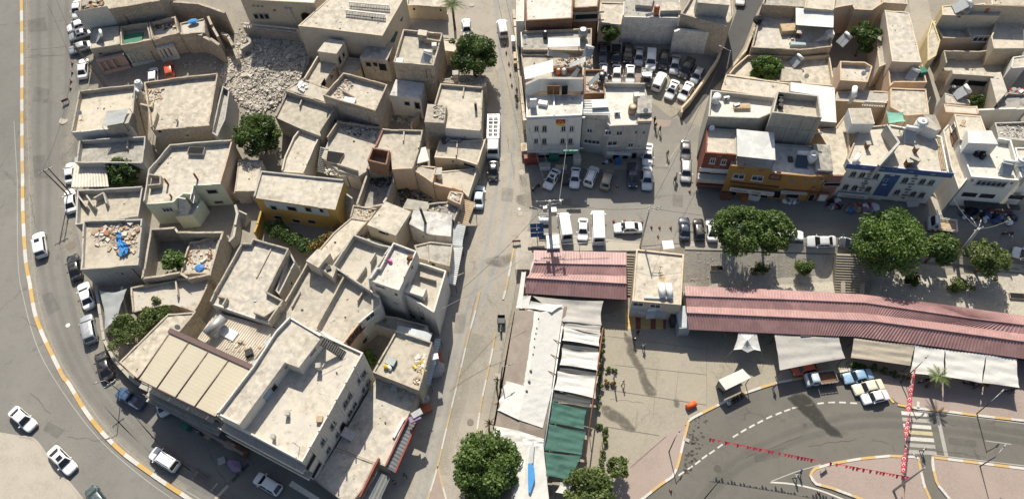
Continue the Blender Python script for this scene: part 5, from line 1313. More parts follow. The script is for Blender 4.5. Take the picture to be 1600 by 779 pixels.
hs('b28','white fronted single storey house with a dented blue shutter by the main street','Z4',4.6,690,80,1036,76,978,262,820,215,652,206,wall='plaster_cream',roof='roof_sand',par=.12,edges={1:.5})
win(H['b28'],2,P('Z4',795,275),1.2,1.5,'bluedoor');win(H['b28'],2,P('Z4',915,275),2.2,.9,'hole')
hs('b29','low forecourt terrace with a round stub column beside the main street','Z4',3.2,700,312,978,285,905,508,865,465,640,408,660,300,wall='plaster_cream',roof='roof_sand',par=.4,edges={0:.1},rough=.1)
chimney('thick round plastered stub column on the forecourt terrace','Z4',685,345,H['b29']['zf'],1.1,1.9,'plaster_cream',True,True)
hs('b30','small box room with broken stones heaped on top by the main street','Z4',5.2,770,465,870,478,846,562,750,522,wall='peach_plaster',roof='roof_sand',par=.2,rough=.15)
hs('b31','broad flat roof with a whitewashed front edge beside the stake truck','Z6',6.4,605,378,918,405,905,712,635,690,560,530,wall='plaster_beige',roof='roof_cream',par=.6,edges={2:.05,1:.25,3:.05},walls={2:'plaster_white'})
hs('b31b','box room with broken stones on top at the corner of the broad roof','Z6',7.2,510,530,652,540,632,670,486,662,wall='plaster_beige',roof='roof_sand',par=.05)
hs('b32','rough roof with a square pillar below the big street tree','Z6',4.4,600,345,760,322,942,318,942,402,920,398,605,374,wall='stone_wall',roof='roof_sand',par=.25,rough=.2)
chimney('square pillar with holes on the rough roof below the big street tree','Z6',720,335,H['b32']['zf'],.8,2.2,'plaster_beige')
hs('b33','tall stone house with a parapet and a slanted sheet on its roof','Z6',8.6,330,-22,622,8,555,246,258,222,wall='stone_wall',roof='roof_sand',par=.75)
room(H['b33'],PL('Z6',445,-20,510,-10,500,28,435,18),1.6,'plaster_beige','roof_cream');wr(None,PL('Z6',482,48,605,62),0,.25,1.0,'stone_wall',parent=H['b33']['root'],zabs=H['b33']['zf']+1.1,rough=.15)
hs('b34','small house under a patchy white painted slab with a square window','Z6',5.0,275,350,487,376,456,492,232,466,wall='plaster_white',roof='roof_lime',par=.0,rough=0)
win(H['b34'],2,P('Z6',360,527),1.0,1.0,'hole');win(H['b34'],2,P('Z6',436,542),1.0,1.7,'hole')
hs('b34b','chunky cistern block in front of the white painted slab house','Z6',3.4,240,488,305,495,300,520,232,510,wall='plaster_beige',roof='roof_sand',par=.15)
wr('low broken yard wall round the shady rubble yard',PL('Z6',455,545,440,620,400,660,390,700),0,.3,2.0,'plaster_beige',rough=.3)
hs('b35','small house under a plain grey slab with three black windows','Z6',5.2,95,68,262,85,215,208,10,186,wall='plaster_beige',roof='roof_grey',par=.0,rough=0)
for x,w_ in ((75,1.1),(125,1.0)):win(H['b35'],2,P('Z6',x,238),w_,1.2,'hole')
win(H['b35'],2,P('Z6',180,258),1.5,1.9,'hole');win(H['b35'],1,P('Z6',222,205),.9,1.2,'hole')
hs('b36','upper room of the tan house with a round mark on its roof','20',6.4,190,222,292,238,244,312,133,297,wall='plaster_cream',roof='roof_cream',par=.0,rough=0)
hs('b36b','long tan house with dark square windows by the rubble heap','20',5.0,135,318,246,330,146,492,52,455,wall='plaster_cream',roof='roof_sand',par=.0,edges={3:.8})
win(H['b36'],1,P('20',283,318),.8,1.1,'hole');win(H['b36'],1,P('20',262,350),.9,1.7,'hole');win(H['b36b'],1,P('20',216,437),1.2,1.2,'hole');win(H['b36b'],1,P('20',168,485),1.4,1.6,'hole')
hs('b36c','little sandy yard roof between the tan house and the black windowed house','20',3.2,300,330,385,338,385,400,300,440,255,415,wall='stone_wall',roof='roof_sand',par=.3,rough=.2)
hs('b37','stone house with rubble and red dust spilt over one end of its roof','20',7.2,285,420,540,490,470,642,165,552,wall='stone_wall',roof='roof_cream',par=.85,rough=.1)
hs('b38','shaded slab terrace with ragged front edge beside the round tree','Z5',5.4,215,98,592,212,470,408,300,345,130,268,wall='plaster_beige',roof='roof_sand',par=1.1,edges={2:.05,3:.05,4:.4},rough=.12)
hs('b39','open sandy roof with torn white sheets beside the rubble heap','Z5',5.0,345,15,540,85,510,186,215,94,wall='plaster_beige',roof='roof_sand',par=.1)
hs('b40','narrow pale terrace stepping down beside the round tree','Z5',4.4,275,445,330,375,472,430,440,500,352,700,187,690,212,580,wall='plaster_cream',roof='roof_cream',par=.45,edges={4:.1},rough=.1)
hs('b41','wide sandy terrace with grey rubble in its far corner and a dark light well','Z5',5.2,605,312,925,352,872,522,812,660,750,700,600,665,470,560,520,440,wall='plaster_beige',roof='roof_sand',par=.5,edges={3:.1,4:.1,5:.05,6:.05,7:1.2},rough=.2)
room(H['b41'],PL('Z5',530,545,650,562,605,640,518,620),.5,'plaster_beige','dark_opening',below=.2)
stairs(H['b41']['root'],'Z5',505,520,478,700,H['b41']['zf']+.2,1.5,1.4,14,'plaster_grey')
hs('b42','long yellow house with a blue grey upper gallery','px',6.4,407.5,266.5,537,280,523,325.5,396,307,wall='yellow_plaster',roof='roof_cream',par=.35,edges={2:.05,1:.05},rough=.04,walls={0:'plaster_grey',3:'plaster_grey'})
pn(H['b42'],2,P('11',866,503),10.4,1.9,'gallery_blue' if 'gallery_blue' in M else 'plaster_grey','gallery',off=0,thick=.008)
for x,w_ in ((735,.9),(840,1.3),(935,.9),(1010,.6)):win(H['b42'],2,P('11',x,498+(x-735)*.05),w_*1.25,1.3,'hole')
for x,y,w_ in ((760,540,1.2),(865,560,1.2),(955,565,1.2)):win(H['b42'],2,P('11',x,y+14),w_*1.2,1.1,'hole')
stairs(None,'21',320,425,285,555,4.2,.6,1.3,11,'plaster_grey',label='steep grey stair beside the end of the yellow house',cat='stairs')
hs('b42b','small broken yard roof between the stair and the cream slab','21',4.0,340,480,480,505,420,590,320,555,wall='plaster_beige',roof='roof_sand',par=.3,rough=.3)
hs('b42c','narrow sandy roof running down beside the overgrown courtyard','21',4.2,330,555,430,570,180,860,100,790,230,640,wall='plaster_beige',roof='roof_cream',par=.1)
hs('b43','small littered yard roof between the round tree and the yellow house','11',3.4,530,215,665,225,635,402,505,405,wall='plaster_beige',roof='roof_cream',par=.1)
wr('brick topped low wall at the head of the narrow yard stair',PL('11',475,408,620,405),0,.3,2.2,'peach_plaster')
wr('rounded grey yard wall beside the narrow stair',PL('11',508,480,522,540,500,660,470,690),0,.35,2.4,'plaster_grey',rough=.2)
wr('yellow courtyard wall of the gallery house',PL('11',660,520,640,590,620,640),0,.3,2.2,'yellow_plaster')
stairs(None,'11',555,520,545,600,2.2,.2,1.6,7,'plaster_grey',label='short grey stair in the narrow yard by the yellow house',cat='stairs')
hs('b44','ornate stone mansion with an arched porch at the top edge','10',8.0,540,-4,968,18,1010,-80,560,-100,wall='plaster_cream',roof='roof_white',par=.25,rough=.02)
for x in (632,664,694):win(H['b44'],0,P('10',x,95),.9,1.3,'hole')
win(H['b44'],0,P('10',928,112),1.9,3.2,'archdoor')
for x,y in ((617,34),(643,36),(668,38),(803,48),(738,60)):win(H['b44'],0,P('10',x,y),.45,.45,'hole')
hs('b45','large cream hall with a smooth pale roof and two white balustrades','20',7.5,20,150,160,165,510,208,645,-30,235,-40,wall='plaster_cream',roof='roof_cream',par=.08,rough=.02,walls={0:'plaster_cream'})
def balustrade(label,pa,pb,z,n,mat='plaster_white',hgt=.95):
 a,b=at_z(pa,z+hgt*.5),at_z(pb,z+hgt*.5);g=empty('balustrade',(a.x,a.y,z));tag(g,label,'balustrade');a.z=b.z=z;e=b-a;ang=math.atan2(e.y,e.x);c=(a+b)/2
 r=MB();r.box((c.x,c.y,z+hgt-.14),e.length,.26,.14,ang);r.box((c.x,c.y,z),e.length,.26,.12,ang);r.build('rail',M[mat],g)
 for k in range(n):
  p=a.lerp(b,(k+.5)/n);s_=MB();s_.bar((p.x,p.y,z+.12),(p.x,p.y,z+.45),.10,7,r2=.07);s_.bar((p.x,p.y,z+.45),(p.x,p.y,z+hgt-.14),.07,7,r2=.10);s_.build('baluster',M[mat],g)
 return g
balustrade('far white balustrade lying along the smooth hall roof',P('20',316,22),P('20',552,42),H['b45']['zf'],26);balustrade('near white balustrade lying along the smooth hall roof',P('20',296,68),P('20',528,95),H['b45']['zf'],26)
wr('cream boundary wall between the rubble heap and the mansion',PL('10',868,168,1045,195),0,.4,3.4,'plaster_cream')
wr('plain stone wall under the white balustrade by the rubble heap',PL('10',560,155,872,190),0,.4,2.2,'stone_wall')
_bz=at_g(P('10',720,170),2.2).z
balustrade('white balustrade on the wall in front of the mansion',P('10',567,145),P('10',872,178),_bz,26)
chimney('square gate pillar beside the mansion porch','10',880,130,T(*at_g(P('10',880,150))[:2]),.9,4.4,'plaster_cream')
hs('b46','low wall house behind the tiled courtyard at the top edge','20',3.0,650,30,880,40,870,-60,660,-60,wall='plaster_cream',roof='roof_cream',par=.6)
wr('white pierced garden wall of the tiled courtyard',PL('20',655,60,890,78),0,.3,1.1,'plaster_white')
hs('b46b','small pale roof tucked under the big street tree','20',3.4,860,228,945,232,935,300,850,290,wall='plaster_cream',roof='roof_cream',par=.1)
wr('curved retaining wall beside the parked silver off-roader',px(150,453,156,490,162,530,178,562,205,592,222,602),0,.4,1.6,'concrete_raw',rough=.15)
wr('grey blind wall below the blue tarp house',PL('02',705,250,690,390),0,.3,2.6,'plaster_grey')
for k_,t_,a_,h_ in (('b9','12',(165,215,175,300),.8),('b26','Z4',(430,20,425,90),.5),('b41','Z5',(600,640,750,690),.7),('b13','23',(600,120,640,140,625,165),.7),('b37','Z5',(640,100,720,140),.5),('b7','W2',(160,60,240,70,235,130,150,140),1.0),('b15','W6',(130,240,470,350),.5),('b22','Z3',(700,110,705,230),.5),('b28','Z4',(825,90,815,200),.5),('b16','22',(400,270,365,330),.7),('b3b','W1',(560,545,590,450),.9),('b4','01',(740,95,735,150),.7),('b38','Z5',(340,160,320,215),.6),('b31','Z6',(780,400,770,470),.4),('b17','Z2',(700,450,640,560),.4),('b21','Z3',(640,330,760,365),.7)):
 wr(None,PL(t_,*a_),0,.2,h_,'plaster_beige',parent=H[k_]['root'],zabs=H[k_]['zf']+h_,rough=.12)
canopy('upper green awning on the side of the cream hall',PL('20',622,10,645,15,625,125,598,115),[5.0,4.4,4.4,5.0],'canvas_green',posts=False,name='awning',cat='awning');canopy('lower green awning on the side of the cream hall',PL('20',575,178,602,185,580,248,552,242),[4.6,4.0,4.0,4.6],'canvas_green',posts=False,name='awning',cat='awning')
wr('long cream house wall edging the right side of the main street',PL('30',418,60,432,200,450,400,470,600,480,700),0,.5,2.6,'plaster_cream',rough=.15)
ro=random.Random(17)
for k_,h_ in H.items():
 if k_[0] != 'b' or k_ in ('b12','b42','b44','b7','b5','b8','b25','b16','b45'):continue
 n_=len(h_['pts'])
 for i_ in range(n_):
  a,b=h_['pts'][i_],h_['pts'][(i_+1)%n_];e_=b-a;e_.z=0;L_=e_.length
  if L_<3.5:continue
  e_.normalize();nn=Vector((e_.y,-e_.x,0));up=UP
  if nn.y>-.3:continue
  for q in range(1+int(L_/6)):
   c=a+e_*ro.uniform(.6,L_-.6);c.z=h_['zf']-ro.uniform(.5,2.2);m_b=MB();o_=nn*.03
   if ro.random()<.55:
    w_,g_=ro.uniform(.2,.5),ro.uniform(.25,.6);m_b.quad(c-e_*w_/2+o_,c+e_*w_/2+o_,c+e_*w_/2+up*g_+o_,c-e_*w_/2+up*g_+o_);m_b.build('vent',M['dark_opening'],h_['root'])
   else:m_b.bar(c+up*.3+nn*.06,c-up*ro.uniform(1.5,4)+nn*.06,.05,6);m_b.build('drain_pipe',M[ro.choice(('steel_grey','rust_metal'))],h_['root'])
# ================================================================== the middle and right blocks
hs('c1','large white roofed house with an orange brick back band at the top of the street','Y1',8.5,95,-60,452,-60,447,135,105,153,wall='brick_wall',roof='roof_white',par=.12,rough=.03)
hs('c1b','narrow strip house with a white roof edging the main street at the top','Y1',8.2,32,-60,90,-60,88,156,30,156,wall='plaster_white',roof='roof_white',par=.15)
hs('c2','brick house with an open glazed veranda under its roof at the top','Y1',9.0,455,-60,655,-60,632,50,455,58,wall='brick_wall',roof='roof_cream',par=.45)
win(H['c2'],2,P('Y1',548,122),4.0,1.3,'hole');pn(H['c2'],2,P('Y1',540,92),6.5,.35,'concrete_raw','beam');pn(H['c2'],2,P('Y1',540,150),6.5,.3,'concrete_raw','beam')
hs('c3','grey roof terrace with a white sheet shelter behind the banner building','Y1',7.6,62,228,590,208,586,358,70,352,wall='stone_wall',roof='roof_grey',par=.55,edges={2:.12},walls={3:'plaster_white'})
hs('c4','cluttered terrace of leaning sheets behind the banner building','Y1',7.0,65,398,300,400,590,380,600,510,520,575,95,582,wall='stone_wall',roof='roof_sand',par=.3,rough=.15)
wr('low red brick wall behind the orange barrels',PL('Y1',305,495,520,500),0,.25,8.0,'brick_wall')
hs('c7','small brick edged terrace crammed with panels beside the car park','Y1',8.4,532,512,682,512,684,690,532,692,wall='brick_wall',roof='roof_sand',par=.7,rough=.1)
hs('c8','low cream roof beside the ivy at the car park','Y1',5.2,655,15,832,20,805,180,640,165,wall='plaster_cream',roof='roof_cream',par=.15)
hs('c5','white four storey building with arched windows and a hanging red and yellow banner','Y2',10.4,106,345,518,328,527,175,103,178,wall='white_facade',roof='roof_white',par=.25,rough=.02,edges={2:.02})
H['c5p']=house('tall grey back wall with three brown doors on the banner building terrace',PL('Y2',100,108,205,62,527,66,527,52,205,46,100,92),2.9,wall='white_facade',roof='roof_grey',par=.0,z=H['c5']['zf']+2.75,depth=2.8,cat='roof wall',name='penthouse_wall',rough=0)
_q=at_z(P('Y2',315,185),H['c5']['zf']);
for x in (281,328,388):
 a=at_z(P('Y2',x,182),H['c5']['zf']+.05);m_b=MB();m_b.box((a.x,a.y+.12,a.z),.92,.14,2.05);m_b.build('door',M['wood_brown' if x<380 else 'dark_opening'],H['c5p']['root'])
wr(None,PL('Y2',308,178,312,328),0,.25,.5,'white_facade',parent=H['c5']['root'],zabs=H['c5']['zf']+.35,rough=0)
for k,(y,st) in enumerate(((428,0),(520,1))):
 for i,x in enumerate((180,240,380 if k==0 else 375,440 if k==0 else 432)):
  win(H['c5'],0,P('Y2',x-(2 if k else 0),y),0.76,1.5,'archpale' if (k==0 and i>1) or (i==0) else 'arch')
for x in (118,150,207,275,345,408,462):pn(H['c5'],0,P('Y2',x,460),0.11,6.2,'white_facade','pilaster',off=.0,thick=.07)
pn(H['c5'],0,P('Y2',312,352),9.64,.22,'white_facade','cornice',off=.0,thick=.22);pn(H['c5'],0,P('Y2',312,578),9.64,.2,'white_facade','cornice',off=.0,thick=.2)
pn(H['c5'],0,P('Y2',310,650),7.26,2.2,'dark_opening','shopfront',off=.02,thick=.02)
q,e,nn=on_wall(H['c5'],0,P('Y2',358,378));g=empty('banner',q);tag(g,'red and yellow banner with a round emblem on the white arched facade','banner')
up=UP;m_b=MB();o=nn*.22
def bq(mb_,u0,v0,u1,v1,off,m=0):mb_.quad(q+e*u0+up*v0+nn*off,q+e*u1+up*v0+nn*off,q+e*u1+up*v1+nn*off,q+e*u0+up*v1+nn*off,m=m)
bq(m_b,-.72,-.15,.72,.95,.20,0);m_b.quad(*[q+e*(.72*math.cos(t))+up*(-.15+.65*math.sin(t))+nn*.20 for t in [-math.pi+k*math.pi/12 for k in range(13)]],m=1)
m_b.build('cloth',[M['cloth_red'],M['gold_yellow']],g)
em=MB();em.quad(*[q+e*(.38*math.cos(t))+up*(.02+.38*math.sin(t))+nn*.215 for t in [k*math.pi/10 for k in range(20)]]);em.quad(*[q+e*(.25*math.cos(t))+up*(.02+.25*math.sin(t))+nn*.23 for t in [k*math.pi/10 for k in range(20)]],m=1);em.build('emblem',[M['gold_yellow'],M['cloth_red']],g)
canopy('long grey shop awning under the banner building',[P('Y2',112,585),P('Y2',490,585),P('Y2',490,610),P('Y2',112,606)],[3.3,3.3,2.9,2.9],'sheet_zinc',posts=False,rib=.3)
for k,x in enumerate((400,432,465)):bx('small green shop fascia on the awning, %s of three'%('left','middle','right')[k],'Y2',x,594,2.95+T(0,120),.9,.3,.5,0,'green_plastic','fascia_board','sign board')
hs('c6','grey flat roofed apartment block with white framed windows by the car park entrance','Y2',9.4,524,326,690,345,728,388,1028,376,1012,215,985,92,684,88,684,200,526,205,wall='concrete_raw',roof='roof_white',par=.3,rough=.02,edges={5:1.0,6:.3,7:.2,1:.1,0:.1},walls={0:'plaster_grey',1:'plaster_grey',2:'plaster_grey',3:'plaster_grey'})
for x,y,w_,h_ in ((573,444,1.5,1.0),(622,358,.8,.45)):win(H['c6'],0,P('Y2',x,y),w_*0.62,h_,'win' if w_>1 else 'hole')
for x,y,w_,h_,s_ in ((710,456,1.7,1.15,'win'),(792,460,1.7,1.15,'win'),(915,455,.7,.6,'hole'),(972,457,.7,.6,'hole'),(740,535,2.6,1.2,'win'),(875,547,1.5,1.1,'win'),(940,558,.6,.3,'hole'),(590,523,4.3,1.15,'win')):win(H['c6'],2 if x>600 else 0,P('Y2',x,y),w_*0.62,h_,s_)
for x,y,w_ in ((565,632,1.8),(617,640,1.6),(765,640,1.8),(835,642,1.6),(900,632,1.4)):win(H['c6'],2 if x>700 else 0,P('Y2',x,y),w_*0.62,1.9,'shop' if x>600 else 'shutter')
pn(H['c6'],2,P('Y2',860,588),7.44,.2,'plaster_grey','cornice',off=0,thick=.25)
canopy('grey sheet awning on the grey apartment block',[P('Y2',698,596),P('Y2',882,606),P('Y2',880,630),P('Y2',702,620)],[3.3,3.3,3.0,3.0],'sheet_zinc',posts=False,rib=.3)
_z6=H['c6']['zf']
canopy('white ribbed sheet roof on the grey apartment block',[P('Y2',527,218),P('Y2',690,212),P('Y2',727,330),P('Y2',526,326)],0,'sheet_white',zabs=[_z6+1.6,_z6+1.6,_z6+1.0,_z6+1.0],rib=.45,ribdir=1,over=_z6,name='roof_shelter')
room(H['c6'],PL('Y2',935,322,1030,318,1032,372,930,374),.9,'plaster_cream','roof_sand',par=.1)
canopy('grey flat sheet shelter at the corner of the grey block',[P('Y2',930,185),P('Y2',1035,185),P('Y2',1033,312),P('Y2',922,318)],0,'roof_grey',zabs=[_z6+1.4]*4,over=_z6,name='roof_shelter')
hs('c9','whitewashed retaining house wall along the back of the car park','40',6.0,270,94,600,104,605,-60,280,-60,wall='limewash',roof='roof_grey',par=.3,edges={0:.15})
hs('c10','tan walled terrace house at the corner of the dark alley','40',7.2,606,82,872,152,912,92,905,-60,690,-60,640,30,wall='stone_wall',roof='roof_cream',par=.6)
wr('patchy limewashed wall below the tan terrace house',PL('40',572,180,600,170,850,190),0,.4,5.2,'limewash',rough=.05)
room(H['c9'],PL('40',500,8,600,12,610,60,490,62),1.0,'plaster_grey','roof_cream');room(H['c9'],PL('40',345,28,440,35,455,-20,350,-25),.8,'plaster_grey','lawn' if 'lawn' in M else 'roof_grey')
room(H['c10'],PL('40',700,-20,880,0,890,30,705,15),3.0,'plaster_grey','roof_cream')
canopy('pale tilted panel beside the orange barrel on the limewashed house',PL('40',400,82,478,62,484,78,408,100),0,'sheet_white',zabs=[H['c9']['zf']+.9,H['c9']['zf']+.9,H['c9']['zf']+.3,H['c9']['zf']+.3],over=H['c9']['zf'],posts=False,name='roof_panel')
wr('low cream wall between the car park and the dark alley',PL('40',838,300,815,350,735,470,660,575,612,625,614,650),0,.35,1.5,'plaster_cream')
wr('cream wall along the upper side of the dark alley',PL('40',1035,160,985,290,905,385,870,430),0,.35,2.2,'stone_wall')
hs('d1','cream terrace house with a big white sheet canopy and scattered junk','50',5.0,245,252,268,165,300,30,715,62,715,248,535,268,wall='stone_wall',roof='roof_cream',par=.7,edges={2:1.6},rough=.1)
_z=H['d1']['zf'];canopy('big plain white sheet canopy on the junk strewn terrace',PL('50',495,45,716,75,713,160,495,145),0,'sheet_white',zabs=[_z+3.0,_z+3.0,_z+2.7,_z+2.7],over=_z,name='roof_shelter')
hs('d1b','walled garden house with a railed terrace at the top of the alley','50',5.6,300,25,560,42,575,-60,330,-60,wall='stone_wall',roof='roof_grey',par=.6)
hs('d1c','pale flat roof beyond the white sheet canopy','50',6.6,545,45,716,58,735,-60,565,-60,wall='plaster_cream',roof='roof_cream',par=.2)
hs('d2','enclosed courtyard terrace with a bright green tree','50',3.4,140,385,215,318,540,325,690,318,722,500,465,480,100,435,wall='plaster_cream',roof='roof_cream',par=.8,rough=.08,walls={1:'stone_wall'})
room(H['d2'],PL('50',415,398,535,405,528,470,410,470),2.0,'plaster_beige','roof_sand',below=0)
hs('d3','cracked flat pale roof between the green tree and the air conditioner terrace','50',6.8,90,432,465,482,462,560,380,570,62,520,wall='plaster_cream',roof='roof_cream',par=.12)
hs('d4','white ribbed sheet roof hugging the concrete roof tower','50',8.0,465,476,720,506,732,710,640,702,625,552,465,528,wall='plaster_beige',roof='sheet_white',par=.03,rough=0)
hs('d5','raw concrete house with a white terrace holding a tank and an air conditioner','Y3',10.6,145,96,612,148,605,262,500,306,370,302,322,300,126,292,wall='concrete_raw',roof='roof_white',par=1.0,rough=.03,edges={1:.1})
hs('d6','raw concrete stair tower with an open gravelled top','Y3',13.0,636,104,940,137,965,302,598,263,wall='concrete_raw',roof='roof_sand',par=1.3,rough=.02)
_mb=MB()
for k in range(3):
 a=at_z(P('Y3',655,165+32*k),H['d6']['zf']+.1);_mb.bar((a.x,a.y,a.z),(a.x,a.y,a.z+.75),.38,10)
tag(_mb.build('tyre_stack',M['black_plastic'],None),'black buckets stacked inside the concrete tower top','bucket')
win(H['d5'],0,P('Y3',535,180),1.7,1.8,'door')
for x in (700,800,900):pn(H['d6'],2,P('Y3',x-(x-800)*.1,400),0.31,7,'concrete_raw','pillar',off=0,thick=.1)
pn(H['d6'],2,P('Y3',770,392),8.06,.3,'concrete_raw','beam',off=0,thick=.12)
hs('d7','red brick faced house with a white balcony at the market corner','Y3',8.4,116,372,332,392,336,576,104,560,wall='plaster_grey',roof='roof_cream',par=.15,rough=.02,walls={2:'red_cladding',3:'red_cladding'})
for x,y in ((158,617),(240,625)):win(H['d7'],2,P('Y3',x,y),0.8,1.35,'win')
pn(H['d7'],2,P('Y3',208,580),0.83,.4,'pink_brick','relief_panel',thick=.04);pn(H['d7'],2,P('Y3',190,660),0.83,.4,'pink_brick','relief_panel',thick=.04)
pn(H['d7'],2,P('Y3',175,690),4.99,1.0,'white_facade','balcony_wall',off=.01,thick=.05);win(H['d7'],2,P('Y3',200,690),2.3,.8,'win')
pn(H['d7'],2,P('Y3',165,728),5.12,1.0,'plaster_grey','balcony',off=.1,thick=1.1);pn(H['d7'],2,P('Y3',160,760),5.38,.5,'red_cladding','balcony_edge',off=.1,thick=1.2)
hs('d8','long orange shop house with white framed windows','Y3',7.6,336,480,610,470,900,490,1000,512,1045,700,905,716,600,690,290,654,wall='plaster_grey',roof='roof_lime',par=.2,rough=.02,walls={5:'orange_plaster',6:'orange_plaster',4:'orange_plaster'},edges={6:.9})
_z8=H['d8']['zf']
canopy('smooth bright white sheet roof between the red and orange houses',PL('Y3',335,386,612,412,622,614,340,584),0,'sheet_white',zabs=[_z8+2.9,_z8+2.9,_z8+2.2,_z8+2.2],over=_z8,name='roof_shelter')
for x,y,w_ in ((352,732,1.9),(489,746,1.9)):win(H['d8'],6,P('Y3',x,y),1.75,1.3,'win')
pn(H['d8'],6,P('51',378,320),1.56,1.9,'pink_brick','balcony_recess',off=.01,thick=.03);win(H['d8'],6,P('51',375,320),1.7,1.2,'darkwin')
for x,y in ((480,344),(556,338),(598,342),(646,347)):win(H['d8'],5,P('51',x,y),.5,.5,'hole')
for ed,x,y in ((6,180,270),(6,295,283),(6,160,336),(6,268,350),(6,397,292),(5,640,318),(5,600,388),(4,735,310)):pn(H['d8'],ed,P('51',x,y),0.69,.4,'pink_brick','relief_panel',thick=.04)
pn(H['d8'],6,P('51',255,362),7.5,.22,'red_cladding','cornice',off=0,thick=.2);pn(H['d8'],5,P('51',560,402),6.9,.2,'red_cladding','cornice',off=0,thick=.2)
_o,_q,_e,_n=pn(H['d8'],6,P('51',240,385),6.84,.85,'sign_white','shop_sign',off=.6,thick=.2,parent=False,label='long white shop sign with grey letters on the orange shop house',cat='shop sign')
text_at('lettering','AKCANLAR',_q-_e*1.9,_e,_n,.46,'steel_dark',_o);text_at('lettering','TİCARET',_q+_e*.7,_e,_n,.38,'steel_dark',_o);text_at('lettering','GIDA',_q+_e*2.6,_e,_n,.34,'grey_plastic',_o)
for x in (110,215,300,370):win(H['d8'],6,P('51',x+15,420),1.38,2.1,'shop')
win(H['d8'],5,P('51',480,418),2.04,2.2,'shop');win(H['d8'],5,P('51',585,440),0.9,2.0,'shop');win(H['d8'],5,P('51',650,440),1.38,1.9,'shutter')
canopy('dark cluttered shop awning over the white bundles',PL('51',412,398,556,404,562,425,405,420),[3.0,3.0,2.6,2.6],'canvas_grey',posts=False)
hs('d9','sunny strip roof with a curved tan parapet beside the blue trimmed block','Y4',7.8,0,360,130,350,215,240,240,640,190,705,95,705,70,480,wall='peach_plaster',roof='roof_cream',par=.12,edges={2:1.0},walls={4:'pink_brick'},rough=.05)
win(H['d9'],4,P('51',705,362),2.6,1.0,'hole')
hs('d10','white facade block with a blue tiled parapet and blue centre bay','Y5',8.6,206,270,300,40,520,20,740,60,905,110,958,376,226,310,wall='white_facade',roof='roof_cream',par=.3,rough=.02,edges={5:.15},walls={6:'plaster_grey',0:'plaster_beige',1:'plaster_beige'})
_e5=5
pn(H['d10'],_e5,P('Y5',590,360),15.6,1.15,'blue_tile','blue_parapet',off=.0,thick=.10)
pn(H['d10'],_e5,P('Y5',495,470),2.25,5.6,'blue_tile','blue_bay',off=.0,thick=.06)
for x,y in ((252,386),(318,392),(421,400),(196,480),(262,486),(362,495),(635,430),(762,440),(828,447),(575,518),(693,532),(758,538)):win(H['d10'],_e5,P('Y5',x,y),.88,1.5,'arch')
for x0,y0,x1,y1 in ((385,370,305,505),(715,400,620,560)):
 for k in range(9):
  t_=k/8;o_,*_=pn(H['d10'],_e5,P('Y5',x0+(x1-x0)*t_,y0+(y1-y0)*t_),0.45 if k%2==0 else .9,.42,'cloth_grey','zigzag_ornament',off=.0,thick=.05)
for x,y in ((490,428),(560,345)):win(H['d10'],_e5,P('Y5',x,y),0.64,.8,'hole')
for x,y in ((330,332),(465,345),(680,366),(840,384),(540,392),(480,460)):pn(H['d10'],_e5,P('Y5',x,y),0.64,.3,'sign_white' if x in (540,480) else 'steel_grey','relief_panel',off=.1,thick=.03)
_o,_q,_e,_n=pn(H['d10'],_e5,P('Y5',245,530),4.7,.95,'sign_white','shop_sign',off=.35,thick=.2,parent=False,label='white sign with two rows of small red lettering on the blue trimmed block',cat='shop sign')
for k in range(2):
 for i in range(9):
  m_b=MB();c=_q+_e*(-1.5+i*.38+k*.1)+Vector((0,0,.16-.32*k));m_b.quad(c-_e*.14-Vector((0,0,.07))+_n*.012,c+_e*.14-Vector((0,0,.07))+_n*.012,c+_e*.14+Vector((0,0,.07))+_n*.012,c-_e*.14+Vector((0,0,.07))+_n*.012)
  m_b.build('lettering',M['cloth_red'],_o)
for x,y,w_ in ((190,580,5.0),(300,590,3.5),(390,595,1.6),(520,605,4.0),(620,615,2.5),(700,610,3.0),(780,630,2.0)):win(H['d10'],_e5,P('Y5',x-25,y-4),w_*.55,1.9,'shop')
canopy('grey cloth shop awning behind the big tree',PL('Y5',640,580,745,590,730,625,655,630),[3.0,3.0,2.4,2.4],'canvas_grey',posts=False)
wr(None,PL('Y5',505,20,590,152,440,320),0,.35,2.6,'plaster_grey',parent=H['d10']['root'],zabs=H['d10']['zf']+2.4,rough=.02)
room(H['d10'],PL('Y5',690,245,755,280,735,292,670,262),1.6,'plaster_beige','roof_sand')
_z10=H['d10']['zf']
_mb=MB()
for k in range(4):
 pts=[at_z(P('Y5',x+12*k,y),_z10+.12) for x,y in ((868,100),(890,170),(880,215),(905,355))];_mb.tube(pts,.09,6)
tag(_mb.build('pipe_run',M['wood_pale'],None),'bundle of pale pipes along the edge of the blue trimmed block roof','pipes')
hs('d10s','small white hut with two tiny windows on the blue trimmed block','Y4',2.2,745,345,790,280,900,385,862,395,wall='white_facade',roof='roof_sand',par=0,z=_z10+2.2,depth=2.3,rough=0,cat='roof hut',name='roof_hut')
canopy('green and white patterned tarp shelter on a roof',PL('Y4',490,250,622,262,640,330,510,345),0,'tarp_green',zabs=[_z10+2.6]*4,over=_z10,sag=.25,thick=0,name='roof_shelter')
hs('d11','pale cracked roof sloping up beside the yellow alley','Y4',7.6,525,82,790,92,815,275,640,285,525,225,wall='peach_plaster',roof='roof_cream',par=.15)
hs('d12','peach house with a dish and parapets beside the leafy courtyard','Y8',8.0,720,450,905,458,960,490,925,606,722,592,wall='peach_plaster',roof='roof_cream',par=.75,rough=.06)
hs('d12b','sunken peach walled terrace with a white balustrade','Y4',6.4,120,175,340,190,510,180,530,110,340,100,130,110,wall='peach_plaster',roof='roof_grey',par=.1)
balustrade('small white balustrade with arched slots on the sunken terrace',P('Y4',325,195),P('Y4',490,205),H['d12b']['zf'],9,hgt=1.1)
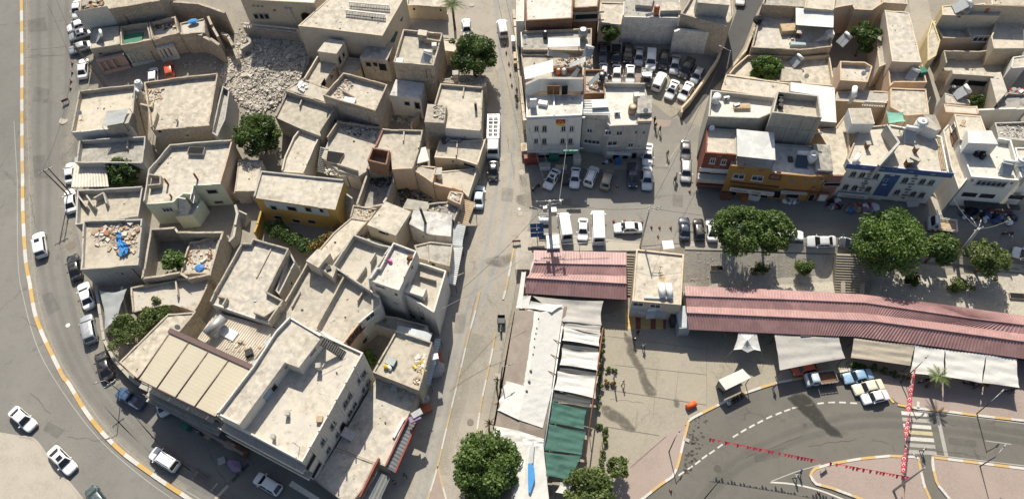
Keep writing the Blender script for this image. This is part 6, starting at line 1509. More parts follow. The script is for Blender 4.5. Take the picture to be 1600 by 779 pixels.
hs('d13','long plain flat roof beside the yellow alley','60',7.0,230,58,375,72,445,360,275,356,wall='plaster_cream',roof='roof_cream',par=.08)
hs('d14','terrace with a green tank and a panel beside the yellow alley','60',5.8,250,380,290,365,450,372,478,478,285,478,262,500,wall='peach_plaster',roof='roof_cream',par=.7,edges={1:.2})
hs('d15','courtyard house wall with a narrow ledge beside the big olive tree','60',4.6,180,190,220,180,275,355,200,390,wall='plaster_cream',roof='roof_sand',par=.3)
hs('d16','peach terrace with a stove and rails beyond the white canopy','60',6.4,-160,60,45,30,60,55,160,60,225,15,210,-60,-140,-60,wall='peach_plaster',roof='roof_sand',par=.4)
hs('d17','pale stepped roof at the top beside the yellow alley','60',6.0,225,15,365,25,350,-60,215,-60,wall='plaster_cream',roof='roof_cream',par=.3)
hs('e2','cream house with a large grey solar panel on top','Y6',7.6,205,60,315,50,480,55,640,30,690,110,808,115,790,165,210,152,wall='plaster_cream',roof='roof_cream',par=.1,rough=.03,walls={0:'alley_plaster',7:'alley_plaster'})
win(H['e2'],6,P('Y6',380,170),.7,.45,'hole')
hs('e2b','half shaded cream walled terrace at the edge of the yellow alley','Y6',5.2,150,215,470,262,515,388,215,385,110,215,wall='plaster_cream',roof='roof_cream',par=.9,edges={0:.15},walls={2:'peach_plaster',3:'alley_plaster',4:'alley_plaster'},rough=.04)
hs('e2c','orange ochre inner yard house with a black framed grid window','Y6',5.2,470,262,745,285,700,340,690,380,520,380,wall='peach_plaster',roof='roof_sand',par=.2,walls={3:'peach_plaster'})
win(H['e2c'],3,P('Y6',600,392),2.6,1.3,'grille')
hs('e2d','bright cream terrace with a square parapet at the right edge','Y6',6.4,755,175,1060,215,1060,490,735,492,705,370,735,300,wall='plaster_cream',roof='roof_cream',par=.8,edges={1:0,0:.1},rough=.04)
hs('e2e','cream block with a red brick edge at the top right corner','Y6',9.0,700,-60,1200,-60,1200,72,712,55,wall='plaster_cream',roof='roof_sand',par=.5,walls={2:'brick_wall'})
pn(H['e2e'],2,P('Y6',960,160),16,4.2,'plaster_cream','plaster_panel',off=.0,thick=.06)
hs('e2f','narrow ochre house front leaning over the yellow alley','Y6',6.5,60,355,110,200,190,410,150,560,60,620,wall='alley_plaster',roof='roof_cream',par=.2)
hs('e3','long shaded courtyard with an outside stair behind grey walls','Y6',4.6,222,512,560,520,900,490,905,600,880,660,250,640,wall='plaster_beige',roof='roof_sand',par=1.9,rough=.06,edges={3:.3,4:.1})
hs('e3b','white box room with a stepped edge at the right of the shaded courtyard','Y6',6.2,925,580,1060,560,1060,680,905,690,wall='plaster_white',roof='roof_cream',par=.1)
hs('e4','house round a leafy light well with dark doorways','Y7',5.4,310,-10,740,20,735,60,320,32,wall='plaster_cream',roof='roof_cream',par=.05,rough=.05)
win(H['e4'],2,P('Y7',370,120),2.2,1.8,'hole');win(H['e4'],2,P('Y7',560,130),3.2,1.4,'hole')
hs('e4b','pale wing with a crumbling corner beside the light well','Y7',5.4,740,20,805,15,872,212,765,330,700,80,wall='plaster_cream',roof='roof_cream',par=.05)
hs('e4c','small ledge roof with a solar heater beside the light well','Y7',4.4,235,225,490,300,492,348,240,335,wall='plaster_grey',roof='roof_cream',par=.1)
hs('e4d','long grey terrace wall with hanging carpets at the right edge','Y7',4.6,770,330,870,225,1100,230,1100,380,775,380,wall='plaster_beige',roof='roof_sooty',par=.5)
wr('long white plastered wall along the grey terrace at the right edge',PL('Y7',575,395,760,388,1060,385),0,.3,4.8,'plaster_white')
hs('e5','low ochre edged roof between the alley and the light well','Y7',5.6,225,338,470,362,565,360,582,442,245,424,wall='peach_plaster',roof='roof_cream',par=.1)
hs('e6','cream house with brown shutters and an orange stain on its roof','Y7',8.4,330,442,602,462,655,615,640,760,392,700,wall='plaster_cream',roof='roof_cream',par=.08,rough=.02)
win(H['e6'],4,P('Y7',325,575),1.1,1.2,'win');win(H['e6'],4,P('Y7',338,660),2.0,1.7,'brown')
hs('e7','white corner house with a bright white roof room above the clothes stalls','61',8.4,640,-20,700,90,890,92,965,105,1030,326,746,304,682,140,wall='white_facade',roof='roof_white',par=.25,rough=.02,edges={2:.9,3:.9})
_z7=H['e7']['zf']
room(H['e7'],PL('61',712,48,852,52,890,130,716,122),2.6,'white_facade','sheet_white')
win(H['e7'],4,P('61',850,357),4.4,1.4,'win');win(H['e7'],4,P('61',740,340),0.33,.5,'hole');win(H['e7'],4,P('61',968,356),0.33,.5,'hole')
for x,y in ((722,422),(825,430),(995,436)):win(H['e7'],4,P('61',x,y),2.1,.95,'darkwin')
win(H['e7'],4,P('61',800,520),6.6,1.8,'shop')
pn(H['e7'],4,P('61',850,470),8.25,.3,'steel_dark','awning_rail',off=.1,thick=.8)
_o,_q,_e,_n=pn(H['e7'],4,P('61',880,494),3.52,1.0,'red_board','shop_sign',off=1.0,thick=.15,parent=False,label='red and white shop sign above the clothes stalls',cat='shop sign')
for i in range(8):
 m_b=MB();c=_q+_e*(-1.3+i*.36);m_b.quad(c-_e*.12-Vector((0,0,.12))+_n*.012,c+_e*.12-Vector((0,0,.12))+_n*.012,c+_e*.12+Vector((0,0,.12))+_n*.012,c-_e*.12+Vector((0,0,.12))+_n*.012);m_b.build('lettering',M['sign_white'],_o)
m_b=MB();c=_q-Vector((0,0,.62));m_b.quad(c-_e*1.75,c+_e*1.75,c+_e*1.6+Vector((0,0,.2)),c-_e*1.75+Vector((0,0,.2)));m_b.build('lower_band',M['sign_white'],_o)
hs('e8','plain cream house beyond the white corner house at the right edge','61',7.0,985,150,1120,150,1120,345,1042,345,1010,240,wall='white_facade',roof='roof_cream',par=.15)
hs('e9','grey cluttered terrace with a blue chair at the right edge','Y7',5.0,740,525,1100,520,1100,720,905,700,780,690,wall='plaster_grey',roof='roof_grey',par=.4)
hs('e10','narrow side house with rusted shutters beside the white corner house','61',6.6,575,40,640,-30,690,130,735,300,668,385,620,250,wall='plaster_white',roof='roof_cream',par=.15,rough=.02,edges={2:.5,3:.5})
sheet('alley',[at_g(p) for p in PL('60',360,-60,470,-60,540,300,580,640,500,680,420,400)],.05,'asphalt_dusty')
sheet('alley',[at_g(p) for p in PL('61',480,460,540,400,640,440,560,540,490,560)],.07,'concrete_pale')
# ================================================================== arcades
def arcade(label,lines,zs,mat='sheet_pink',name='arcade_roof',zwall=-3.0,rib=.42):
 W_=[[at_z(p,z) for p in ln] for ln,z in zip(lines,zs)]
 n=len(W_[0]);c=W_[0][0];g=empty(name,(c.x,c.y,zwall));tag(g,label,'market arcade')
 for k in range(4):
  m_b=MB()
  for i in range(n-1):
   a,b,c_,d=W_[k][i],W_[k][i+1],W_[k+1][i+1],W_[k+1][i]
   L=(b-a).length;m_=max(2,int(L/rib));nm=(b-a).cross(d-a).normalized();nm=nm if nm.z>0 else -nm
   for s_ in range(m_):
    for (u0,u1,h0,h1) in ((0,.5,0,0),(.5,.64,0,.07),(.64,.86,.07,.07),(.86,1,.07,0)):
     t0,t1=(s_+u0)/m_,(s_+u1)/m_;p0,p1=a.lerp(b,t0)+nm*h0,a.lerp(b,t1)+nm*h1;q0,q1=d.lerp(c_,t0)+nm*h0,d.lerp(c_,t1)+nm*h1
     m_b.quad(p0,q0,q1,p1)
  o=m_b.build('roof_slope',M[mat],g)
 for k in (1,3):
  r_=MB();r_.tube([p+Vector((0,0,.06)) for p in W_[k]],.13,6);r_.build('ridge_cap',M[mat],g)
 f=MB();
 for i in range(n-1):
  a,b=W_[4][i],W_[4][i+1];f.bar(a-Vector((0,0,.12)),b-Vector((0,0,.12)),.09,5)
  a,b=W_[0][i],W_[0][i+1];f.bar(a-Vector((0,0,.1)),b-Vector((0,0,.1)),.08,5)
 f.build('gutter',M['steel_dark'],g)
 w_=MB()
 for i in range(n-1):       # shop wall under the roof
  a=W_[0][i].lerp(W_[4][i],.12);b=W_[0][i+1].lerp(W_[4][i+1],.12);a2=W_[0][i].lerp(W_[4][i],.78);b2=W_[0][i+1].lerp(W_[4][i+1],.78)
  for p,q in ((a,b),(b2,a2)):
   w_.quad((p.x,p.y,zwall-.3),(q.x,q.y,zwall-.3),(q.x,q.y,zs[4]-.1),(p.x,p.y,zs[4]-.1))
  if i==0:w_.quad((a2.x,a2.y,zwall-.3),(a.x,a.y,zwall-.3),(a.x,a.y,zs[4]),(a2.x,a2.y,zs[4]))
  if i==n-2:w_.quad((b.x,b.y,zwall-.3),(b2.x,b2.y,zwall-.3),(b2.x,b2.y,zs[4]),(b.x,b.y,zs[4]))
 w_.build('wall',M['concrete_raw'],g)
 L=(W_[4][-1]-W_[4][0]).length;ns=int(L/3.6)
 for k in range(ns):
  t=(k+.5)/ns*(n-1);i=min(n-2,int(t));p=W_[4][i].lerp(W_[4][i+1],t-i);q=W_[0][i].lerp(W_[0][i+1],t-i);e=(W_[4][i+1]-W_[4][i]).normalized();c=q.lerp(p,.78) ;o_=(p-q);o_.z=0;o_.normalize()
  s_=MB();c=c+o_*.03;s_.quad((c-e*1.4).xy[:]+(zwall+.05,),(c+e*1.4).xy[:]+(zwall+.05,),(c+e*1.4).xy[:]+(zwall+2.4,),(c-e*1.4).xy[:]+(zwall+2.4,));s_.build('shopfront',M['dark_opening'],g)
 ez=MB()
 for side in (0,-1):
  P_=[W_[k][side] for k in range(5)]
  ez.quad(*[(p.x,p.y,p.z-.03) for p in P_]+[(P_[4].x,P_[4].y,P_[4].z-.35),(P_[0].x,P_[0].y,P_[0].z-.35)])
 ez.build('gable_end',M['white_metal'],g);return g
arcade('short double ridged pink roofed arcade beside the white market tents',[px(834,391,979,394),px(834,411,979,414),px(829,426,979,431),px(822,434,979,443),px(821,458,979,468)],[1.0,1.6,1.1,1.6,.5])
arcade('long double ridged pink roofed arcade bending along the plaza',[px(1070,446,1239,453.5,1345,459.5,1455,473,1600,493,1720,510),px(1071,462,1240,468,1352,473,1516,497,1600,507.5,1720,525),px(1073,478.5,1241,484,1350,489,1480,505,1600,521.5,1720,539),px(1073,488.5,1242,496,1360,501,1480,517,1600,533.5,1720,551),px(1077,514.5,1243,522,1339,525.5,1470,542,1600,560,1720,578)],[1.0,1.6,1.1,1.6,.5])
hs('k1','square kiosk building with a flat cream roof and two white tanks','42',5.4,350,32,626,62,610,356,326,332,wall='plaster_cream',roof='roof_cream',par=.3,base=-3.0,rough=.02)
win(H['k1'],2,P('42',360,350),1.6,1.2,'win');win(H['k1'],2,P('42',460,360),1.6,1.2,'win')
canopy('grey tin awning along the front of the kiosk building',PL('42',318,352,520,372,518,428,320,398),[3.2,3.2,2.5,2.5],'sheet_zinc',posts=False,rib=.4)
bx('white serving hatch cabin under the kiosk awning','42',455,372,-3.0,2.4,1.4,3.5,0,'white_metal','hatch_cabin','cabin')
for k,(x0,x1) in enumerate(((285,345),(345,375),(375,432),(432,462),(462,505),(505,520))):
 sheet('tiled_floor',G('42',x0,405+k*4,x1,408+k*4,x1,498,x0,498),.07,('tile_yellow','tile_red')[k%2])
stairs(None,'42',322,60,312,300,0.1,-2.8,1.7,16,'concrete_slab',label='narrow stair beside the kiosk building',cat='stairs')
stairs(None,'62',52,60,42,285,0.2,-2.9,5.2,15,'concrete_slab',label='broad slatted stair down from the market street',cat='stairs')
for lab,a in (('pale stair wall on the kiosk side of the broad stair',(-8,65,-10,285)),('pale stair wall under the big tree beside the broad stair',(112,95,102,290))):
 pts=[at_g(p,.5) for p in PL('62',*a)];m_b=MB();e=(pts[1]-pts[0]);nn=Vector((e.y,-e.x,0)).normalized()*.32
 u,v=pts;d=Vector((0,0,-3.5));m_b.quad(u+nn,v+nn,v-nn,u-nn);m_b.quad(u+nn+d,v+nn+d,v+nn,u+nn);m_b.quad(v-nn+d,u-nn+d,u-nn,v-nn);m_b.quad(v+nn+d,v-nn+d,v-nn,v+nn)
 for i in range(len(m_b.f)):m_b.f[i]=m_b.f[i][::-1] if False else m_b.f[i]
 o=m_b.build('stair_wall',M['concrete_pale'],None,org=(u.x,u.y,u.z));tag(o,lab,'wall')
bx('white service cabinet on the pavement behind the kiosk','42',530,22,None,1.7,1.5,1.9,2,'white_metal','service_cabinet','cabinet')
bx('zinc topped counter at the left end of the long arcade','42',615,440,-3.0,1.7,3.6,2.9,2,'sheet_pale_blue','stall_counter','stall')
bx('dark glass cabinet beside the zinc topped counter','42',565,425,-3.0,1.0,2.2,2.2,2,'steel_dark','glass_cabinet','cabinet')
# ================================================================== market tents
brown=empty('market_hall',at_g((835,600)));tag(brown,'brown ribbed gable roof half hidden under white tarps','market hall')
zb=[-3.0+3.2,-3.0+4.3]
def gable(pl,pr,ridge,ze,zr,mat,parent,name,rib=0,n=24,wr=0.0,seedk=0):
 rn=random.Random(seedk);m_b=MB()
 A=[at_z(p,ze) for p in pl];B=[at_z(p,zr) for p in ridge];C_=[at_z(p,ze) for p in pr]
 for (U,V_) in ((A,B),(B,C_)):
  nu=10;g=[]
  for j in range(n+1):
   t=j/n*(len(U)-1);i=min(len(U)-2,int(t));f=t-i
   p,q=U[i].lerp(U[i+1],f),V_[i].lerp(V_[i+1],f)
   for k in range(nu+1):
    v=p.lerp(q,k/nu)
    if wr:v=v+Vector((0,0,wr*(.6*math.sin(j*1.3+k*.4+seedk)*math.sin(k*.6+j*.35)+.4*rn.uniform(-1,1))));
    if wr and k in (0,nu) and U is A and k==0:v=v+Vector((.18*math.sin(j*.9),0,-.1))
    g.append(v)
  for j in range(n):
   for k in range(nu):
    a=j*(nu+1)+k;m_b.quad(g[a],g[a+nu+1],g[a+nu+2],g[a+1],smooth=False)
 o=m_b.build(name,M[mat],parent)
 bm=bmesh.new();bm.from_mesh(o.data);bmesh.ops.remove_doubles(bm,verts=bm.verts,dist=.002);bmesh.ops.recalc_face_normals(bm,faces=bm.faces[:]);bm.to_mesh(o.data);bm.free()
 for f in o.data.polygons:f.use_smooth=bool(wr)
 return o
gable(px(805,484,790,575,773,668,757,800),px(886,478,868,585,851,680,838,800),px(846,486,826,580,810,674,796,800),zb[0],zb[1],'sheet_brown',brown,'roof')
m_b=MB()
for a,b in (((804,484),(770,668)),((886,478),(851,680))):
 p,q=at_z(a,zb[0]-.1),at_z(b,zb[0]-.1)
 m_b.quad((p.x,p.y,-3.4),(q.x,q.y,-3.4),(q.x,q.y,q.z),(p.x,p.y,p.z))
m_b.build('side_wall',M['canvas_dark'],brown)
def tarp(label,pl,pr,ridge,dz,n,wr,seedk):
 c=at_z(pl[0],zb[0]);g=empty('tarpaulin',(c.x,c.y,zb[0]));tag(g,label,'tarpaulin',None);gable(pl,pr,ridge,zb[0]+dz,zb[1]+dz,'canvas_white',g,'sheet',n=n,wr=wr,seedk=seedk);return g
tarp('long white tarp with a row of holes along its ridge on the market hall',px(823,482,806,585,804,597),px(881,478,864,588,861,611),px(844,488,826,585,823,605),.16,30,.03,1)
tarp('middle white tarp with rolled edges on the market hall',px(789,594,778,640),px(863,607,848,668),px(822,603,810,655),.22,18,.06,2)
tarp('crumpled white tarp with a blue gash at the lower end of the market hall',px(771,664,766,700,762,800),px(850,685,849,696,860,800),px(810,672,822,700,818,800),.26,26,.14,3)
m_b=MB();bp=[at_z(P('33',x,y),zb[1]+.42) for x,y in ((500,575),(520,570),(538,600),(540,660),(515,745),(503,740),(500,650))]
m_b.quad(*bp);tag(m_b.build('blue_sheet',M['tarp_blue'],None),'strip of bright blue sheet showing in the crumpled tarp','sheet')
m_b=MB();bp=[at_z(P('33',x,y),zb[1]+.41) for x,y in ((510,490),(530,440),(538,440),(530,570),(500,572))]
m_b.quad(*bp);tag(m_b.build('pale_strip',M['plastic_sheet'],None),'pale grey strip above the blue gash in the crumpled tarp','sheet')
for k,(x,y) in enumerate(((562,435),(552,490),(547,520),(540,550),(537,598),(530,640),(517,738),(508,800),(493,855))):
 yy=380+y/3.711;p=at_z((690+x/3.711,yy),zb[1]+.22);m_b=MB();s=.18 if k<6 else .34
 m_b.bar(p-Vector((0,0,.05)),p+Vector((0,0,.10)),s*.6,9,r2=s*.4);o=m_b.build('ridge_vent',M['steel_dark'],None,org=p);tag(o,'small dark roof vent on the ridge of the long white tarp','vent','vents along the tarp ridge')
canopy('white membrane fold at the upper end of the market hall',px(823,481,829,470,880,476,862,487),0,'canvas_white',zabs=[.55,.9,.75,1.35],posts=False,thick=0,sag=.12,over=-3.0,name='shade_sail',cat='shade sail')
canopy('narrow white sheet hanging beside the short pink roof',px(815,424,822,424,816,482,806,481),0,'canvas_white',zabs=[.7,.9,.5,.3],posts=False,thick=0,sag=.1,over=-2.0,name='shade_sail',cat='shade sail')
canopy('small white sheet at the foot of the short pink roof',px(818,462,830,461,826,482,812,481),0,'canvas_white',zabs=[.6,.7,.5,.4],posts=False,thick=0,sag=.08,over=-3.0,name='shade_sail',cat='shade sail')
SS=dict(name='shade_sail',cat='shade sail',thick=0,group=None)
canopy('big grey shade cloth below the short pink roof',px(832,462,943,470,940,508,880,502),0,'canvas_grey',zabs=[.5,.35,.3,.5],sag=.35,sub=14,over=-3.0,**SS)
canopy('grey fold of cloth hanging below the big grey shade',px(881,500,940,507,939,523,880,512),0,'canvas_grey',zabs=[.35,.25,.15,.25],sag=.25,sub=10,over=-3.0,**SS)
for lab,a,m_ in (('uppermost white canvas panel beside the long tarp',('32',705,480,922,530,915,596,700,562),'canvas_white'),('second white canvas panel beside the long tarp',('32',697,604,916,630,906,736,684,702),'canvas_white'),('third white canvas panel beside the long tarp',('33',672,38,910,66,892,196,650,146),'canvas_white')):
 canopy(lab,PL(*a),0,m_,zabs=[.55,.5,.5,.55],sag=.22,sub=12,over=-3.0,**SS)
for lab,a in (('dark grey cloth strip below the uppermost white panel',('32',700,558,915,596,912,636,697,606)),('dark grey cloth strip below the second white panel',('32',684,698,904,735,900,775,678,742)),('dark grey cloth strip above the green canvas panels',('33',650,142,872,205,862,250,640,212))):
 canopy(lab,PL(*a),0,'canvas_dark',zabs=[.28,.22,.22,.28],sag=.2,sub=10,over=-3.0,posts=False,**SS)
for lab,a in (('upper green canvas panel',('33',640,212,842,260,824,374,625,338)),('middle green canvas panel',('33',622,344,838,388,812,522,596,496)),('lower green canvas panel',('33',597,505,810,527,750,674,604,642))):
 canopy(lab+' in the row beside the white tarps',PL(*a),0,'canvas_green',zabs=[.5,.4,.4,.5],sag=.14,sub=16,over=-3.0,**SS)
canopy('white sheet below the green canvas panels',PL('33',690,680,760,690,740,760,660,740),0,'canvas_white',zabs=[.4]*4,sag=.15,over=-3.0,**SS)
for lab,a,b,m_ in (('long white gutter between the tarps and the canvas panels',P('32',700,480),P('33',595,480),'white_metal'),('rusty rail along the outer edge of the canvas panels',P('32',935,490),P('33',820,640),'rust_metal')):
 p,q=at_z(a,.45),at_z(b,.45);m_b=MB();m_b.bar(p,q,.10,6)
 for k in range(7):u=p.lerp(q,k/6);m_b.bar((u.x,u.y,-3.1),u,.05,5)
 o=m_b.build('tent_rail',M[m_],None,org=(p.x,p.y,-3));tag(o,lab,'rail')
for k,(x,y) in enumerate(((645,555),(630,642),(617,738))):
 p,q=at_z(P('32',x,y),.6),at_z(P('32',x+50,y+22),.6);m_b=MB();m_b.bar(p,q,.06,5);o=m_b.build('strut',M['rust_metal'],None,org=p);tag(o,'short rusty strut across the gap beside the long tarp','strut','struts between the tarp and the canvas panels')
g=empty('shade_sail',at_g(P('52',215,560)));tag(g,'star shaped white shade sail in front of the long arcade','shade sail');m_b=MB()
out_=[(165,508),(268,512),(276,560),(292,622),(255,615),(216,632),(178,612),(134,616),(155,560)]
zs_=[.4,.4,.0,-.4,.05,-.55,.05,-.4,.0]
ctr=at_z(P('52',215,560),.55);op=[at_z(P('52',*p),z) for p,z in zip(out_,zs_)]
for i in range(9):
 a,b=op[i],op[(i+1)%9]
 for s_ in range(4):
  t0,t1=s_/4,(s_+1)/4;f=lambda p,t:ctr.lerp(p,t)-Vector((0,0,.35*math.sin(math.pi*t)*.6));m_b.quad(f(a,t0),f(a,t1),f(b,t1),f(b,t0),smooth=True)
m_b.build('cloth',M['canvas_white'],g)
for p in (op[3],op[5],op[7]):
 m_b=MB();c=Vector((ctr.x,ctr.y,p.z));e=p+(p-c)*.55;m_b.bar((e.x,e.y,T(e.x,e.y)),p,.015,4);m_b.build('guy_rope',M['wire_pale'],g)
m_b=MB();m_b.bar((ctr.x,ctr.y,-3.05),ctr,.06,6);m_b.build('mast',M['steel_grey'],g)
canopy('large grey tarpaulin canopy with seams over the scooter yard',PL('52',370,525,745,540,782,665,402,735),0,'canvas_grey',zabs=[.35,.35,.0,.0],sag=.12,sub=14,over=-3.0,name='canopy',cat='canopy',thick=0,post_mat='steel_dark',postr=.07)
bx('dark patch box hanging on the grey canopy edge','52',552,530,.36,1.5,.5,.12,-2,'steel_dark','vent_hatch','hatch')
canopy('beige scalloped awning below the bend of the long arcade',PL('62',52,545,408,590,380,708,35,662),0,'canvas_beige',zabs=[.35,.35,-.5,-.4],sag=.08,sub=12,over=-3.0,name='awning',cat='awning',thick=0)
for lab,a,zz in (('left white tent sheet of three at the end of the arcade',('62',408,590,580,612,578,772,378,752),(.35,.35,-.2,-.3)),('middle white tent sheet of three at the end of the arcade',('62',582,612,822,640,796,808,580,772),(.35,.35,-.2,-.2)),('right white tent sheet of three at the end of the arcade',('62',822,640,998,668,1012,836,798,806),(.35,.35,-.3,-.2))):
 canopy(lab,PL(*a),0,'canvas_white',zabs=zz,sag=.13,sub=14,over=-3.0,**SS)
g=empty('bus_shelter',at_g(P('43',920,170)));tag(g,'white roofed bus shelter with a bench at the plaza kerb','bus shelter')
_zs=T(g.location.x,g.location.y);rp=[at_z(P('43',*p),_zs+2.7) for p in ((825,90),(965,25),(1015,76),(868,148))];rc=sum(rp,Vector())/4
m_b=MB();m_b.prism([(p.x,p.y) for p in rp],_zs+2.62,_zs+2.74);m_b.build('roof',M['canvas_white'],g)
for p in rp:
 m_b=MB();q=p.lerp(rc,.08);m_b.bar((q.x,q.y,_zs-.1),(q.x,q.y,_zs+2.63),.06,6);m_b.build('post',M['steel_dark'],g)
def pane3(a,b,nm='glass_panel'):
 m_b=MB();a=a.lerp(rc,.09);b=b.lerp(rc,.09);m_b.quad((a.x,a.y,_zs+.25),(b.x,b.y,_zs+.25),(b.x,b.y,_zs+2.3),(a.x,a.y,_zs+2.3));m_b.build(nm,M['window_glass'],g)
pane3(rp[0],rp[3]);pane3(rp[0],rp[1])
m_b=MB();a,b=rp[0].lerp(rp[3],.55),rp[1].lerp(rp[2],.55);d=b-a;c=(a+b)/2;m_b.box((c.x,c.y,_zs+.42),d.length*.85,.42,.06,math.atan2(d.y,d.x));m_b.build('bench',M['wood_brown'],g)
# ================================================================== pergola over the shop house
g=empty('pergola',at_z(px(276,584)[0],H['b11']['zt']));tag(g,'striped cream pergola awning with dark beams above the curved road','pergola')
_zp=H['b11']['zt']+2.2
A,B,C_,D=[at_z(p,_zp+d) for p,d in zip(px(266,519,393,576,337,651,216,592),(.3,.3,-.1,-.1))]
cuts=[0,.215,.44,.665,.86,1];cuts=[0,.20,.43,.66,.83,1.0];cuts=[0,.245,.49,.735,1.0]
for k in range(4):
 m_b=MB();u0,u1=cuts[k]+.008,cuts[k+1]-.008;n=15
 for j in range(n):
  for s_ in range(3):
   t0,t1=(j+s_/3)/n,(j+(s_+1)/3)/n;f=lambda u,t,q:A.lerp(B,u).lerp(D.lerp(C_,u),t)-Vector((0,0,.007*math.sin(math.pi*q)))
   m_b.quad(f(u0,t0,s_/3),f(u0,t1,(s_+1)/3),f(u1,t1,(s_+1)/3),f(u1,t0,s_/3),smooth=True)
 m_b.build('fabric_panel',M['awning_cream'],g)
for u in cuts:
 m_b=MB();m_b.bar(A.lerp(B,u)+Vector((0,0,.05)),D.lerp(C_,u)+Vector((0,0,.05)),.10,6);m_b.build('beam',M['maroon_steel'],g)
m_b=MB();e=(B-A).normalized();o=(A-D).normalized()*.45;up=UP
for z0,off in ((.28,0),):
 a,b=A+up*.22-e*.3,B+up*.22+e*.2;m_b.quad(a-o*.3,b-o*.3,b+o*1.2,a+o*1.2);m_b.quad(a-o*.3-up*.5,b-o*.3-up*.5,b-o*.3,a-o*.3);m_b.quad(b+o*1.2-up*.5,a+o*1.2-up*.5,a+o*1.2,b+o*1.2)
m_b.build('cassette',M['maroon_steel'],g)
m_b=MB();m_b.bar(D-up*.02,C_-up*.02,.09,6);m_b.build('front_beam',M['maroon_steel'],g)
for p in (A,B,C_,D,D.lerp(C_,.5)):
 q=p.lerp((A+B+C_+D)/4,.06);m_b=MB();m_b.bar((q.x,q.y,H['b11']['zf']),(q.x,q.y,q.z),.07,6);m_b.build('post',M['maroon_steel'],g)
_mb=MB();a,b=edge_of(H['b11'],0);e=(b-a).normalized();nn=Vector((e.y,-e.x,0));ang=math.atan2(e.y,e.x)
for z,d,h in ((H['b11']['zt']-.3,.7,.14),(H['b11']['zt']-3.0,1.1,.2),(H['b11']['zt']-3.7,1.5,.1)):
 c=(a+b)/2+nn*d/2;_mb.box((c.x,c.y,z),(b-a).length,d,h,ang)
_mb.build('ledge',M['concrete_raw'],H['b11']['root'])
_mb=MB()
for k in range(14):
 p=a.lerp(b,(k+.5)/14)+nn*1.05;_mb.box((p.x,p.y,H['b11']['zt']-2.8),.05,.05,.9,ang)
p,q=a+nn*1.05,b+nn*1.05;z=H['b11']['zt']-1.9;_mb.bar((p.x,p.y,z),(q.x,q.y,z),.04,5);_mb.build('railing',M['steel_grey'],H['b11']['root'])
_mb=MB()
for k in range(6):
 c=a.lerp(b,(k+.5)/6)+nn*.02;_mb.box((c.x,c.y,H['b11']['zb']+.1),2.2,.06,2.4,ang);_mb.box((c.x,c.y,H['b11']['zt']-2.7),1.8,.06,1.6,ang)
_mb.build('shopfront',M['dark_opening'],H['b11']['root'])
canopy('brick red tile canopy strip over the corner shops',PL('13',200,300,560,512,550,528,190,315),[2.6,2.6,2.5,2.5],'sheet_brown',posts=False)
canopy('lower grey ledge canopy at the foot of the tall white house',PL('13',840,672,1000,775,985,800,820,700),[3.4,3.4,3.0,3.0],'plaster_grey',posts=False)
canopy('beige ribbed sheet canopy beside the leafy courtyard on the road',PL('01',430,243,612,243,630,376,412,380),4.2,'sheet_beige',rib=.5,name='canopy')
canopy('small pale flat sheet at the corner of the beige canopy',PL('01',432,205,470,205,472,238,432,238),4.3,'sheet_pale_blue')
_za=H['b3a']['zf']
canopy('white and blue striped tarp shelter on the terrace by the road',PL('00',618,645,750,622,715,712,588,735),0,'plastic_sheet',zabs=[_za+2.5,_za+2.5,_za+2.2,_za+2.2],over=_za,sag=.12,thick=0,name='roof_shelter')
H['b3r']=house('brown box room under the striped tarp shelter',PL('00',620,735,745,712,765,655,640,672),1.9,wall='stone_wall',roof='roof_sand',par=0,z=_za+1.9,depth=2.0,cat='roof hut',name='roof_hut',rough=0)
_zc=H['b11b']['zf']
m_b=MB();q=[at_z(p,_zc+.1) for p in PL('12',400,405,760,500,600,705,300,555)]
for k in range(26):
 t0,t1=k/26,(k+.72)/26;m_b.quad(q[0].lerp(q[1],t0),q[3].lerp(q[2],t0),q[3].lerp(q[2],t1)+Vector((0,0,.1)),q[0].lerp(q[1],t1)+Vector((0,0,.1)))
 m_b.quad(q[0].lerp(q[1],t1)+Vector((0,0,.1)),q[3].lerp(q[2],t1)+Vector((0,0,.1)),q[3].lerp(q[2],t1+.28/26),q[0].lerp(q[1],t1+.28/26))
m_b.build('ribbed_sheet',M['sheet_beige'],H['b11b']['root'])
tank('large grey boiler lying on the corrugated terrace','12',382,465,_zc,.75,3.2,'steel_grey',lying=50,name='boiler',cat='boiler',stand=.7)
bx('long white board lying on the corrugated terrace','12',470,520,_zc+.1,2.6,1.4,.3,-30,'white_metal','board','board')
dish('small dish beside the lying boiler','12',402,530,_zc+.1);dish('dish on a dark box beside the striped pergola','12',180,485,H['b10']['zf']+1.5)
bx('ribbed metal bin shed on the tall white house terrace','12',732,588,H['b12']['zf']+.3,1.9,1.7,1.9,35,'sheet_pale_blue','shed','shed','sheet_pale_blue');bx('smaller ribbed bin cover beside the metal shed','12',645,695,H['b12']['zf']+.3,1.4,1.0,1.4,35,'sheet_pale_blue','bin_cover','box')
bx('black motor lying among scrap on the corrugated terrace','12',590,632,_zc+.1,1.0,1.0,.7,20,'black_plastic','scrap_motor','scrap')
rubble('scrap and planks strewn on the corrugated terrace',PL('12',480,540,660,590,620,680,440,600),90,.1,.5,('rubble_grey','wood_pale','rubble_white'),z=_zc+.12)
for lab,a,m_ in (('pale ribbed awning strip at the middle of the main street',('Z3',885,122,960,122,905,402,846,388),'sheet_white'),('weathered ribbed awning strip above the pale one',('Z3',888,-30,972,-30,955,118,882,112),'sheet_zinc'),('broken timber awning by the parked light blue car',('21',985,450,1050,470,1000,605,940,585),'wood_pale'),('short ribbed awning below the timber one',('21',925,590,995,600,970,720,915,700),'sheet_zinc')):
 canopy(lab,PL(*a),[3.1,2.7,2.7,3.1],m_,rib=.35,ribdir=1,name='awning',cat='awning')
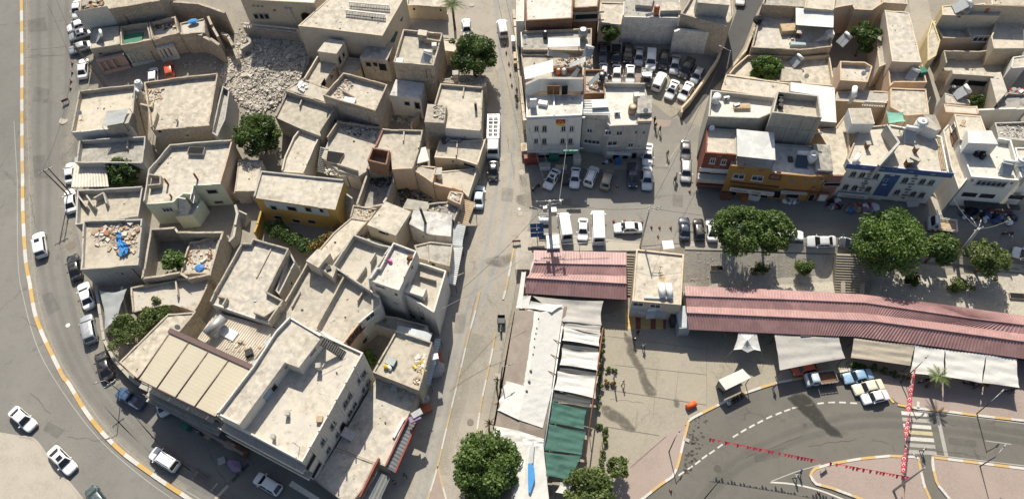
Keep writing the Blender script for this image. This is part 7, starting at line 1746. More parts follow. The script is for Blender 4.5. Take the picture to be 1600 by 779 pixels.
canopy('long pale blue ribbed awning with a white patch by the rubbish roof',PL('W6',520,318,578,320,470,790,410,790),[3.2,2.8,2.8,3.2],'sheet_pale_blue',rib=.4,ribdir=1,name='awning',cat='awning')
bx('white sheet resting on the pale blue awning','W6',515,497,2.3,1.0,.9,.1,10,'white_metal','loose_sheet','sheet')
_zq=T(*at_z(px(620,680)[0],0)[:2])
canopy('long grey sunken shop canopy with red rims on the main street',PL('V5',480,165,545,200,375,575,305,530),[4.0,3.6,3.6,4.0],'sheet_dark',rib=.5,ribdir=1,name='canopy',posts=False)
for lab,a in (('upper red sign board along the sunken canopy',('V5',468,158,482,165,312,528,300,512)),('outer red rim board of the sunken canopy',('V5',535,195,548,205,382,578,370,570)),('red sign board along the low corner roof',('V5',250,462,260,470,112,768,98,752))):
 q=[at_g(p,4.5 if 'outer' not in lab else 3.9) for p in PL(*a)];m_b=MB();p0,p1=(q[0]+q[1])/2,(q[2]+q[3])/2;d=p1-p0;ang=math.atan2(d.y,d.x);c=(p0+p1)/2
 m_b.box((c.x,c.y,c.z-.8),d.length,.22,.8,ang);o=m_b.build('sign_board',M['red_board'],None,org=(c.x,c.y,c.z));tag(o,lab,'sign board')
canopy('grey ribbed porch roof at the bottom corner shop',PL('V5',240,570,345,610,262,790,130,790),[3.0,2.8,2.8,3.0],'sheet_dark',rib=.55,name='canopy')
bx('white fluorescent light box lying on the big shop roof','V5',408,235,H['b13']['zf'],3.0,.35,.35,62,'white_metal','light_box','light box')
bx('pale blue cooler box against the rubbish roof wall','23',580,132,H['b13']['zf'],.9,.8,.8,-15,'sheet_pale_blue','cooler_box','box')
m_b=MB();st_z=H['b13']['zf']
a,b=at_z(P('23',280,382),st_z+1.1),at_z(P('23',345,420),st_z+.1);n=6;d=b-a
for k in range(n):c=a.lerp(b,(k+.5)/n);m_b.box((c.x,c.y,st_z+.02),d.length/n,1.3,max(.1,c.z-st_z),math.atan2(d.y,d.x))
tag(m_b.build('door_steps',M['plaster_white'],None,org=(a.x,a.y,st_z)),'short white steps to the arched door of the tall white house','stairs')
# ================================================================== rubble and litter
rubble('great heap of broken building stone in the middle of the old quarter',PL('10',570,190,880,210,1000,260,960,330,905,420,870,520,800,560,740,620,640,650,560,620,470,520,425,440,440,390,470,340),11000,.05,.45,('rubble_pale','rubble_grey','rubble_white','rubble_pale'),heap=1.3)
rubble('thin spill of stones round the red car',PL('10',170,370,430,300,470,350,430,420,260,430),420,.08,.35,('rubble_pale','rubble_grey'))
wr('slab of fallen wall leaning at the edge of the rubble heap',PL('10',430,190,470,215,500,270,520,330),0,.5,2.4,'stone_wall',rough=.5)
wr('broken wall stubs with blue grey plaster at the rubble heap',PL('10',570,195,600,240,540,280),0,.5,1.8,'plaster_grey',rough=.5)
rubble('dark scrap heap on the low ruined terrace',PL('00',890,100,1010,100,1030,170,900,180),170,.15,.7,('rubble_black','rubble_grey','wood_pale','steel_grey'),z=H['b2c']['zf'])
rubble('planks and junk on the top left roof',PL('00',480,20,600,0,600,30,490,65),90,.15,.8,('wood_brown','wood_pale','rubble_grey'),z=H['b1']['zf'])
rubble('grey rubble in the far corner of the wide sandy terrace',PL('Z5',610,325,915,365,880,470,720,430,640,400),420,.1,.5,('rubble_grey','rubble_grey','rubble_white','rubble_black'),z=H['b41']['zf'])
rubble('rubble spilt on the stone house roof',PL('Z5',640,20,740,30,690,110,640,160,570,140),260,.1,.5,('rubble_pale','rubble_grey','rubble_white','rubble_brick'),z=H['b37']['zf'])
rubble('torn white sheets beside the rubble heap',PL('Z5',300,70,350,30,385,80,330,115),16,.5,1.1,('cloth_white','sheet_white'),z=H['b39']['zf']+.05)
rubble('black debris inside the burnt out house',PL('Z4',170,310,350,310,340,420,270,440,150,400),520,.1,.6,('rubble_black','rubble_black','rubble_grey'),z=H['b25']['zf'])
rubble('debris heaped round the blue tarp',PL('01',640,600,810,580,800,700,780,760,680,760,560,720,520,650),330,.12,.8,('rubble_pale','rubble_white','rubble_brick','wood_pale'),z=H['b6']['zf'])
rubble('litter on the broken room floor',PL('W2',470,580,680,510,620,760,430,740),170,.1,.5,('rubble_pale','rubble_brick','rubble_white'),z=H['b8b']['zf'])
rubble('white rubbish piled on the roof by the main street',PL('W6',330,500,440,470,430,600,390,690,300,610),170,.12,.6,('cloth_white','cloth_white','gold_yellow','rubble_white','wood_pale'),z=H['b15']['zf'])
rubble('orange dirt pile at the corner of the rubbish roof',PL('W6',290,740,360,690,390,760,330,790),60,.15,.5,('terracotta','wood_pale','rubble_pale'),z=H['b15']['zf'])
rubble('broken stones in the shady yard of the white slab house',PL('Z6',240,575,440,560,390,690,220,650),330,.12,.6,('rubble_pale','rubble_grey','rubble_white'),z=None)
rubble('stones on the box room of the broad roof',PL('Z6',545,540,648,545,628,655,560,640),110,.15,.6,('rubble_pale','rubble_grey'),z=H['b31b']['zf'])
rubble('stones on the small box room by the street',PL('Z4',775,470,860,480,840,550,765,520),90,.12,.5,('rubble_pale','rubble_grey','rubble_white'),z=H['b30']['zf'])
rubble('rubble on the low terrace beside the awnings',PL('Z4',620,565,840,560,780,660,620,600),150,.1,.5,('rubble_grey','rubble_pale'),z=H['b24c']['zf'])
rubble('dark scrap in the yard below the salmon wall',PL('Z4',360,420,640,500,640,560,420,570),260,.15,.7,('rubble_black','rubble_grey','rubble_black'),z=None)
rubble('junk in the low broken court',PL('Z4',160,735,370,800,340,860,120,790),140,.12,.6,('rubble_grey','wood_brown','rubble_pale'),z=H['b23b']['zf'])
rubble('loose stones on the broken yard roof by the stair',PL('Z4',60,590,220,600,160,690,30,650),150,.1,.5,('rubble_pale','rubble_white','wood_pale'),z=H['b42b']['zf'])
rubble('stones along the narrow ledge of the wide terrace',PL('Z5',510,660,600,680,740,710,720,745,500,720),150,.1,.45,('rubble_pale','rubble_white'),z=H['b41']['zf']-.4)
rubble('rough stones on the roof below the street tree',PL('Z6',620,345,940,325,930,395,640,372),240,.1,.5,('rubble_pale','rubble_grey'),z=H['b32']['zf'])
rubble('broken pieces on the small littered yard roof',PL('11',535,220,660,235,640,290,530,280),70,.1,.45,('rubble_grey','rubble_pale'),z=H['b43']['zf'])
rubble('shadowed black stones at the back of the single storey street house',PL('Z4',700,85,870,82,860,110,710,108),110,.15,.5,('rubble_black','rubble_grey'),z=H['b28']['zf'])
rubble('junk on the cream terrace by the canopy',PL('50',425,215,540,195,550,250,470,265),80,.15,.6,('wood_pale','rubble_white','steel_grey','wood_brown'),z=H['d1']['zf'])
rubble('clutter on the brick edged terrace',PL('Y1',545,600,670,610,670,670,545,680),60,.15,.6,('rubble_white','wood_pale','terracotta','steel_grey'),z=H['c7']['zf'])
rubble('clutter among the leaning sheets',PL('Y1',320,440,580,420,590,500,330,560),120,.15,.7,('rubble_white','wood_pale','wood_brown','steel_grey','rubble_brick'),z=H['c4']['zf'])
rubble('scrap on the cluttered terrace at the right edge',PL('Y7',780,540,1030,540,1030,680,800,660),110,.15,.6,('rubble_pale','steel_grey','rubble_grey'),z=H['e9']['zf'])
rubble('torn carpets on the terrace rails at the right edge',PL('Y7',890,190,1040,190,1040,230,900,220),50,.2,.9,('cloth_red','cloth_purple','rubble_white'),z=H['e4d']['zf']+.3)
rubble('stones of the gravel bank beside the kiosk',px(1072,394,1312,402,1314,458,1072,450),1700,.06,.18,('rubble_pale','rubble_grey','rubble_pale'),name='bank_stones')
rubble('stones of the gravel bank under the big trees',px(1350,404,1640,430,1640,508,1600,500,1350,466),1700,.06,.18,('rubble_pale','rubble_grey','rubble_pale'),name='bank_stones')
rubble('grit along the foot of the houses on the left road',px(140,120,150,135,118,200,112,330,122,420,116,420,104,330,110,190),160,.05,.2,('rubble_pale','rubble_grey'))
m_b=MB();rr=random.Random(5);zt=H['b6']['zf']+.5
tp=[(680,640),(700,650),(690,690),(720,700),(752,730),(735,760),(700,775),(712,735),(680,700)]
g=empty('blue_tarp',at_z(P('01',700,700),zt));tag(g,'crumpled blue tarp lying in the debris of the half ruined house','tarpaulin')
nU,nV=14,6;gg=[]
for i in range(nU+1):
 t=i/nU*3;k=min(2,int(t));L_=((680,640),(672,690),(690,735),(688,780));R_=((702,640),(705,690),(755,722),(735,765));f=t-k
 a=at_z(P('01',*[L_[k][c]*(1-f)+L_[k+1][c]*f for c in (0,1)]),zt);b=at_z(P('01',*[R_[k][c]*(1-f)+R_[k+1][c]*f for c in (0,1)]),zt)
 for j in range(nV+1):gg.append(a.lerp(b,j/nV)+Vector((rr.uniform(-.06,.06),rr.uniform(-.06,.06),rr.uniform(-.22,.28))))
for i in range(nU):
 for j in range(nV):q=i*(nV+1)+j;m_b.quad(gg[q],gg[q+1],gg[q+nV+2],gg[q+nV+1])
m_b.build('sheet',M['tarp_blue'],g)
sack('small sky blue rag on the broken room floor','W2',525,740,H['b8b']['zf'],.7,'blue_plastic',name='rag',cat='rag',flat=.25)
sack('scrap of turquoise sheet on the top left scrap roof','10',262,118,H['b2d']['zf']+.3,.8,'tarp_blue',name='rag',cat='rag',flat=.3)
sack('pink toy on the tall white washed roof','Z3',424,225,H['b20']['zf'],.35,'pink_plastic',name='toy',cat='toy')
sack('dark bundle on the roof parapet of the white washed house','Z3',572,205,H['b20']['zf'],.7,'wood_brown')
bx('green hatch in the sunk roof terrace','00',770,222,H['b2b']['zf'],3.4,2.4,.35,5,'green_plastic','roof_hatch','hatch')
bx('green and white crate on the rubbish roof','W6',70,550,H['b15']['zf'],1.4,1.1,.6,-25,'green_plastic','crate','crate','plastic_sheet')
sack('yellow bag beside the green crate','W6',20,600,H['b15']['zf'],.5,'gold_yellow');sack('white bag beside the green crate','W6',55,605,H['b15']['zf'],.45,'cloth_white')
for side,nm in ((0,'small stones and scraps strewn over the old quarter roofs'),(1,'small stones and scraps strewn over the market side roofs')):
 rr=random.Random(40+side);sp=[]
 for k,h in H.items():
  if k[0] in 'b' and side or k[0] not in 'b' and not side:continue
  p=h['pts'];x0,x1,y0,y1=min(q.x for q in p),max(q.x for q in p),min(q.y for q in p),max(q.y for q in p);A_=(x1-x0)*(y1-y0)
  for c in range(3):
   cx,cy=rr.uniform(x0,x1),rr.uniform(y0,y1)
   for q in range(int(A_*.12)):
    x,y=(rr.gauss(cx,1.2),rr.gauss(cy,1.2)) if q%2 else (rr.uniform(x0,x1),rr.uniform(y0,y1))
    if inside(x,y,p):sp.append((x,y,h['zf']))
 m_b=MB();chunks(m_b,sp,.05,.34,[0,1,2,3,4],rr,.45)
 tag(m_b.build('roof_litter',[M[q] for q in ('rubble_pale','rubble_grey','rubble_white','wood_pale','rubble_black')],None),nm,'litter',kind='stuff')
# ================================================================== roof gear
hz=lambda k:H[k]['zf']
heater('water heater on the low house by the grey parked cars','00',575,215,hz('b2'),-160,1,glass='solar_pale',s=.95)
tank('tall round roof tank beside the big square roof','00',805,490,hz('b3a'),.62,1.5,stand=2.0);heater('tilted panel heater under the tall round tank','00',790,550,hz('b3a'),-140,1,glass='solar_pale',s=.8)
dish('white dish at the left parapet of the tarp shelter terrace','00',465,655,hz('b3a'));chimney('leaning post on the big square roof','W1',740,510,hz('b3b'),.3,.8,'plaster_white')
H_=hz('b3b')
wr('stub wall with a round basin between the tarp terrace and the square roof',PL('W1',470,385,550,410,555,375),0,.3,1.0,'plaster_beige',zabs=H_+.6)
rubble('tangle of pipes and wire on the square roof',PL('W1',480,290,640,270,640,350,560,400,470,340),90,.1,.5,('rust_metal','wood_pale','rubble_grey'),z=H_)
chimney('round rusty flue standing on the mint house terrace','W2',500,75,hz('b7'),.32,1.7,'rust_metal',False,True);chimney('second leaning rusty flue on the mint house terrace','W2',283,112,hz('b7'),.32,1.6,'rust_metal',False,True);chimney('short flue at the edge of the mint house terrace','W2',315,215,hz('b7'),.3,.7,'rust_metal',False,True)
m_b=MB();a=at_z(P('W2',140,-110),hz('b7'));bx('shallow stone trough on the mint house terrace','11',285,170,hz('b7'),2.6,1.3,.7,-6,'plaster_grey','trough','trough','dark_opening')
chimney('white bent vent pipe on the tall apartment roof','Z1',560,440,hz('b12'),.55,1.3,'plaster_white');chimney('small white vent on the sunny part of the apartment roof','13',815,285,hz('b12'),.5,.8,'plaster_white');chimney('second small white vent near the front of the apartment roof','13',733,420,hz('b12'),.45,.8,'plaster_white');chimney('square brown vent at the edge of the apartment roof','23',147,318,hz('b12'),.8,.5,'wood_pale',False)
for lab,x,y,z in (('thin aerial near the front corner of the apartment roof',885,480,hz('b12')),):
 p=at_z(P('13',x,y),z);m_b=MB();m_b.bar(p,p+Vector((-.25,0,2.2)),.04,5);m_b.bar(p+Vector((-.6,0,1.9)),p+Vector((.2,0,2.0)),.02,4);tag(m_b.build('aerial',M['steel_grey'],None,org=p),lab,'aerial')
heater('slanted pale panel heater on the tall stone house','Z6',505,195,hz('b33'),-120,1,glass='solar_pale',s=1.0);bx('white wash basin on the tall stone house','Z6',300,210,hz('b33'),1.3,.8,.5,-8,'white_metal','basin','basin');bx('white box on the parapet side of the tall stone house','Z6',560,100,hz('b33'),.8,.8,1.1,0,'plaster_white','box','box')
bx('white slab leaning on the stone house roof','Z5',690,175,hz('b37'),1.9,1.1,.5,-15,'white_metal','slab','slab')
chimney('dark double flue on the broad whitewashed edge roof','Z6',865,545,hz('b31'),.4,1.6,'steel_dark',False)
p=at_z(P('Z4',590,700),hz('b24'));m_b=MB();m_b.bar((p.x,p.y,p.z-.1),(p.x-.3,p.y,p.z+4.2),.22,9,r2=.19);tag(m_b.build('flue_pipe',M['steel_dark'],None,org=p),'tall soot black flue pipe on the whitewashed house','flue')
bx('pale tilted door panel beside the plain sandy roof','Z4',560,200,5.2,2.0,2.9,.12,12,'sheet_beige','tin_sheet','sheet')
bx('dark tyre box on the small lower roof room','Z2',912,275,H['b17']['zf']+1.9,.7,.7,.25,20,'black_plastic','tyre','tyre')
p=at_z(P('22',690,525),3.2);bx('sheet of pale zinc lying in the shaded courtyard','22',690,525,H['b15']['zf']+.02,5.2,1.6,.08,-17,'sheet_pale_blue','loose_sheet','sheet')
canopy('white sheet shelter on the grey roof terrace behind the banner building',PL('Y1',268,282,500,280,502,342,264,350),0,'sheet_white',zabs=[hz('c3')+2.4,hz('c3')+2.4,hz('c3')+2.1,hz('c3')+2.1],over=hz('c3'),name='roof_shelter')
canopy('slanted beige board lying behind the banner building',PL('Y1',265,360,430,405,415,437,262,410),0,'sheet_beige',zabs=[hz('c4')+2.0,hz('c4')+1.8,hz('c4')+1.4,hz('c4')+1.6],over=hz('c4'),name='roof_shelter')
canopy('large tilted white sheet behind the banner building',PL('Y1',90,500,300,440,305,530,95,586),0,'sheet_white',zabs=[hz('c4')+2.6,hz('c4')+2.9,hz('c4')+2.6,hz('c4')+2.3],over=hz('c4'),name='roof_shelter')
canopy('long narrow tilted white sheet beside the orange barrel',PL('Y1',420,470,540,418,545,455,425,500),0,'sheet_white',zabs=[hz('c4')+1.4,hz('c4')+2.2,hz('c4')+2.0,hz('c4')+1.1],over=hz('c4'),name='roof_shelter')
canopy('pale solar panel leaning on the brick edged terrace',PL('Y1',565,605,638,535,645,575,570,640),0,'solar_pale',zabs=[hz('c7')+.6,hz('c7')+2.0,hz('c7')+1.7,hz('c7')+.3],over=hz('c7'),name='roof_panel')
canopy('grey blue panel beside the grey barrel',PL('Y1',430,560,480,500,500,515,470,572),0,'solar_pale',zabs=[hz('c4')+.4,hz('c4')+1.6,hz('c4')+1.5,hz('c4')+.3],over=hz('c4'),name='roof_panel',posts=False)
tank('orange barrel on the cluttered terrace','Y1',343,530,hz('c4'),.42,1.25,'terracotta',name='barrel',cat='barrel');tank('grey barrel on the cluttered terrace','Y1',383,530,hz('c4'),.46,1.25,'grey_plastic',name='barrel',cat='barrel')
tank('grey round cistern by the brick veranda house','Y1',525,240,hz('c3'),.75,1.5,'steel_grey',stand=.6);heater('white tank heater on the cluttered terrace','Y1',562,390,hz('c4')+1.0,-120,1,glass='solar_pale',s=.95)
tank('small black flue drum on the grey roof terrace','Y1',245,255,hz('c3'),.4,1.4,'steel_dark',name='drum',cat='drum');dish('dish at the left of the grey roof terrace','Y1',95,275,hz('c3'))
tank('dark water tank beside the brick edged terrace','Y1',662,560,hz('c7')+.6,.6,1.1,'steel_dark')
bx('white panel standing on the banner building terrace','Y2',157,230,hz('c5'),1.0,.25,2.0,0,'white_metal','panel','panel');bx('low white bench on the banner building terrace','Y2',228,240,hz('c5'),1.4,.8,.6,-15,'white_metal','bench','bench')
acunit('air conditioner standing on the grey apartment roof','Y2',777,310,hz('c6'));tank('rusty clutter stand on the grey apartment roof','Y2',890,285,hz('c6'),.7,1.3,'wood_pale',name='junk_stack',cat='junk');dish('dish at the right end of the grey apartment roof','Y2',985,300,hz('c6')+.8);dish('small dish beside the junk stack','Y2',925,330,hz('c6'));bx('white chimney block on the grey apartment roof','Y2',918,190,hz('c6'),.9,.9,1.6,0,'plaster_white','chimney_block','chimney')
bx('white sky light on the ribbed sheet roof','Y2',650,245,_z6+1.55,2.6,1.6,.12,0,'sheet_white','roof_light','roof light')
tank('orange barrel on the limewashed house','40',467,60,hz('c9'),.5,1.9,'terracotta',name='barrel',cat='barrel')
tank('white and grey tank on the concrete house terrace','Y3',185,160,hz('d5'),.62,1.4,'tank_white',lying=60,stand=.2);acunit('air conditioner on the concrete house terrace','Y3',260,155,hz('d5'),5);bx('low brown table on the concrete house terrace','Y3',375,218,hz('d5'),2.6,1.0,.5,-3,'wood_pale','table','table');acunit('small air conditioner beside the brown table','Y3',337,210,hz('d5'),20)
dish('dish on the red brick faced house','Y3',150,380,hz('d7'))
heater('dark panel water heater on the orange shop house','Y3',815,620,hz('d8'),-100,1,s=1.15);tank('white tank behind the dark solar panel','Y3',893,590,hz('d8'),.75,1.9,'tank_white',stand=.4)
bx('dark roof hatch on the orange shop house','Y3',733,605,hz('d8'),.7,.9,.4,-5,'steel_dark','roof_hatch','hatch');bx('grey slab roof room beside the white tank','Y3',970,600,hz('d8'),2.6,5.0,.8,-8,'roof_grey','roof_slab','slab')
heater('water heater in the courtyard with the bright tree','Y8',395,455,hz('d2'),-150,1,glass='solar_pale');dish('dish on the courtyard room by the bright tree','Y8',470,565,hz('d2'));dish('dish on the peach house parapet','Y8',920,520,hz('d12'));dish('second dish on the peach house parapet','Y8',890,545,hz('d12'))
heater('water heater beside the big olive tree','Y8',750,300,hz('d1')-.5,-150,2,glass='solar_pale',s=1.05)
bx('white box on a post at the white canopy corner','Y8',645,250,hz('d1'),1.2,1.2,1.5,0,'white_metal','box','box');canopy('leaning pale panel below the white canopy',PL('Y8',540,300,615,255,620,290,545,310),0,'solar_pale',zabs=[hz('d1')+.4,hz('d1')+1.5,hz('d1')+1.3,hz('d1')+.2],over=hz('d1'),name='roof_panel',posts=False)
bx('white wooden frame cage on the junk strewn terrace','Y8',338,210,hz('d1'),2.6,1.8,1.0,0,'wood_pale','frame_cage','frame');bx('dark blue trunk on the junk strewn terrace edge','Y8',410,325,hz('d1'),2.6,.8,.7,-6,'teal_niche','trunk_box','box')
sack('big black tarpaulin bundle on the alley side of the junk strewn terrace','Y8',115,150,5.2,1.1,'cloth_black')
bx('white metal cube cistern on the blue trimmed block','Y4',300,310,_z10,3.4,3.0,2.4,-4,'white_metal','cistern','cistern','roof_sand');tank('white tank on a tower beside the cube cistern','Y4',268,95,_z10+1.2,.42,1.8,'tank_white',lying=70,stand=1.8);dish('dish beside the cube cistern','Y4',240,165,_z10+1.0);dish('second dish beside the cube cistern','Y4',225,320,_z10)
heater('double panel water heater on the blue trimmed block','Y4',660,440,_z10,-110,1,glass='solar_pale',s=1.2);tank('white cone topped tank on the blue trimmed block','Y4',745,360,_z10,.9,2.4,'tank_white');tank('white tank lying by the blue parapet','Y4',285,590,_z10,.35,1.9,'tank_white',lying=55,stand=.4)
chimney('brown flue on the sunny roof of the blue trimmed block','Y4',355,505,_z10,.55,1.1,'wood_brown');chimney('rusty flue near the double panel heater','Y4',712,535,_z10,.55,1.1,'wood_brown');chimney('dark flue stub by the blue parapet','Y4',655,635,_z10,.7,1.3,'wood_brown')
bx('green tank on the terrace by the yellow alley','60',448,412,hz('d14'),1.2,1.2,1.1,10,'green_plastic','water_box','water tank');heater('pale panel heater beside the green tank','60',390,440,hz('d14'),-130,1,glass='solar_pale')
heater('large grey panel water heater on the cream house','Y6',400,75,hz('e2'),180,1,glass='solar_pale',s=1.3);tank('grey round tank on the cream house','Y6',470,100,hz('e2'),.5,1.4,'steel_grey',lying=40);tank('terracotta pot on the cream house roof','Y6',663,95,hz('e2'),.42,.9,'terracotta',name='pot',cat='pot')
heater('pale panel water heater on the ledge by the light well','Y7',400,235,hz('e4c'),-170,1,glass='solar_pale',s=1.1);tank('black tank on the light well corner','Y7',320,190,hz('e4c')-.3,.55,1.1,'steel_dark')
heater('water heater by the white corner house edge','61',935,275,_z7,-110,1,glass='solar_pale',s=1.1);tank('big white water tank at the edge of the white corner house','61',1020,235,_z7,.75,1.7,'tank_white',stand=.4);tank('second white water tank at the edge of the white corner house','61',1030,290,_z7-.6,.6,1.5,'tank_white',stand=.2)
for k,(x,y) in enumerate(((768,185),(798,178),(800,200))):tank('%s black round barrel on the white corner house roof'%('left','far','near')[k],'61',x,y,_z7,.42,.8,'black_plastic',name='barrel',cat='barrel')
bx('orange brown stain board on the cream shuttered house roof','Y7',420,530,hz('e6'),1.5,.5,.12,50,'wood_pale','board','board')
canopy('slanted ribbed roof sheet over the side steps of the white corner house',PL('Y7',10,440,140,455,200,590,90,560),0,'roof_sand',zabs=[8.0,8.4,8.0,7.6],over=_z10,name='roof_shelter',posts=False)
tank('left of the two white tanks on the kiosk roof','42',502,262,H['k1']['zf'],.48,2.1,'tank_white',lying=88,stand=.15);tank('right of the two white tanks on the kiosk roof','42',545,265,H['k1']['zf'],.48,2.1,'tank_white',lying=88,stand=.15)
sheet_=MB();zk=H['k1']['zf']+.006;sheet_.quad(*[at_z(p,zk) for p in PL('42',480,185,505,175,522,190,512,215,525,270,518,290,500,240,478,205)]);tag(sheet_.build('rust_stain',M['wood_pale'],None),kind='stuff',label='orange rust stain beside the two white tanks',cat='stain')
p=at_z(P('42',485,160),zk);m_b=MB();m_b.bar(p,p+Vector((0,0,1.5)),.04,5);m_b.bar(p+Vector((-.35,0,1.2)),p+Vector((.4,0,1.3)),.03,4);tag(m_b.build('aerial',M['rust_metal'],None,org=p),'rusty aerial on the kiosk roof','aerial')
bx('long tin box at the front edge of the kiosk roof','42',470,315,zk,3.8,.35,.3,-6,'sheet_pale_blue','light_box','light box')
# ================================================================== vegetation
tree('large round dark tree overhanging the main street at the top',px(738,84)[0],40,5.5,'leaf_dark',11000,.36,lobes=20)
tree('round dark tree beside the long tan houses in the old quarter',px(404,211)[0],40,4.2,'leaf_dark',11000,.34,lobes=20)
tree('dense olive green tree in the leafy courtyard of the right block',px(1350,58)[0],28,4.5,'leaf_dark',8000,.32)
tree('bright green tree in the courtyard by the water heater',px(1197,107)[0],25,3.6,'leaf_bright',4800,.40,lobes=14)
tree('left of the two feathery trees on the market street',px(1153,357)[0],43,5.0,'leaf_mid',9500,.34,lobes=26)
tree('right of the two feathery trees on the market street',px(1204,361)[0],38,4.8,'leaf_mid',7500,.34,lobes=24)
tree('biggest bright tree in front of the blue trimmed block',px(1392,378)[0],57,5.5,'leaf_bright',13000,.36,lobes=34)
tree('darker tree behind the leaning concrete pole',px(1466,386)[0],31,4.5,'leaf_mid',5500,.36,lobes=16)
tree('grey green tree by the right edge of the market street',px(1543,406)[0],36,4.0,'leaf_olive',6000,.34,lobes=18)
tree('big light green tree at the bottom of the main street',px(760,727)[0],57,5.0,'leaf_mid',15000,.40,lobes=30)
tree('young tree half out of frame below the green canvas',px(920,768)[0],42,3.5,'leaf_olive',7000,.36,lobes=20)
tree('sparse sapling beside the young tree on the pink pavement',px(966,730)[0],19,2.6,'leaf_olive',1500,.32,trunk=.09)
tree('dense fig tree in the courtyard by the beige canopy',px(192,269)[0],27,3.4,'leaf_dark',6000,.36,aspect=1.1)
tree('leafy fig in the ruined courtyard',px(272,407)[0],21,3.0,'leaf_bright',2600,.42)
tree('ivy clad tree in the corner of the car park',px(953,52)[0],17,4.0,'leaf_dark',3500,.3,aspect=.8)
tree('bushy tree in the light well of the right block',px(1526,158)[0],13,3.0,'leaf_dark',2600,.26)
tree('dark tree at the top edge of the right block',px(1300,2)[0],18,4.0,'leaf_dark',3000,.3);tree('tree in a planter box at the top edge beyond the peach terrace',px(1352,4)[0],16,3.5,'leaf_mid',2400,.3)
bush('spreading grapevine in the yellow house courtyard',px(438,362,456,374,472,380,428,356),13,2.2,'leaf_dark',5200,.34)
bush('dry flowering shrub beside the narrow sandy roof',px(512,372,528,358,500,382),10,3.0,'leaf_dry',1800,.26);bush('green and rust coloured shrub by the yellow house stair',px(496,378,488,385),9,2.5,'leaf_mid',1300,.26)
bush('sprawling green vine spilling over the terrace by the curved road',px(200,512,222,503,240,498,192,526,212,522,188,508,256,490,245,474,205,500,230,512,183,520,222,490),13,3.0,'leaf_olive',12000,.26)
canopy('torn grey plastic sheet stretched over the gap by the retaining wall',PL('02',575,275,735,262,680,440,605,500),[2.6,3.4,3.0,1.6],'plastic_sheet',sag=.4,sub=10,thick=0,posts=False,name='plastic_sheet',cat='sheet')
bush('shrub growing in the little courtyard of the brown framed gallery',px(582,562,577,552),9,1.5,'leaf_bright',1400,.28)
bush('round shrub alone on the gravel bank',px(1256,417)[:1],13,1.1,'leaf_mid',2200,.24);bush('low ochre shrub in the planter by the feathery trees',px(1192,421,1185,419),8,.8,'leaf_olive',900,.22)
bush('wide yellowish shrub on the shaded gravel bank',px(1493,446,1508,446,1500,441),11,1.1,'leaf_olive',2400,.24);bush('dark shrub in a planter under the biggest tree',px(1422,434,1432,437),9,.9,'leaf_dark',1200,.24)
bush('trimmed hedge strip below the beige awning',px(1335,570,1350,572,1365,575,1382,579,1400,583,1414,588),5,.7,'leaf_mid',3000,.22,name='hedge',cat='hedge')
bush('long clipped hedge beside the rusty tent rail',px(942,512,942,530,941,548,940,566,938,584,937,602,936,620,934,634),4,.8,'leaf_olive',3200,.2,name='hedge',cat='hedge')
bush('upper short hedge bar at the plaza edge',px(950,577,962,579),4,.5,'leaf_olive',800,.18,name='hedge',cat='hedge');bush('lower short hedge bar at the plaza edge',px(948,597,958,599),4,.5,'leaf_dry',800,.18,name='hedge',cat='hedge')
bush('row of small flowering plants along the lower plaza edge',px(938,665,944,672,944,682,947,692,943,706,941,720,940,732),5,.5,'leaf_olive',1800,.2,name='hedge',cat='hedge')
bush('small weed clump on the low roof edge by the burnt out shop',px(600,500)[:1],3,6,'leaf_olive',120,.2)
palm('tall palm in front of the tiled courtyard',px(712,12)[0],px(711,46)[0],6.0,17,18,'leaf_dark')
palm('young palm between the white tent sheets and the zebra crossing',px(1455,578)[0],px(1447,604)[0],4.2,18,16,'leaf_olive')
bush('small yellowing plant among the tent guy ropes',px(1540,597)[:1],6,1.8,'leaf_dry',420,.22)
def dead(label,base,top,h,nb,seed):
 b=at_g(px(*base)[0]);rr=random.Random(seed);m_b=MB();t=b+Vector((.3,.1,h));m_b.bar(b-Vector((0,0,.1)),t,.14,7,r2=.06)
 for k in range(nb):
  p=b.lerp(t,rr.uniform(.45,.98));a=rr.uniform(0,6.28);e=p+Vector((math.cos(a)*rr.uniform(.4,1.0),math.sin(a)*rr.uniform(.4,1.0),rr.uniform(.3,.9)));m_b.bar(p,e,.07,5,r2=.03)
 o=m_b.build('trunk',M['bark'],None,org=b);o.name='bare_tree';tag(o,label,'tree');return o
dead('bare pollarded tree above the big light green tree',(764,672),(760,640),4.5,16,4)
dead('bare leaning stump beside the street lamp on the brown hall side',(776,606),(790,570),4.2,6,9)
for k,(x,y,lab) in enumerate(((815,145,'empty pale planter on the gravel bank by the kiosk'),(1045,155,'small empty planter at the middle of the gravel bank'))):
 bx(lab,'42',x,y,None,1.9,.8,.5,-4,'plaster_cream','planter','planter','dark_opening')
bx('pale planter holding the low ochre shrub','52',290,155,None,1.9,.9,.45,-4,'plaster_cream','planter','planter','dark_opening');bx('pale planter under the biggest tree','62',380,222,None,1.9,.9,.45,-4,'plaster_cream','planter','planter','dark_opening');bx('pale planter at the right edge of the gravel bank','62',998,305,None,2.2,.9,.45,-8,'plaster_cream','planter','planter','dark_opening')
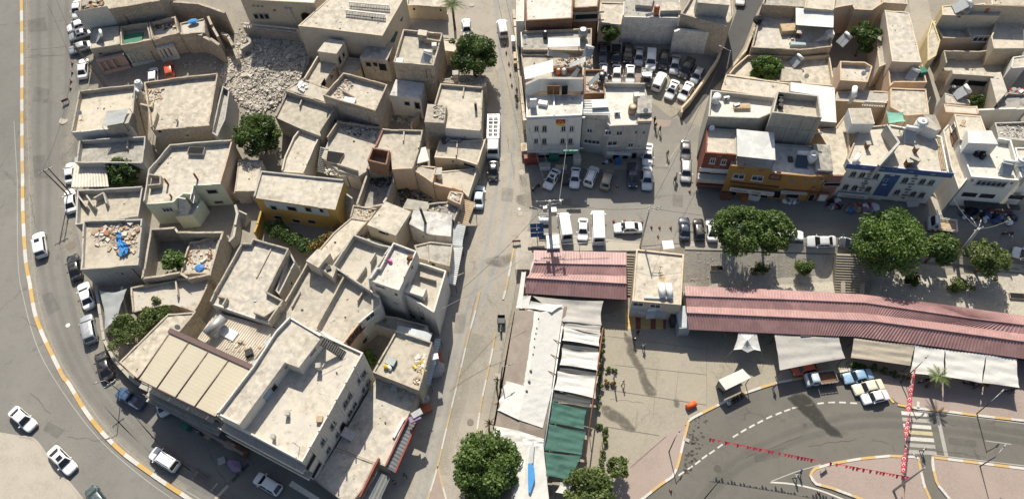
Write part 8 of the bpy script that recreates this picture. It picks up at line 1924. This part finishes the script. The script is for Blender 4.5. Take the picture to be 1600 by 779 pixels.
# ================================================================== vehicles
GL='cars parked along the left road';GC='cars in the walled car park';GM='cars parked on the market street'
car('white car mostly hidden behind the top left stone house','00',443,95,450,10,'sedan','white',group=GL)
car('white saloon parked askew just below the top left house','00',406,162,496,130,'sedan','white',group=GL);car('silver saloon with a sunroof, middle of the three askew cars','00',412,213,514,182,'sedan','silver',True,group=GL);car('grey silver saloon behind the leaning lattice pole','00',405,292,520,255,'sedan','silver',group=GL)
car('white saloon parked alone by the vacant lot','00',486,338,478,452,'sedan','white',group=GL);car('white hatchback with an open door in the vacant lot','00',890,390,888,485,'hatch','white');car('bright red car in the vacant lot','00',972,360,988,450,'hatch','red')
car('white car half under the beige sheet canopy','01',410,240,404,345,'sedan','white',group=GL);car('white saloon under the double utility poles','01',402,390,414,524,'sedan','white',group=GL)
car('white off-roader driving along the left lane','01',222,645,242,782,'suv','white',True)
car('black saloon parked against the blue tarp house','02',415,66,447,212,'sedan','black',group=GL);car('white saloon parked below the black one on the curve','02',475,224,522,380,'sedan','white',group=GL);car('silver off-roader with black windows on the curve','02',498,413,532,580,'suv','silver',group=GL);car('black saloon beside the curved retaining wall','02',572,626,635,798,'sedan','black',group=GL)
car('blue pickup near the corner of the pergola shop house','03',690,158,828,238,'pickup','blue',group=GL);car('small white car nosing out under the dark shop front','03',958,292,918,190,'small','white')
car('white car cut by the left edge of the photo','03',192,368,70,262,'sedan','white');car('white saloon with a black sunroof driving down the left lane','03',432,628,288,480,'sedan','white',True);car('dark teal car leaving at the bottom edge','03',515,715,612,840,'hatch','teal')
car('white off-roader with roof rails on the lower street','13',28,505,174,598,'suv','white',False,True);car('white hatchback near the drain across the lower street','13',625,648,768,736,'hatch','white')
car('white car parked in front of the palm','30',150,206,140,116,'sedan','white');car('white minivan driving down the main street at the top','30',345,118,362,210,'minivan','white')
truck('white stake truck parked by the broad flat roof','px',770.3,247,771.5,184,'white','steel_dark','white',cab_len=2.2,rack=True)
car('black saloon behind the white stake truck','31',298,338,302,226,'sedan','black');car('light blue saloon parked by the broken timber awning','31',222,368,210,502,'sedan','pale_blue')
car('white saloon with a sunroof parked askew under the banner building','31',608,386,670,277,'sedan','white',True,group=GM);car('white saloon in the shade left of the white estate','31',768,379,780,267,'sedan','white',group=GM);car('white estate car with roof rails in the shade','31',890,264,846,370,'suv','white',False,True,group=GM);car('beige off-roader in the shade of the grey block','31',973,280,944,387,'suv','beige',group=GM)
car('tall white minibus beside the transformer pole','31',703,533,730,692,'van','white',group=GM);car('white saloon between the two white vans','31',818,685,820,563,'sedan','white',group=GM);car('longest white van on the market street','31',905,520,912,712,'van','white',group=GM);car('white saloon parked sideways behind the short pink roof','41',218,616,383,612,'sedan','white',group=GM)
truck('white pickup behind the blue solar panel','V8',285,345,285,552,'white','steel_dark','white',L0=5.0,W0=1.8,cab_len=2.0,cab_h=1.8)
car('dark blue minivan in the shade at the car park corner','41',330,378,324,252,'minivan','navy',group=GM);car('pale blue white saloon, lower of the two at the corner','41',412,393,412,262,'sedan','pale_blue',group=GM);car('white saloon, upper of the two at the grey block corner','41',413,254,418,126,'sedan','white',group=GM)
car('grey saloon at the foot of the dark alley','41',635,215,636,108,'sedan','grey',group=GM);car('silver hatchback with dark windows below the grey saloon','41',637,350,638,218,'hatch','silver',group=GM)
car('navy saloon on the sunny side of the market street','41',627,553,632,688,'sedan','navy',group=GM);car('black car beside the navy saloon','41',708,562,718,688,'hatch','black',group=GM);car('white car half under the left feathery tree','41',782,562,792,690,'sedan','white',group=GM)
car('white saloon poking out right of the feathery trees','51',536,660,392,645,'sedan','white',group=GM);car('car wrapped in a white dust cover','51',558,686,726,684,'sedan','cover',group=GM);car('dark grey car half under the biggest tree','51',742,684,890,700,'hatch','grey',group=GM);car('silver car behind the grey green tree','62',712,20,850,35,'sedan','silver',group=GM);car('white car at the right edge of the market street','62',980,35,1110,70,'sedan','white',group=GM)
truck('light lorry with a pale cab beside the biggest tree','61',480,588,645,612,'pale_blue','wood_pale','white',cab_len=2.0)
car('grey sports car under the ivy','40',155,356,158,246,'sedan','grey',group=GC);truck('black pickup with a white load frame','40',228,370,234,254,'black','steel_dark','white',L0=5.2,W0=1.85,cab_len=2.4,cab_h=1.8,rack=False);car('black off-roader right of the load frame pickup','40',297,354,303,264,'suv','black',group=GC);car('silver saloon beside the white people carrier','40',362,370,369,277,'sedan','silver',group=GC)
car('tall white people carrier in the back row','40',430,405,438,283,'suv','white',group=GC);car('black estate in the middle of the back row','40',502,397,516,300,'suv','black',False,True,group=GC);car('pale silver saloon in the back row','40',566,416,580,328,'sedan','silver',group=GC);car('long black van in the back row','40',612,450,670,343,'suv','black',False,True,group=GC);car('grey hatchback at the right end of the back row','40',683,470,722,396,'hatch','silver',group=GC)
car('leftmost white car of the three behind the grey block','40',155,462,158,374,'sedan','white',group=GC);car('middle white car of the three behind the grey block','40',235,474,236,379,'sedan','white',group=GC);car('rightmost white car of the three behind the grey block','40',313,478,315,377,'sedan','white',group=GC)
truck('grey flat bodied truck behind the grey block','40',400,500,412,405,'grey','steel_grey','grey',L0=4.8,W0=1.9,cab_len=1.6)
car('white off-roader at the left of the front row','40',503,427,462,514,'suv','white',group=GC);car('white saloon with a sunroof in the front row','40',533,568,580,466,'sedan','white',True,group=GC);car('white saloon by the low alley wall','40',610,573,662,481,'sedan','white',group=GC)
car('white car at the top of the dark alley','50',172,22,180,-70,'sedan','white')
truck('white pickup lorry with a slatted bed by the roundabout road','53',552,92,726,72,'pale_blue','wood_brown',None,L0=4.8,W0=1.85,cab_len=1.9,cab_h=1.8)
car('light blue old saloon at the pink pavement','53',772,85,938,50,'classic','light_blue');car('cream old saloon in the middle of the three','53',830,150,1002,112,'classic','cream');car('white old saloon nearest the road of the three','53',880,205,1030,172,'classic','white')
car('red car in the shade under the grey canopy','52',495,735,595,715,'hatch','red')
motorbike('black three wheeled cargo motorcycle driving on the main street','32',343,520,346,428,'black',True,'cargo_tricycle','tricycle');motorbike('dark scooter parked at the kerb below the askew saloon','31',530,395,565,370);motorbike('white and black scooter in front of the grey block','41',155,242,208,228,'white');motorbike('black motorcycle riding past the clothes stalls','61',910,645,982,652);motorbike('dark motorcycle parked outside the corner shops','13',288,390,335,420)
motorbike('purple wrapped motorcycle standing on the lower street','13',482,560,535,612,'grey');sack('purple cover thrown over the wrapped motorcycle','13',508,585,None,.95,'cloth_purple',name='cover_cloth',cat='cover')
motorbike('parked moped among the tent legs','63',930,150,975,148);motorbike('second parked moped under the middle tent','63',700,105,740,115);motorbike('dark moped beside the young palm','63',440,100,478,90)
motorbike('cart like scooter beside the tea stall','31',710,310,718,365,'grey')
# ================================================================== people
person('person in dark clothes at the car park mouth, leftmost','40',452,715,40,'stand','cloth_black','cloth_black');person('person in dark clothes walking below the leftmost one','40',458,750,80,'walk','cloth_black','cloth_grey');person('person in black walking alone at the car park mouth','40',483,768,-60,'walk','cloth_black','cloth_black')
person('person in grey walking up the middle of the side street','41',527,205,80,'walk','cloth_grey','cloth_olive');person('person in pale clothes with a trolley in the side street','41',577,335,120,'walk','cloth_white','cloth_grey');person('person in black just below the one with the trolley','41',570,358,100,'walk','cloth_black','cloth_grey')
person('person in black by the kiosk tiles','42',355,530,-80,'stand','cloth_black','cloth_black');person('person in black with a white cap on the wet plaza','42',337,575,-100,'walk','cloth_black','cloth_grey',hair='cloth_white');person('person in white top walking on the plaza','42',388,608,-70,'walk','cloth_white','cloth_black')
person('person in white standing between the two hedge bars','43',219,80,180,'stand','cloth_white','cloth_grey');person('person in white and black beside the hedge bars','43',271,118,0,'walk','cloth_white','cloth_black');person('person in grey at the end of the lower hedge bar','43',226,150,0,'stand','cloth_grey','cloth_grey')
person('person in blue crossing the roundabout road','53',513,632,150,'walk','cloth_blue','cloth_blue');person('person in white and black crossing the roundabout road','53',488,662,150,'walk','cloth_white','cloth_black');person('person in deep blue standing at the kerb by the grey canopy','53',362,140,-60,'stand','cloth_blue','cloth_blue')
for k,(x,y,c) in enumerate(((876,228,'cloth_white'),(905,208,'cloth_black'),(925,198,'cloth_black'),(950,182,'cloth_black'))):person(('person in white sitting at the left end of the shelter bench','person in black sitting second on the shelter bench','person in black sitting third on the shelter bench','person in black sitting at the right end of the shelter bench')[k],'43',x,y,-60,'sit',c,'cloth_black')
person('person in white stepping off the zebra crossing','W4',328,368,-70,'walk','cloth_white','cloth_black');person('dark clothed person walking by the bottom corner shop','23',645,650,-60,'walk','cloth_blue','cloth_black');person('person at the bottom corner porch','23',585,692,100,'stand','cloth_grey','cloth_black')
person('person standing by the kerb line on the main street edge','30',437,548,90,'stand','cloth_grey','cloth_black');person('person in black below the one at the street edge','30',433,585,-90,'walk','cloth_black','cloth_black');person('person near the dark motorcycle at the corner shops','13',312,402,60,'stand','cloth_grey','cloth_black')
person('person under the awnings by the lower kerb on the left road','03',1035,300,60,'stand','cloth_red','cloth_black');person('person in orange red under the edge of the long arcade','52',75,545,0,'stand','cone_orange','cloth_grey')
# ================================================================== cones, barriers, bins
for t_,pts,lab,gr in (('30',((365,255),(375,302),(390,366),(398,429),(407,491)),'orange traffic cone in the row along the right side of the main street','cones along the main street'),('41',((218,575),(283,572),(335,575),(383,580)),'orange cone in the row behind the sideways white saloon','cones behind the sideways saloon'),('41',((438,608),(485,610),(550,612)),'orange cone of the three beside the market street pole','cones beside the market street pole'),('00',((415,365),(415,418),(408,468),(405,510)),'slim red cone in the row beside the white saloon on the left road','cones on the left road')):
 for (x,y) in pts:cone(lab,t_,x,y,gr)
cone('lone orange cone in the shaded parking bay','41',240,372,None);cone('lone cone below the three cones','41',476,660,None);cone('lone small cone in the side street','41',660,402,None);cone('lone cone at the roundabout road line','43',550,728,None);cone('orange cone at the lower road line by the crossing people','53',630,740,None);cone('lone orange cone by the white vans','31',1000,578,None)
def barrier(label,t,x,y,ang,mat='red_board',L=1.2,h=1.0):
 p=at_g(P(t,x,y),h/2);g=empty('barrier',(p.x,p.y,T(p.x,p.y)),R(ang));tag(g,label,'barrier');m_b=MB();m_b.box((0,0,h*.45),L,.06,h*.5);m_b.build('board',M[mat],g,local=True)
 for s_ in (-1,1):m_b=MB();m_b.box((s_*L*.4,0,0),.06,.5,.06);m_b.box((s_*L*.4,0,0),.06,.06,h*.6);m_b.build('leg',M['steel_dark'],g,local=True)
barrier('red barrier board at the mouth of the main street','31',434,695,0,L=1.3);barrier('rusty sign board standing on the left road','00',378,585,30,'rust_metal');barrier('small grey notice frame on the tip of the traffic island','53',655,605,30,'steel_grey')
bx('grey flat crate left on the lower street','13',432,557,None,1.0,1.0,.25,20,'grey_plastic','crate','crate')
bx('green market stand outside the corner shops','13',225,355,None,1.2,.9,1.2,-30,'green_plastic','market_stand','stand');bx('white table outside the corner shops','13',290,348,None,1.5,.9,.75,-30,'white_metal','table','table')
for k,(x,y,m_) in enumerate(((255,330,'wood_brown'),(345,405,'wood_pale'),(480,470,'wood_pale'),(520,485,'wood_brown'),(555,510,'wood_brown'))):bx('wooden goods crate on the pavement of the corner shops','13',x,y,None,1.5,.9,.8,-30,m_,'goods_crate','crate',None,'crates outside the corner shops')
bx('white wire cage of drinks under the banner building','31',600,258,None,1.7,1.0,1.0,-3,'white_metal','drinks_cage','cage','steel_grey');bx('striped white sofa bench under the banner building','31',693,266,None,1.8,.7,.8,-3,'cloth_white','bench','bench','wood_pale');bx('dark dumpster between the white saloons','31',715,335,None,1.2,1.6,1.1,0,'steel_dark','dumpster','dumpster');bx('stone pillar stub at the corner of the banner building','31',785,225,None,1.2,1.2,2.6,0,'plaster_grey','pillar','pillar')
bx('red drinks fridge under the banner building awning','31',520,215,None,2.4,.9,1.8,0,'red_board','drinks_fridge','fridge');bx('blue barrel like bin at the grey block shops','41',243,228,None,.8,.8,1.1,0,'blue_plastic','bin','bin');bx('green tea stall box under the awning','31',650,200,None,1.6,1.0,1.5,0,'green_plastic','tea_stall','stall')
bx('grey street kiosk box with a yellow sign at the main street edge','31',478,160,None,.9,1.6,1.6,0,'steel_grey','street_cabinet','cabinet','wood_pale')
bx('left white street stall box along the main street edge','30',420,235,None,.9,1.4,1.4,0,'white_metal','stall_box','box');bx('cream stall box along the main street edge','30',432,330,None,.9,1.6,1.2,0,'plaster_cream','stall_box','box');bx('brown stall box along the main street edge','30',432,362,None,.9,1.2,1.0,0,'wood_pale','stall_box','box')
tank('toppled orange barrel on the plaza corner','43',670,232,T(*at_g(P('43',670,240))[:2]),.42,1.5,'cone_orange',lying=25,name='barrel',cat='barrel',stand=.0)
bx('pale stone block at the corner of the roundabout kerb','43',642,437,None,.8,.5,.2,-30,'concrete_pale','kerb_block','block')
bx('square pale inspection box by the main street kerb','33',325,68,None,.9,.9,.1,-8,'concrete_pale','inspection_cover','cover')
g=empty('solar_panel',at_g(P('V8',205,580)));tag(g,'blue solar panel array on a post by the transformer pole','solar panel');z_=T(g.location.x,g.location.y)
m_b=MB();m_b.bar((g.location.x,g.location.y,z_),(g.location.x,g.location.y,z_+2.6),.07,6);m_b.build('post',M['steel_grey'],g)
for i in range(2):
 for j in range(3):
  m_b=MB();c=Vector((g.location.x+(i-.5)*1.05,g.location.y-.1+(j-1)*.62,z_+2.55+(j-1)*.35));m_b.quad(c+Vector((-.5,-.29,-.16)),c+Vector((.5,-.29,-.16)),c+Vector((.5,.29,.16)),c+Vector((-.5,.29,.16)));m_b.build('solar_cell',M['solar_blue'] if 'solar_blue' in M else plain('solar_blue',(.012,.028,.075),.25,spec=.4),g)
bx('beige gate hut at the head of the short pink roof','V8',230,620,None,3.4,2.4,.5,-8,'plaster_beige','low_platform','platform');bx('grey sheet cabin at the foot of the transformer pole','V8',380,640,None,2.0,2.4,1.6,0,'sheet_zinc','cabin','cabin')
canopy('beige timber strewn platform roof beside the short pink roof',PL('32',432,35,535,55,530,150,428,150),[1.6,1.6,1.4,1.4],'sheet_beige')
bx('white sacks stacked beside the long blue awning','W6',530,610,None,1.3,2.3,1.6,12,'plastic_sheet','sack_stack','sacks');sack('large wrapped white bale by the blue awning','W6',532,600,None,1.2,'plastic_sheet');sack('smaller wrapped bale by the blue awning','W6',505,670,None,.8,'plastic_sheet');bx('orange crates by the blue awning','W6',548,520,None,1.2,1.6,1.0,10,'terracotta','crate','crate')
bx('pale folded tarps on the shop goods by the sunken canopy','V5',545,125,2.2,1.5,.9,.3,28,'grey_plastic','folded_tarp','tarp');bx('second pale folded tarp by the sunken canopy','V5',530,160,2.0,1.6,.9,.3,24,'cloth_purple','folded_tarp','tarp');bx('brown carpet pile by the sunken canopy','V5',590,75,None,2.2,2.0,.7,20,'terracotta','carpet_pile','carpets');sack('white and blue bundle beside the carpet pile','V5',612,18,None,.9,'plastic_sheet')
rg=random.Random(21)
def goods(lab,group,t,poly,n,mats,rmin=.28,rmax=.6):
 q=PL(t,*poly);x0,x1=min(p[0] for p in q),max(p[0] for p in q);y0,y1=min(p[1] for p in q),max(p[1] for p in q);k=0
 while k<n:
  x,y=rg.uniform(x0,x1),rg.uniform(y0,y1)
  if inside(x,y,q):sack(lab,'px',x,y,None,rg.uniform(rmin,rmax),rg.choice(mats),group,rnd=rg);k+=1
goods('white wrapped bundle heaped outside the orange shop house','bundles outside the orange shop house','51',(418,425,505,430,510,465,425,470),26,['cloth_white','cloth_white','cloth_grey','pale_cloth'] if 'pale_cloth' in M else ['cloth_white','cloth_white','cloth_grey'])
goods('jumbled bundle of goods under the white sign with red lettering','goods under the red lettered sign','51',(672,465,742,455,750,505,668,505),26,['cloth_white','cloth_purple','cloth_grey','cloth_black','cloth_red'])
goods('bundle of goods in front of the blue centre bay','goods before the blue bay','51',(788,475,860,470,860,520,790,515),20,['wood_pale','cloth_olive','cloth_grey','cloth_red'])
sack('bright blue sack among the market goods','51',815,512,None,.65,'blue_plastic',rnd=rg)
goods('white and red bundle of goods right of the blue bay','goods right of the blue bay','51',(888,480,960,478,965,518,890,522),18,['cloth_white','cloth_red','cloth_purple','cloth_white'])
goods('heap of dark clothes on the stalls below the red sign','clothes heaps below the red sign','61',(670,500,800,520,990,535,1000,585,820,590,670,555),64,['cloth_black','cloth_blue','cloth_grey','cloth_black','cloth_white','cloth_blue','cloth_olive'])
for k in range(3):bx('white upright fridge outside the orange shop house','51',235+k*18,428+k*3,None,.8,.8,1.3,-6,'white_metal','fridge','fridge',None,'fridges outside the orange shop house')
bx('orange gas bottle rack outside the orange shop house','51',195,440,None,1.1,.9,.8,-6,'terracotta','bottle_rack','rack');bx('dark goods table outside the red brick house','51',90,430,None,1.8,1.0,.8,-6,'wood_brown','goods_table','table')
# ================================================================== poles, lamps and cables
pole('lattice utility pole by the grey parked cars',(166,136),(95,62),9.5,.12,'pole_wood',[(.97,2.2,10)],tile='px',lattice=True)
pole('left of the double utility poles by the beige canopy',(108,306),(70,277),8.5,.13,'pole_wood',[(.96,1.6,30)]);pole('right of the double utility poles by the beige canopy',(113,304),(86,278),8.5,.13,'pole_wood',[(.96,1.2,30)])
pole('transformer pole with crossarms at the mouth of the main street',(860,375),(857,305),9.5,.3,'pole_concrete',[(.99,4.2,0),(.90,3.2,8),(.66,3.6,-4),(.62,2.8,4)],[(.72,2.6,165)])
_tp=Vector(TOPS['transformer pole with crossarms at the mouth of the main street']);m_b=MB();m_b.box((_tp.x+.5,_tp.y-.3,_tp.z-3.2),1.0,.8,1.2);m_b.box((_tp.x-.7,_tp.y-.3,_tp.z-2.2),.6,.6,.9);m_b.bar((_tp.x+1.6,_tp.y,_tp.z-1),(_tp.x+1.6,_tp.y,_tp.z-.1),.2,8);tag(m_b.build('transformer',M['steel_grey'],None,org=_tp),'grey transformer boxes hung on the pole at the main street mouth','transformer')
pole('slim market street pole with lamps beside the sideways saloon',(1000,386),(1019,316),9.5,.15,'pole_concrete',[(.97,1.0,90),(.90,1.0,90),(.84,.8,90)],[(.97,1.2,5),(.92,1.2,5)])
pole('leaning concrete pole with lamps between the big trees',(1496,402),(1525,358),9.0,.3,'pole_concrete',[(.98,1.6,20)],[(.99,1.4,110),(.96,1.2,60)])
pole('tall steel lamp post on the traffic island',(1395,767),(1446,728),9.0,.17,'steel_grey',[],[(.99,1.6,120)],name='street_lamp',cat='street lamp')
pole('dark lamp post holding the flag line by the white tents',(1406,598),(1438,568),6.0,.10,'steel_dark',[],[(.99,1.3,40)],name='street_lamp',cat='street lamp')
pole('dark bracket lamp at the pink pavement kerb',(1526,646),(1541,628),5.5,.09,'steel_dark',[],[(.98,2.0,35)],name='street_lamp',cat='street lamp');pole('dark bracket lamp on the lower right island',(1531,728),(1542,718),5.5,.09,'steel_dark',[],[(.98,1.8,40)],name='street_lamp',cat='street lamp')
pole('dark pole with a bracket at the bunting end on the plaza corner',(1045,706),(1058,674),5.0,.09,'steel_dark',[],[(.97,1.0,50)],name='street_lamp',cat='street lamp')
pole('grey lamp post with a dark head beside the brown hall',(781,604),(796,565),6.5,.12,'steel_dark',[],[(.98,1.0,15)],name='street_lamp',cat='street lamp')
pole('wall pole at the top of the side alley',(1133,120),(1118,100),7.0,.12,'pole_concrete',[],[(.98,1.6,150)],name='street_lamp',cat='street lamp')
pole('short lamp above the roof line by the rubble heap',(475,56),(440,15),7.0,.11,'pole_concrete',[(.97,1.6,10)],name='utility_pole')
pole('lamp leaning at the corner of the pergola shop house',(190,612),(178,610),6.0,.08,'steel_grey',[(.7,1.8,40)],[(.98,1.0,200)],name='street_lamp',cat='street lamp')
pole('roof mast with grey boxes on the orange shop side',(1433,190),(1452,150),5.0,.07,'steel_dark',[(.95,1.2,60)],name='roof_mast',cat='mast')
bpole=pole('slanting metal gantry on the short pink roof',(905,396),None,3.2,.06,'white_metal',[(.99,8.6,0)],name='gantry',cat='gantry',insul=False)
tpt=lambda s:next(Vector(v) for k,v in TOPS.items() if s in k)
A_,B_,C2,D2=tpt('transformer'),tpt('slim market'),tpt('leaning concrete'),tpt('lattice')
far=at_z(px(771,-30)[0],10);wire('cable from the transformer pole up the main street',A_,far,2.2);wire('second cable from the transformer pole up the main street',A_+Vector((1.2,0,0)),far+Vector((1.5,0,0)),2.4)
wire('cable from the transformer pole to the banner building',A_+Vector((1.4,0,-.2)),at_z(P('31',745,375),1.5)+Vector((0,6,6)),.4,.03,'wire_pale');wire('cable across the market street to the slim pole',A_,B_,1.2);wire('cable from the slim pole towards the dark alley',B_,at_z(px(1120,110)[0],10),1.6);wire('cable from the slim pole to the leaning concrete pole',B_,C2,2.0)
wire('cable crossing the main street to the white awning',A_,at_z(px(700,470)[0],6.5),1.2);wire('long cable across the lower main street',at_z(px(690,482)[0],6.5),at_z(px(815,405)[0],8.5),.8,.03,'wire_pale');wire('cable from the leaning pole to the white corner house',C2,at_z(px(1575,345)[0],6),.6,.03,'wire_pale');wire('cable from the leaning pole to the side house',C2,at_z(px(1490,310)[0],7),.5,.03,'wire_pale')
wire('cable along the left road',tpt('left of the double'),D2,1.4);wire('cable from the lattice pole up the left road',D2,at_z(px(60,-60)[0],9),1.4)
def bunting(label,a,b,sag,n,flag,size,group,rope='cloth_red'):
 a=Vector(a);b=Vector(b);N_=40;f=lambda t:a.lerp(b,t)-UP*sag*4*t*(1-t)
 m_b=MB();m_b.tube([f(k/N_) for k in range(N_+1)],.02,4);o=m_b.build('bunting_rope',M[rope],None,org=a);tag(o,label,'rope')
 rr=random.Random(n);d=(b-a);d.z=0;d.normalize();side=Vector((-d.y,d.x,0))
 for k in range(n):
  t=(k+.5+rr.uniform(-.15,.15))/n;p=f(t);w_=rr.uniform(-.7,.7);dn=(Vector((0,0,-1))+side*(w_*1.1-.3)).normalized();fl=empty('flag',p);tag(fl,flag,'flag',group)
  m_b=MB()
  if 'square' in flag:
   q=[p-d*size*.5,p+d*size*.5];m_b.quad(q[0],q[1],q[1]+dn*size*.9,q[0]+dn*size*.9);m_b.build('cloth',M['flag_red'],fl)
   nrm=d.cross(dn);nrm=nrm if nrm.z>0 else -nrm;c=p+dn*size*.45;e=MB()
   for s_ in (1,-1):
    cr=[]
    for i in range(13):an=.7+(2*math.pi-1.4)*i/12;cr.append(c-d*size*.08+d*math.cos(an)*size*.31+dn*math.sin(an)*size*.31+nrm*.012*s_)
    for i in range(13):an=.9+(2*math.pi-1.8)*(12-i)/12;cr.append(c-d*size*.03+d*math.cos(an)*size*.23+dn*math.sin(an)*size*.23+nrm*.012*s_)
    for i in range(12):e.quad(cr[i],cr[i+1],cr[24-i],cr[25-i])
    st=[c+d*size*.22+(d*math.cos(6.283*i/10)+dn*math.sin(6.283*i/10))*size*(.11 if i%2==0 else .045)+nrm*.012*s_ for i in range(10)];e.quad(*st)
   e.build('emblem',M['cloth_white'],fl)
  else:
   m_b.quad(p-d*size*.42,p+d*size*.42,p+d*size*.2+dn*size*1.25,p-d*size*.2+dn*size*1.25);m_b.build('cloth',M['flag_red'],fl)
_p1=tpt('bunting end');_p2=tpt('traffic island');_p3=tpt('flag line')
bunting('red rope of small pennants across the roundabout road',at_z(P('53',-10,425),_p1.z-.3),at_z(P('63',375,650),_p2.z-4.6),.35,62,'small red pennant on the long rope over the roundabout road',.45,'pennants over the roundabout road')
bunting('rope of red flags from the tents to the island lamp',at_z(P('63',412,20),_p3.z-.3),at_z(P('63',352,625),3.2),.35,21,'square red flag with a white crescent and star over the zebra crossing',.72,'red flags over the zebra crossing')
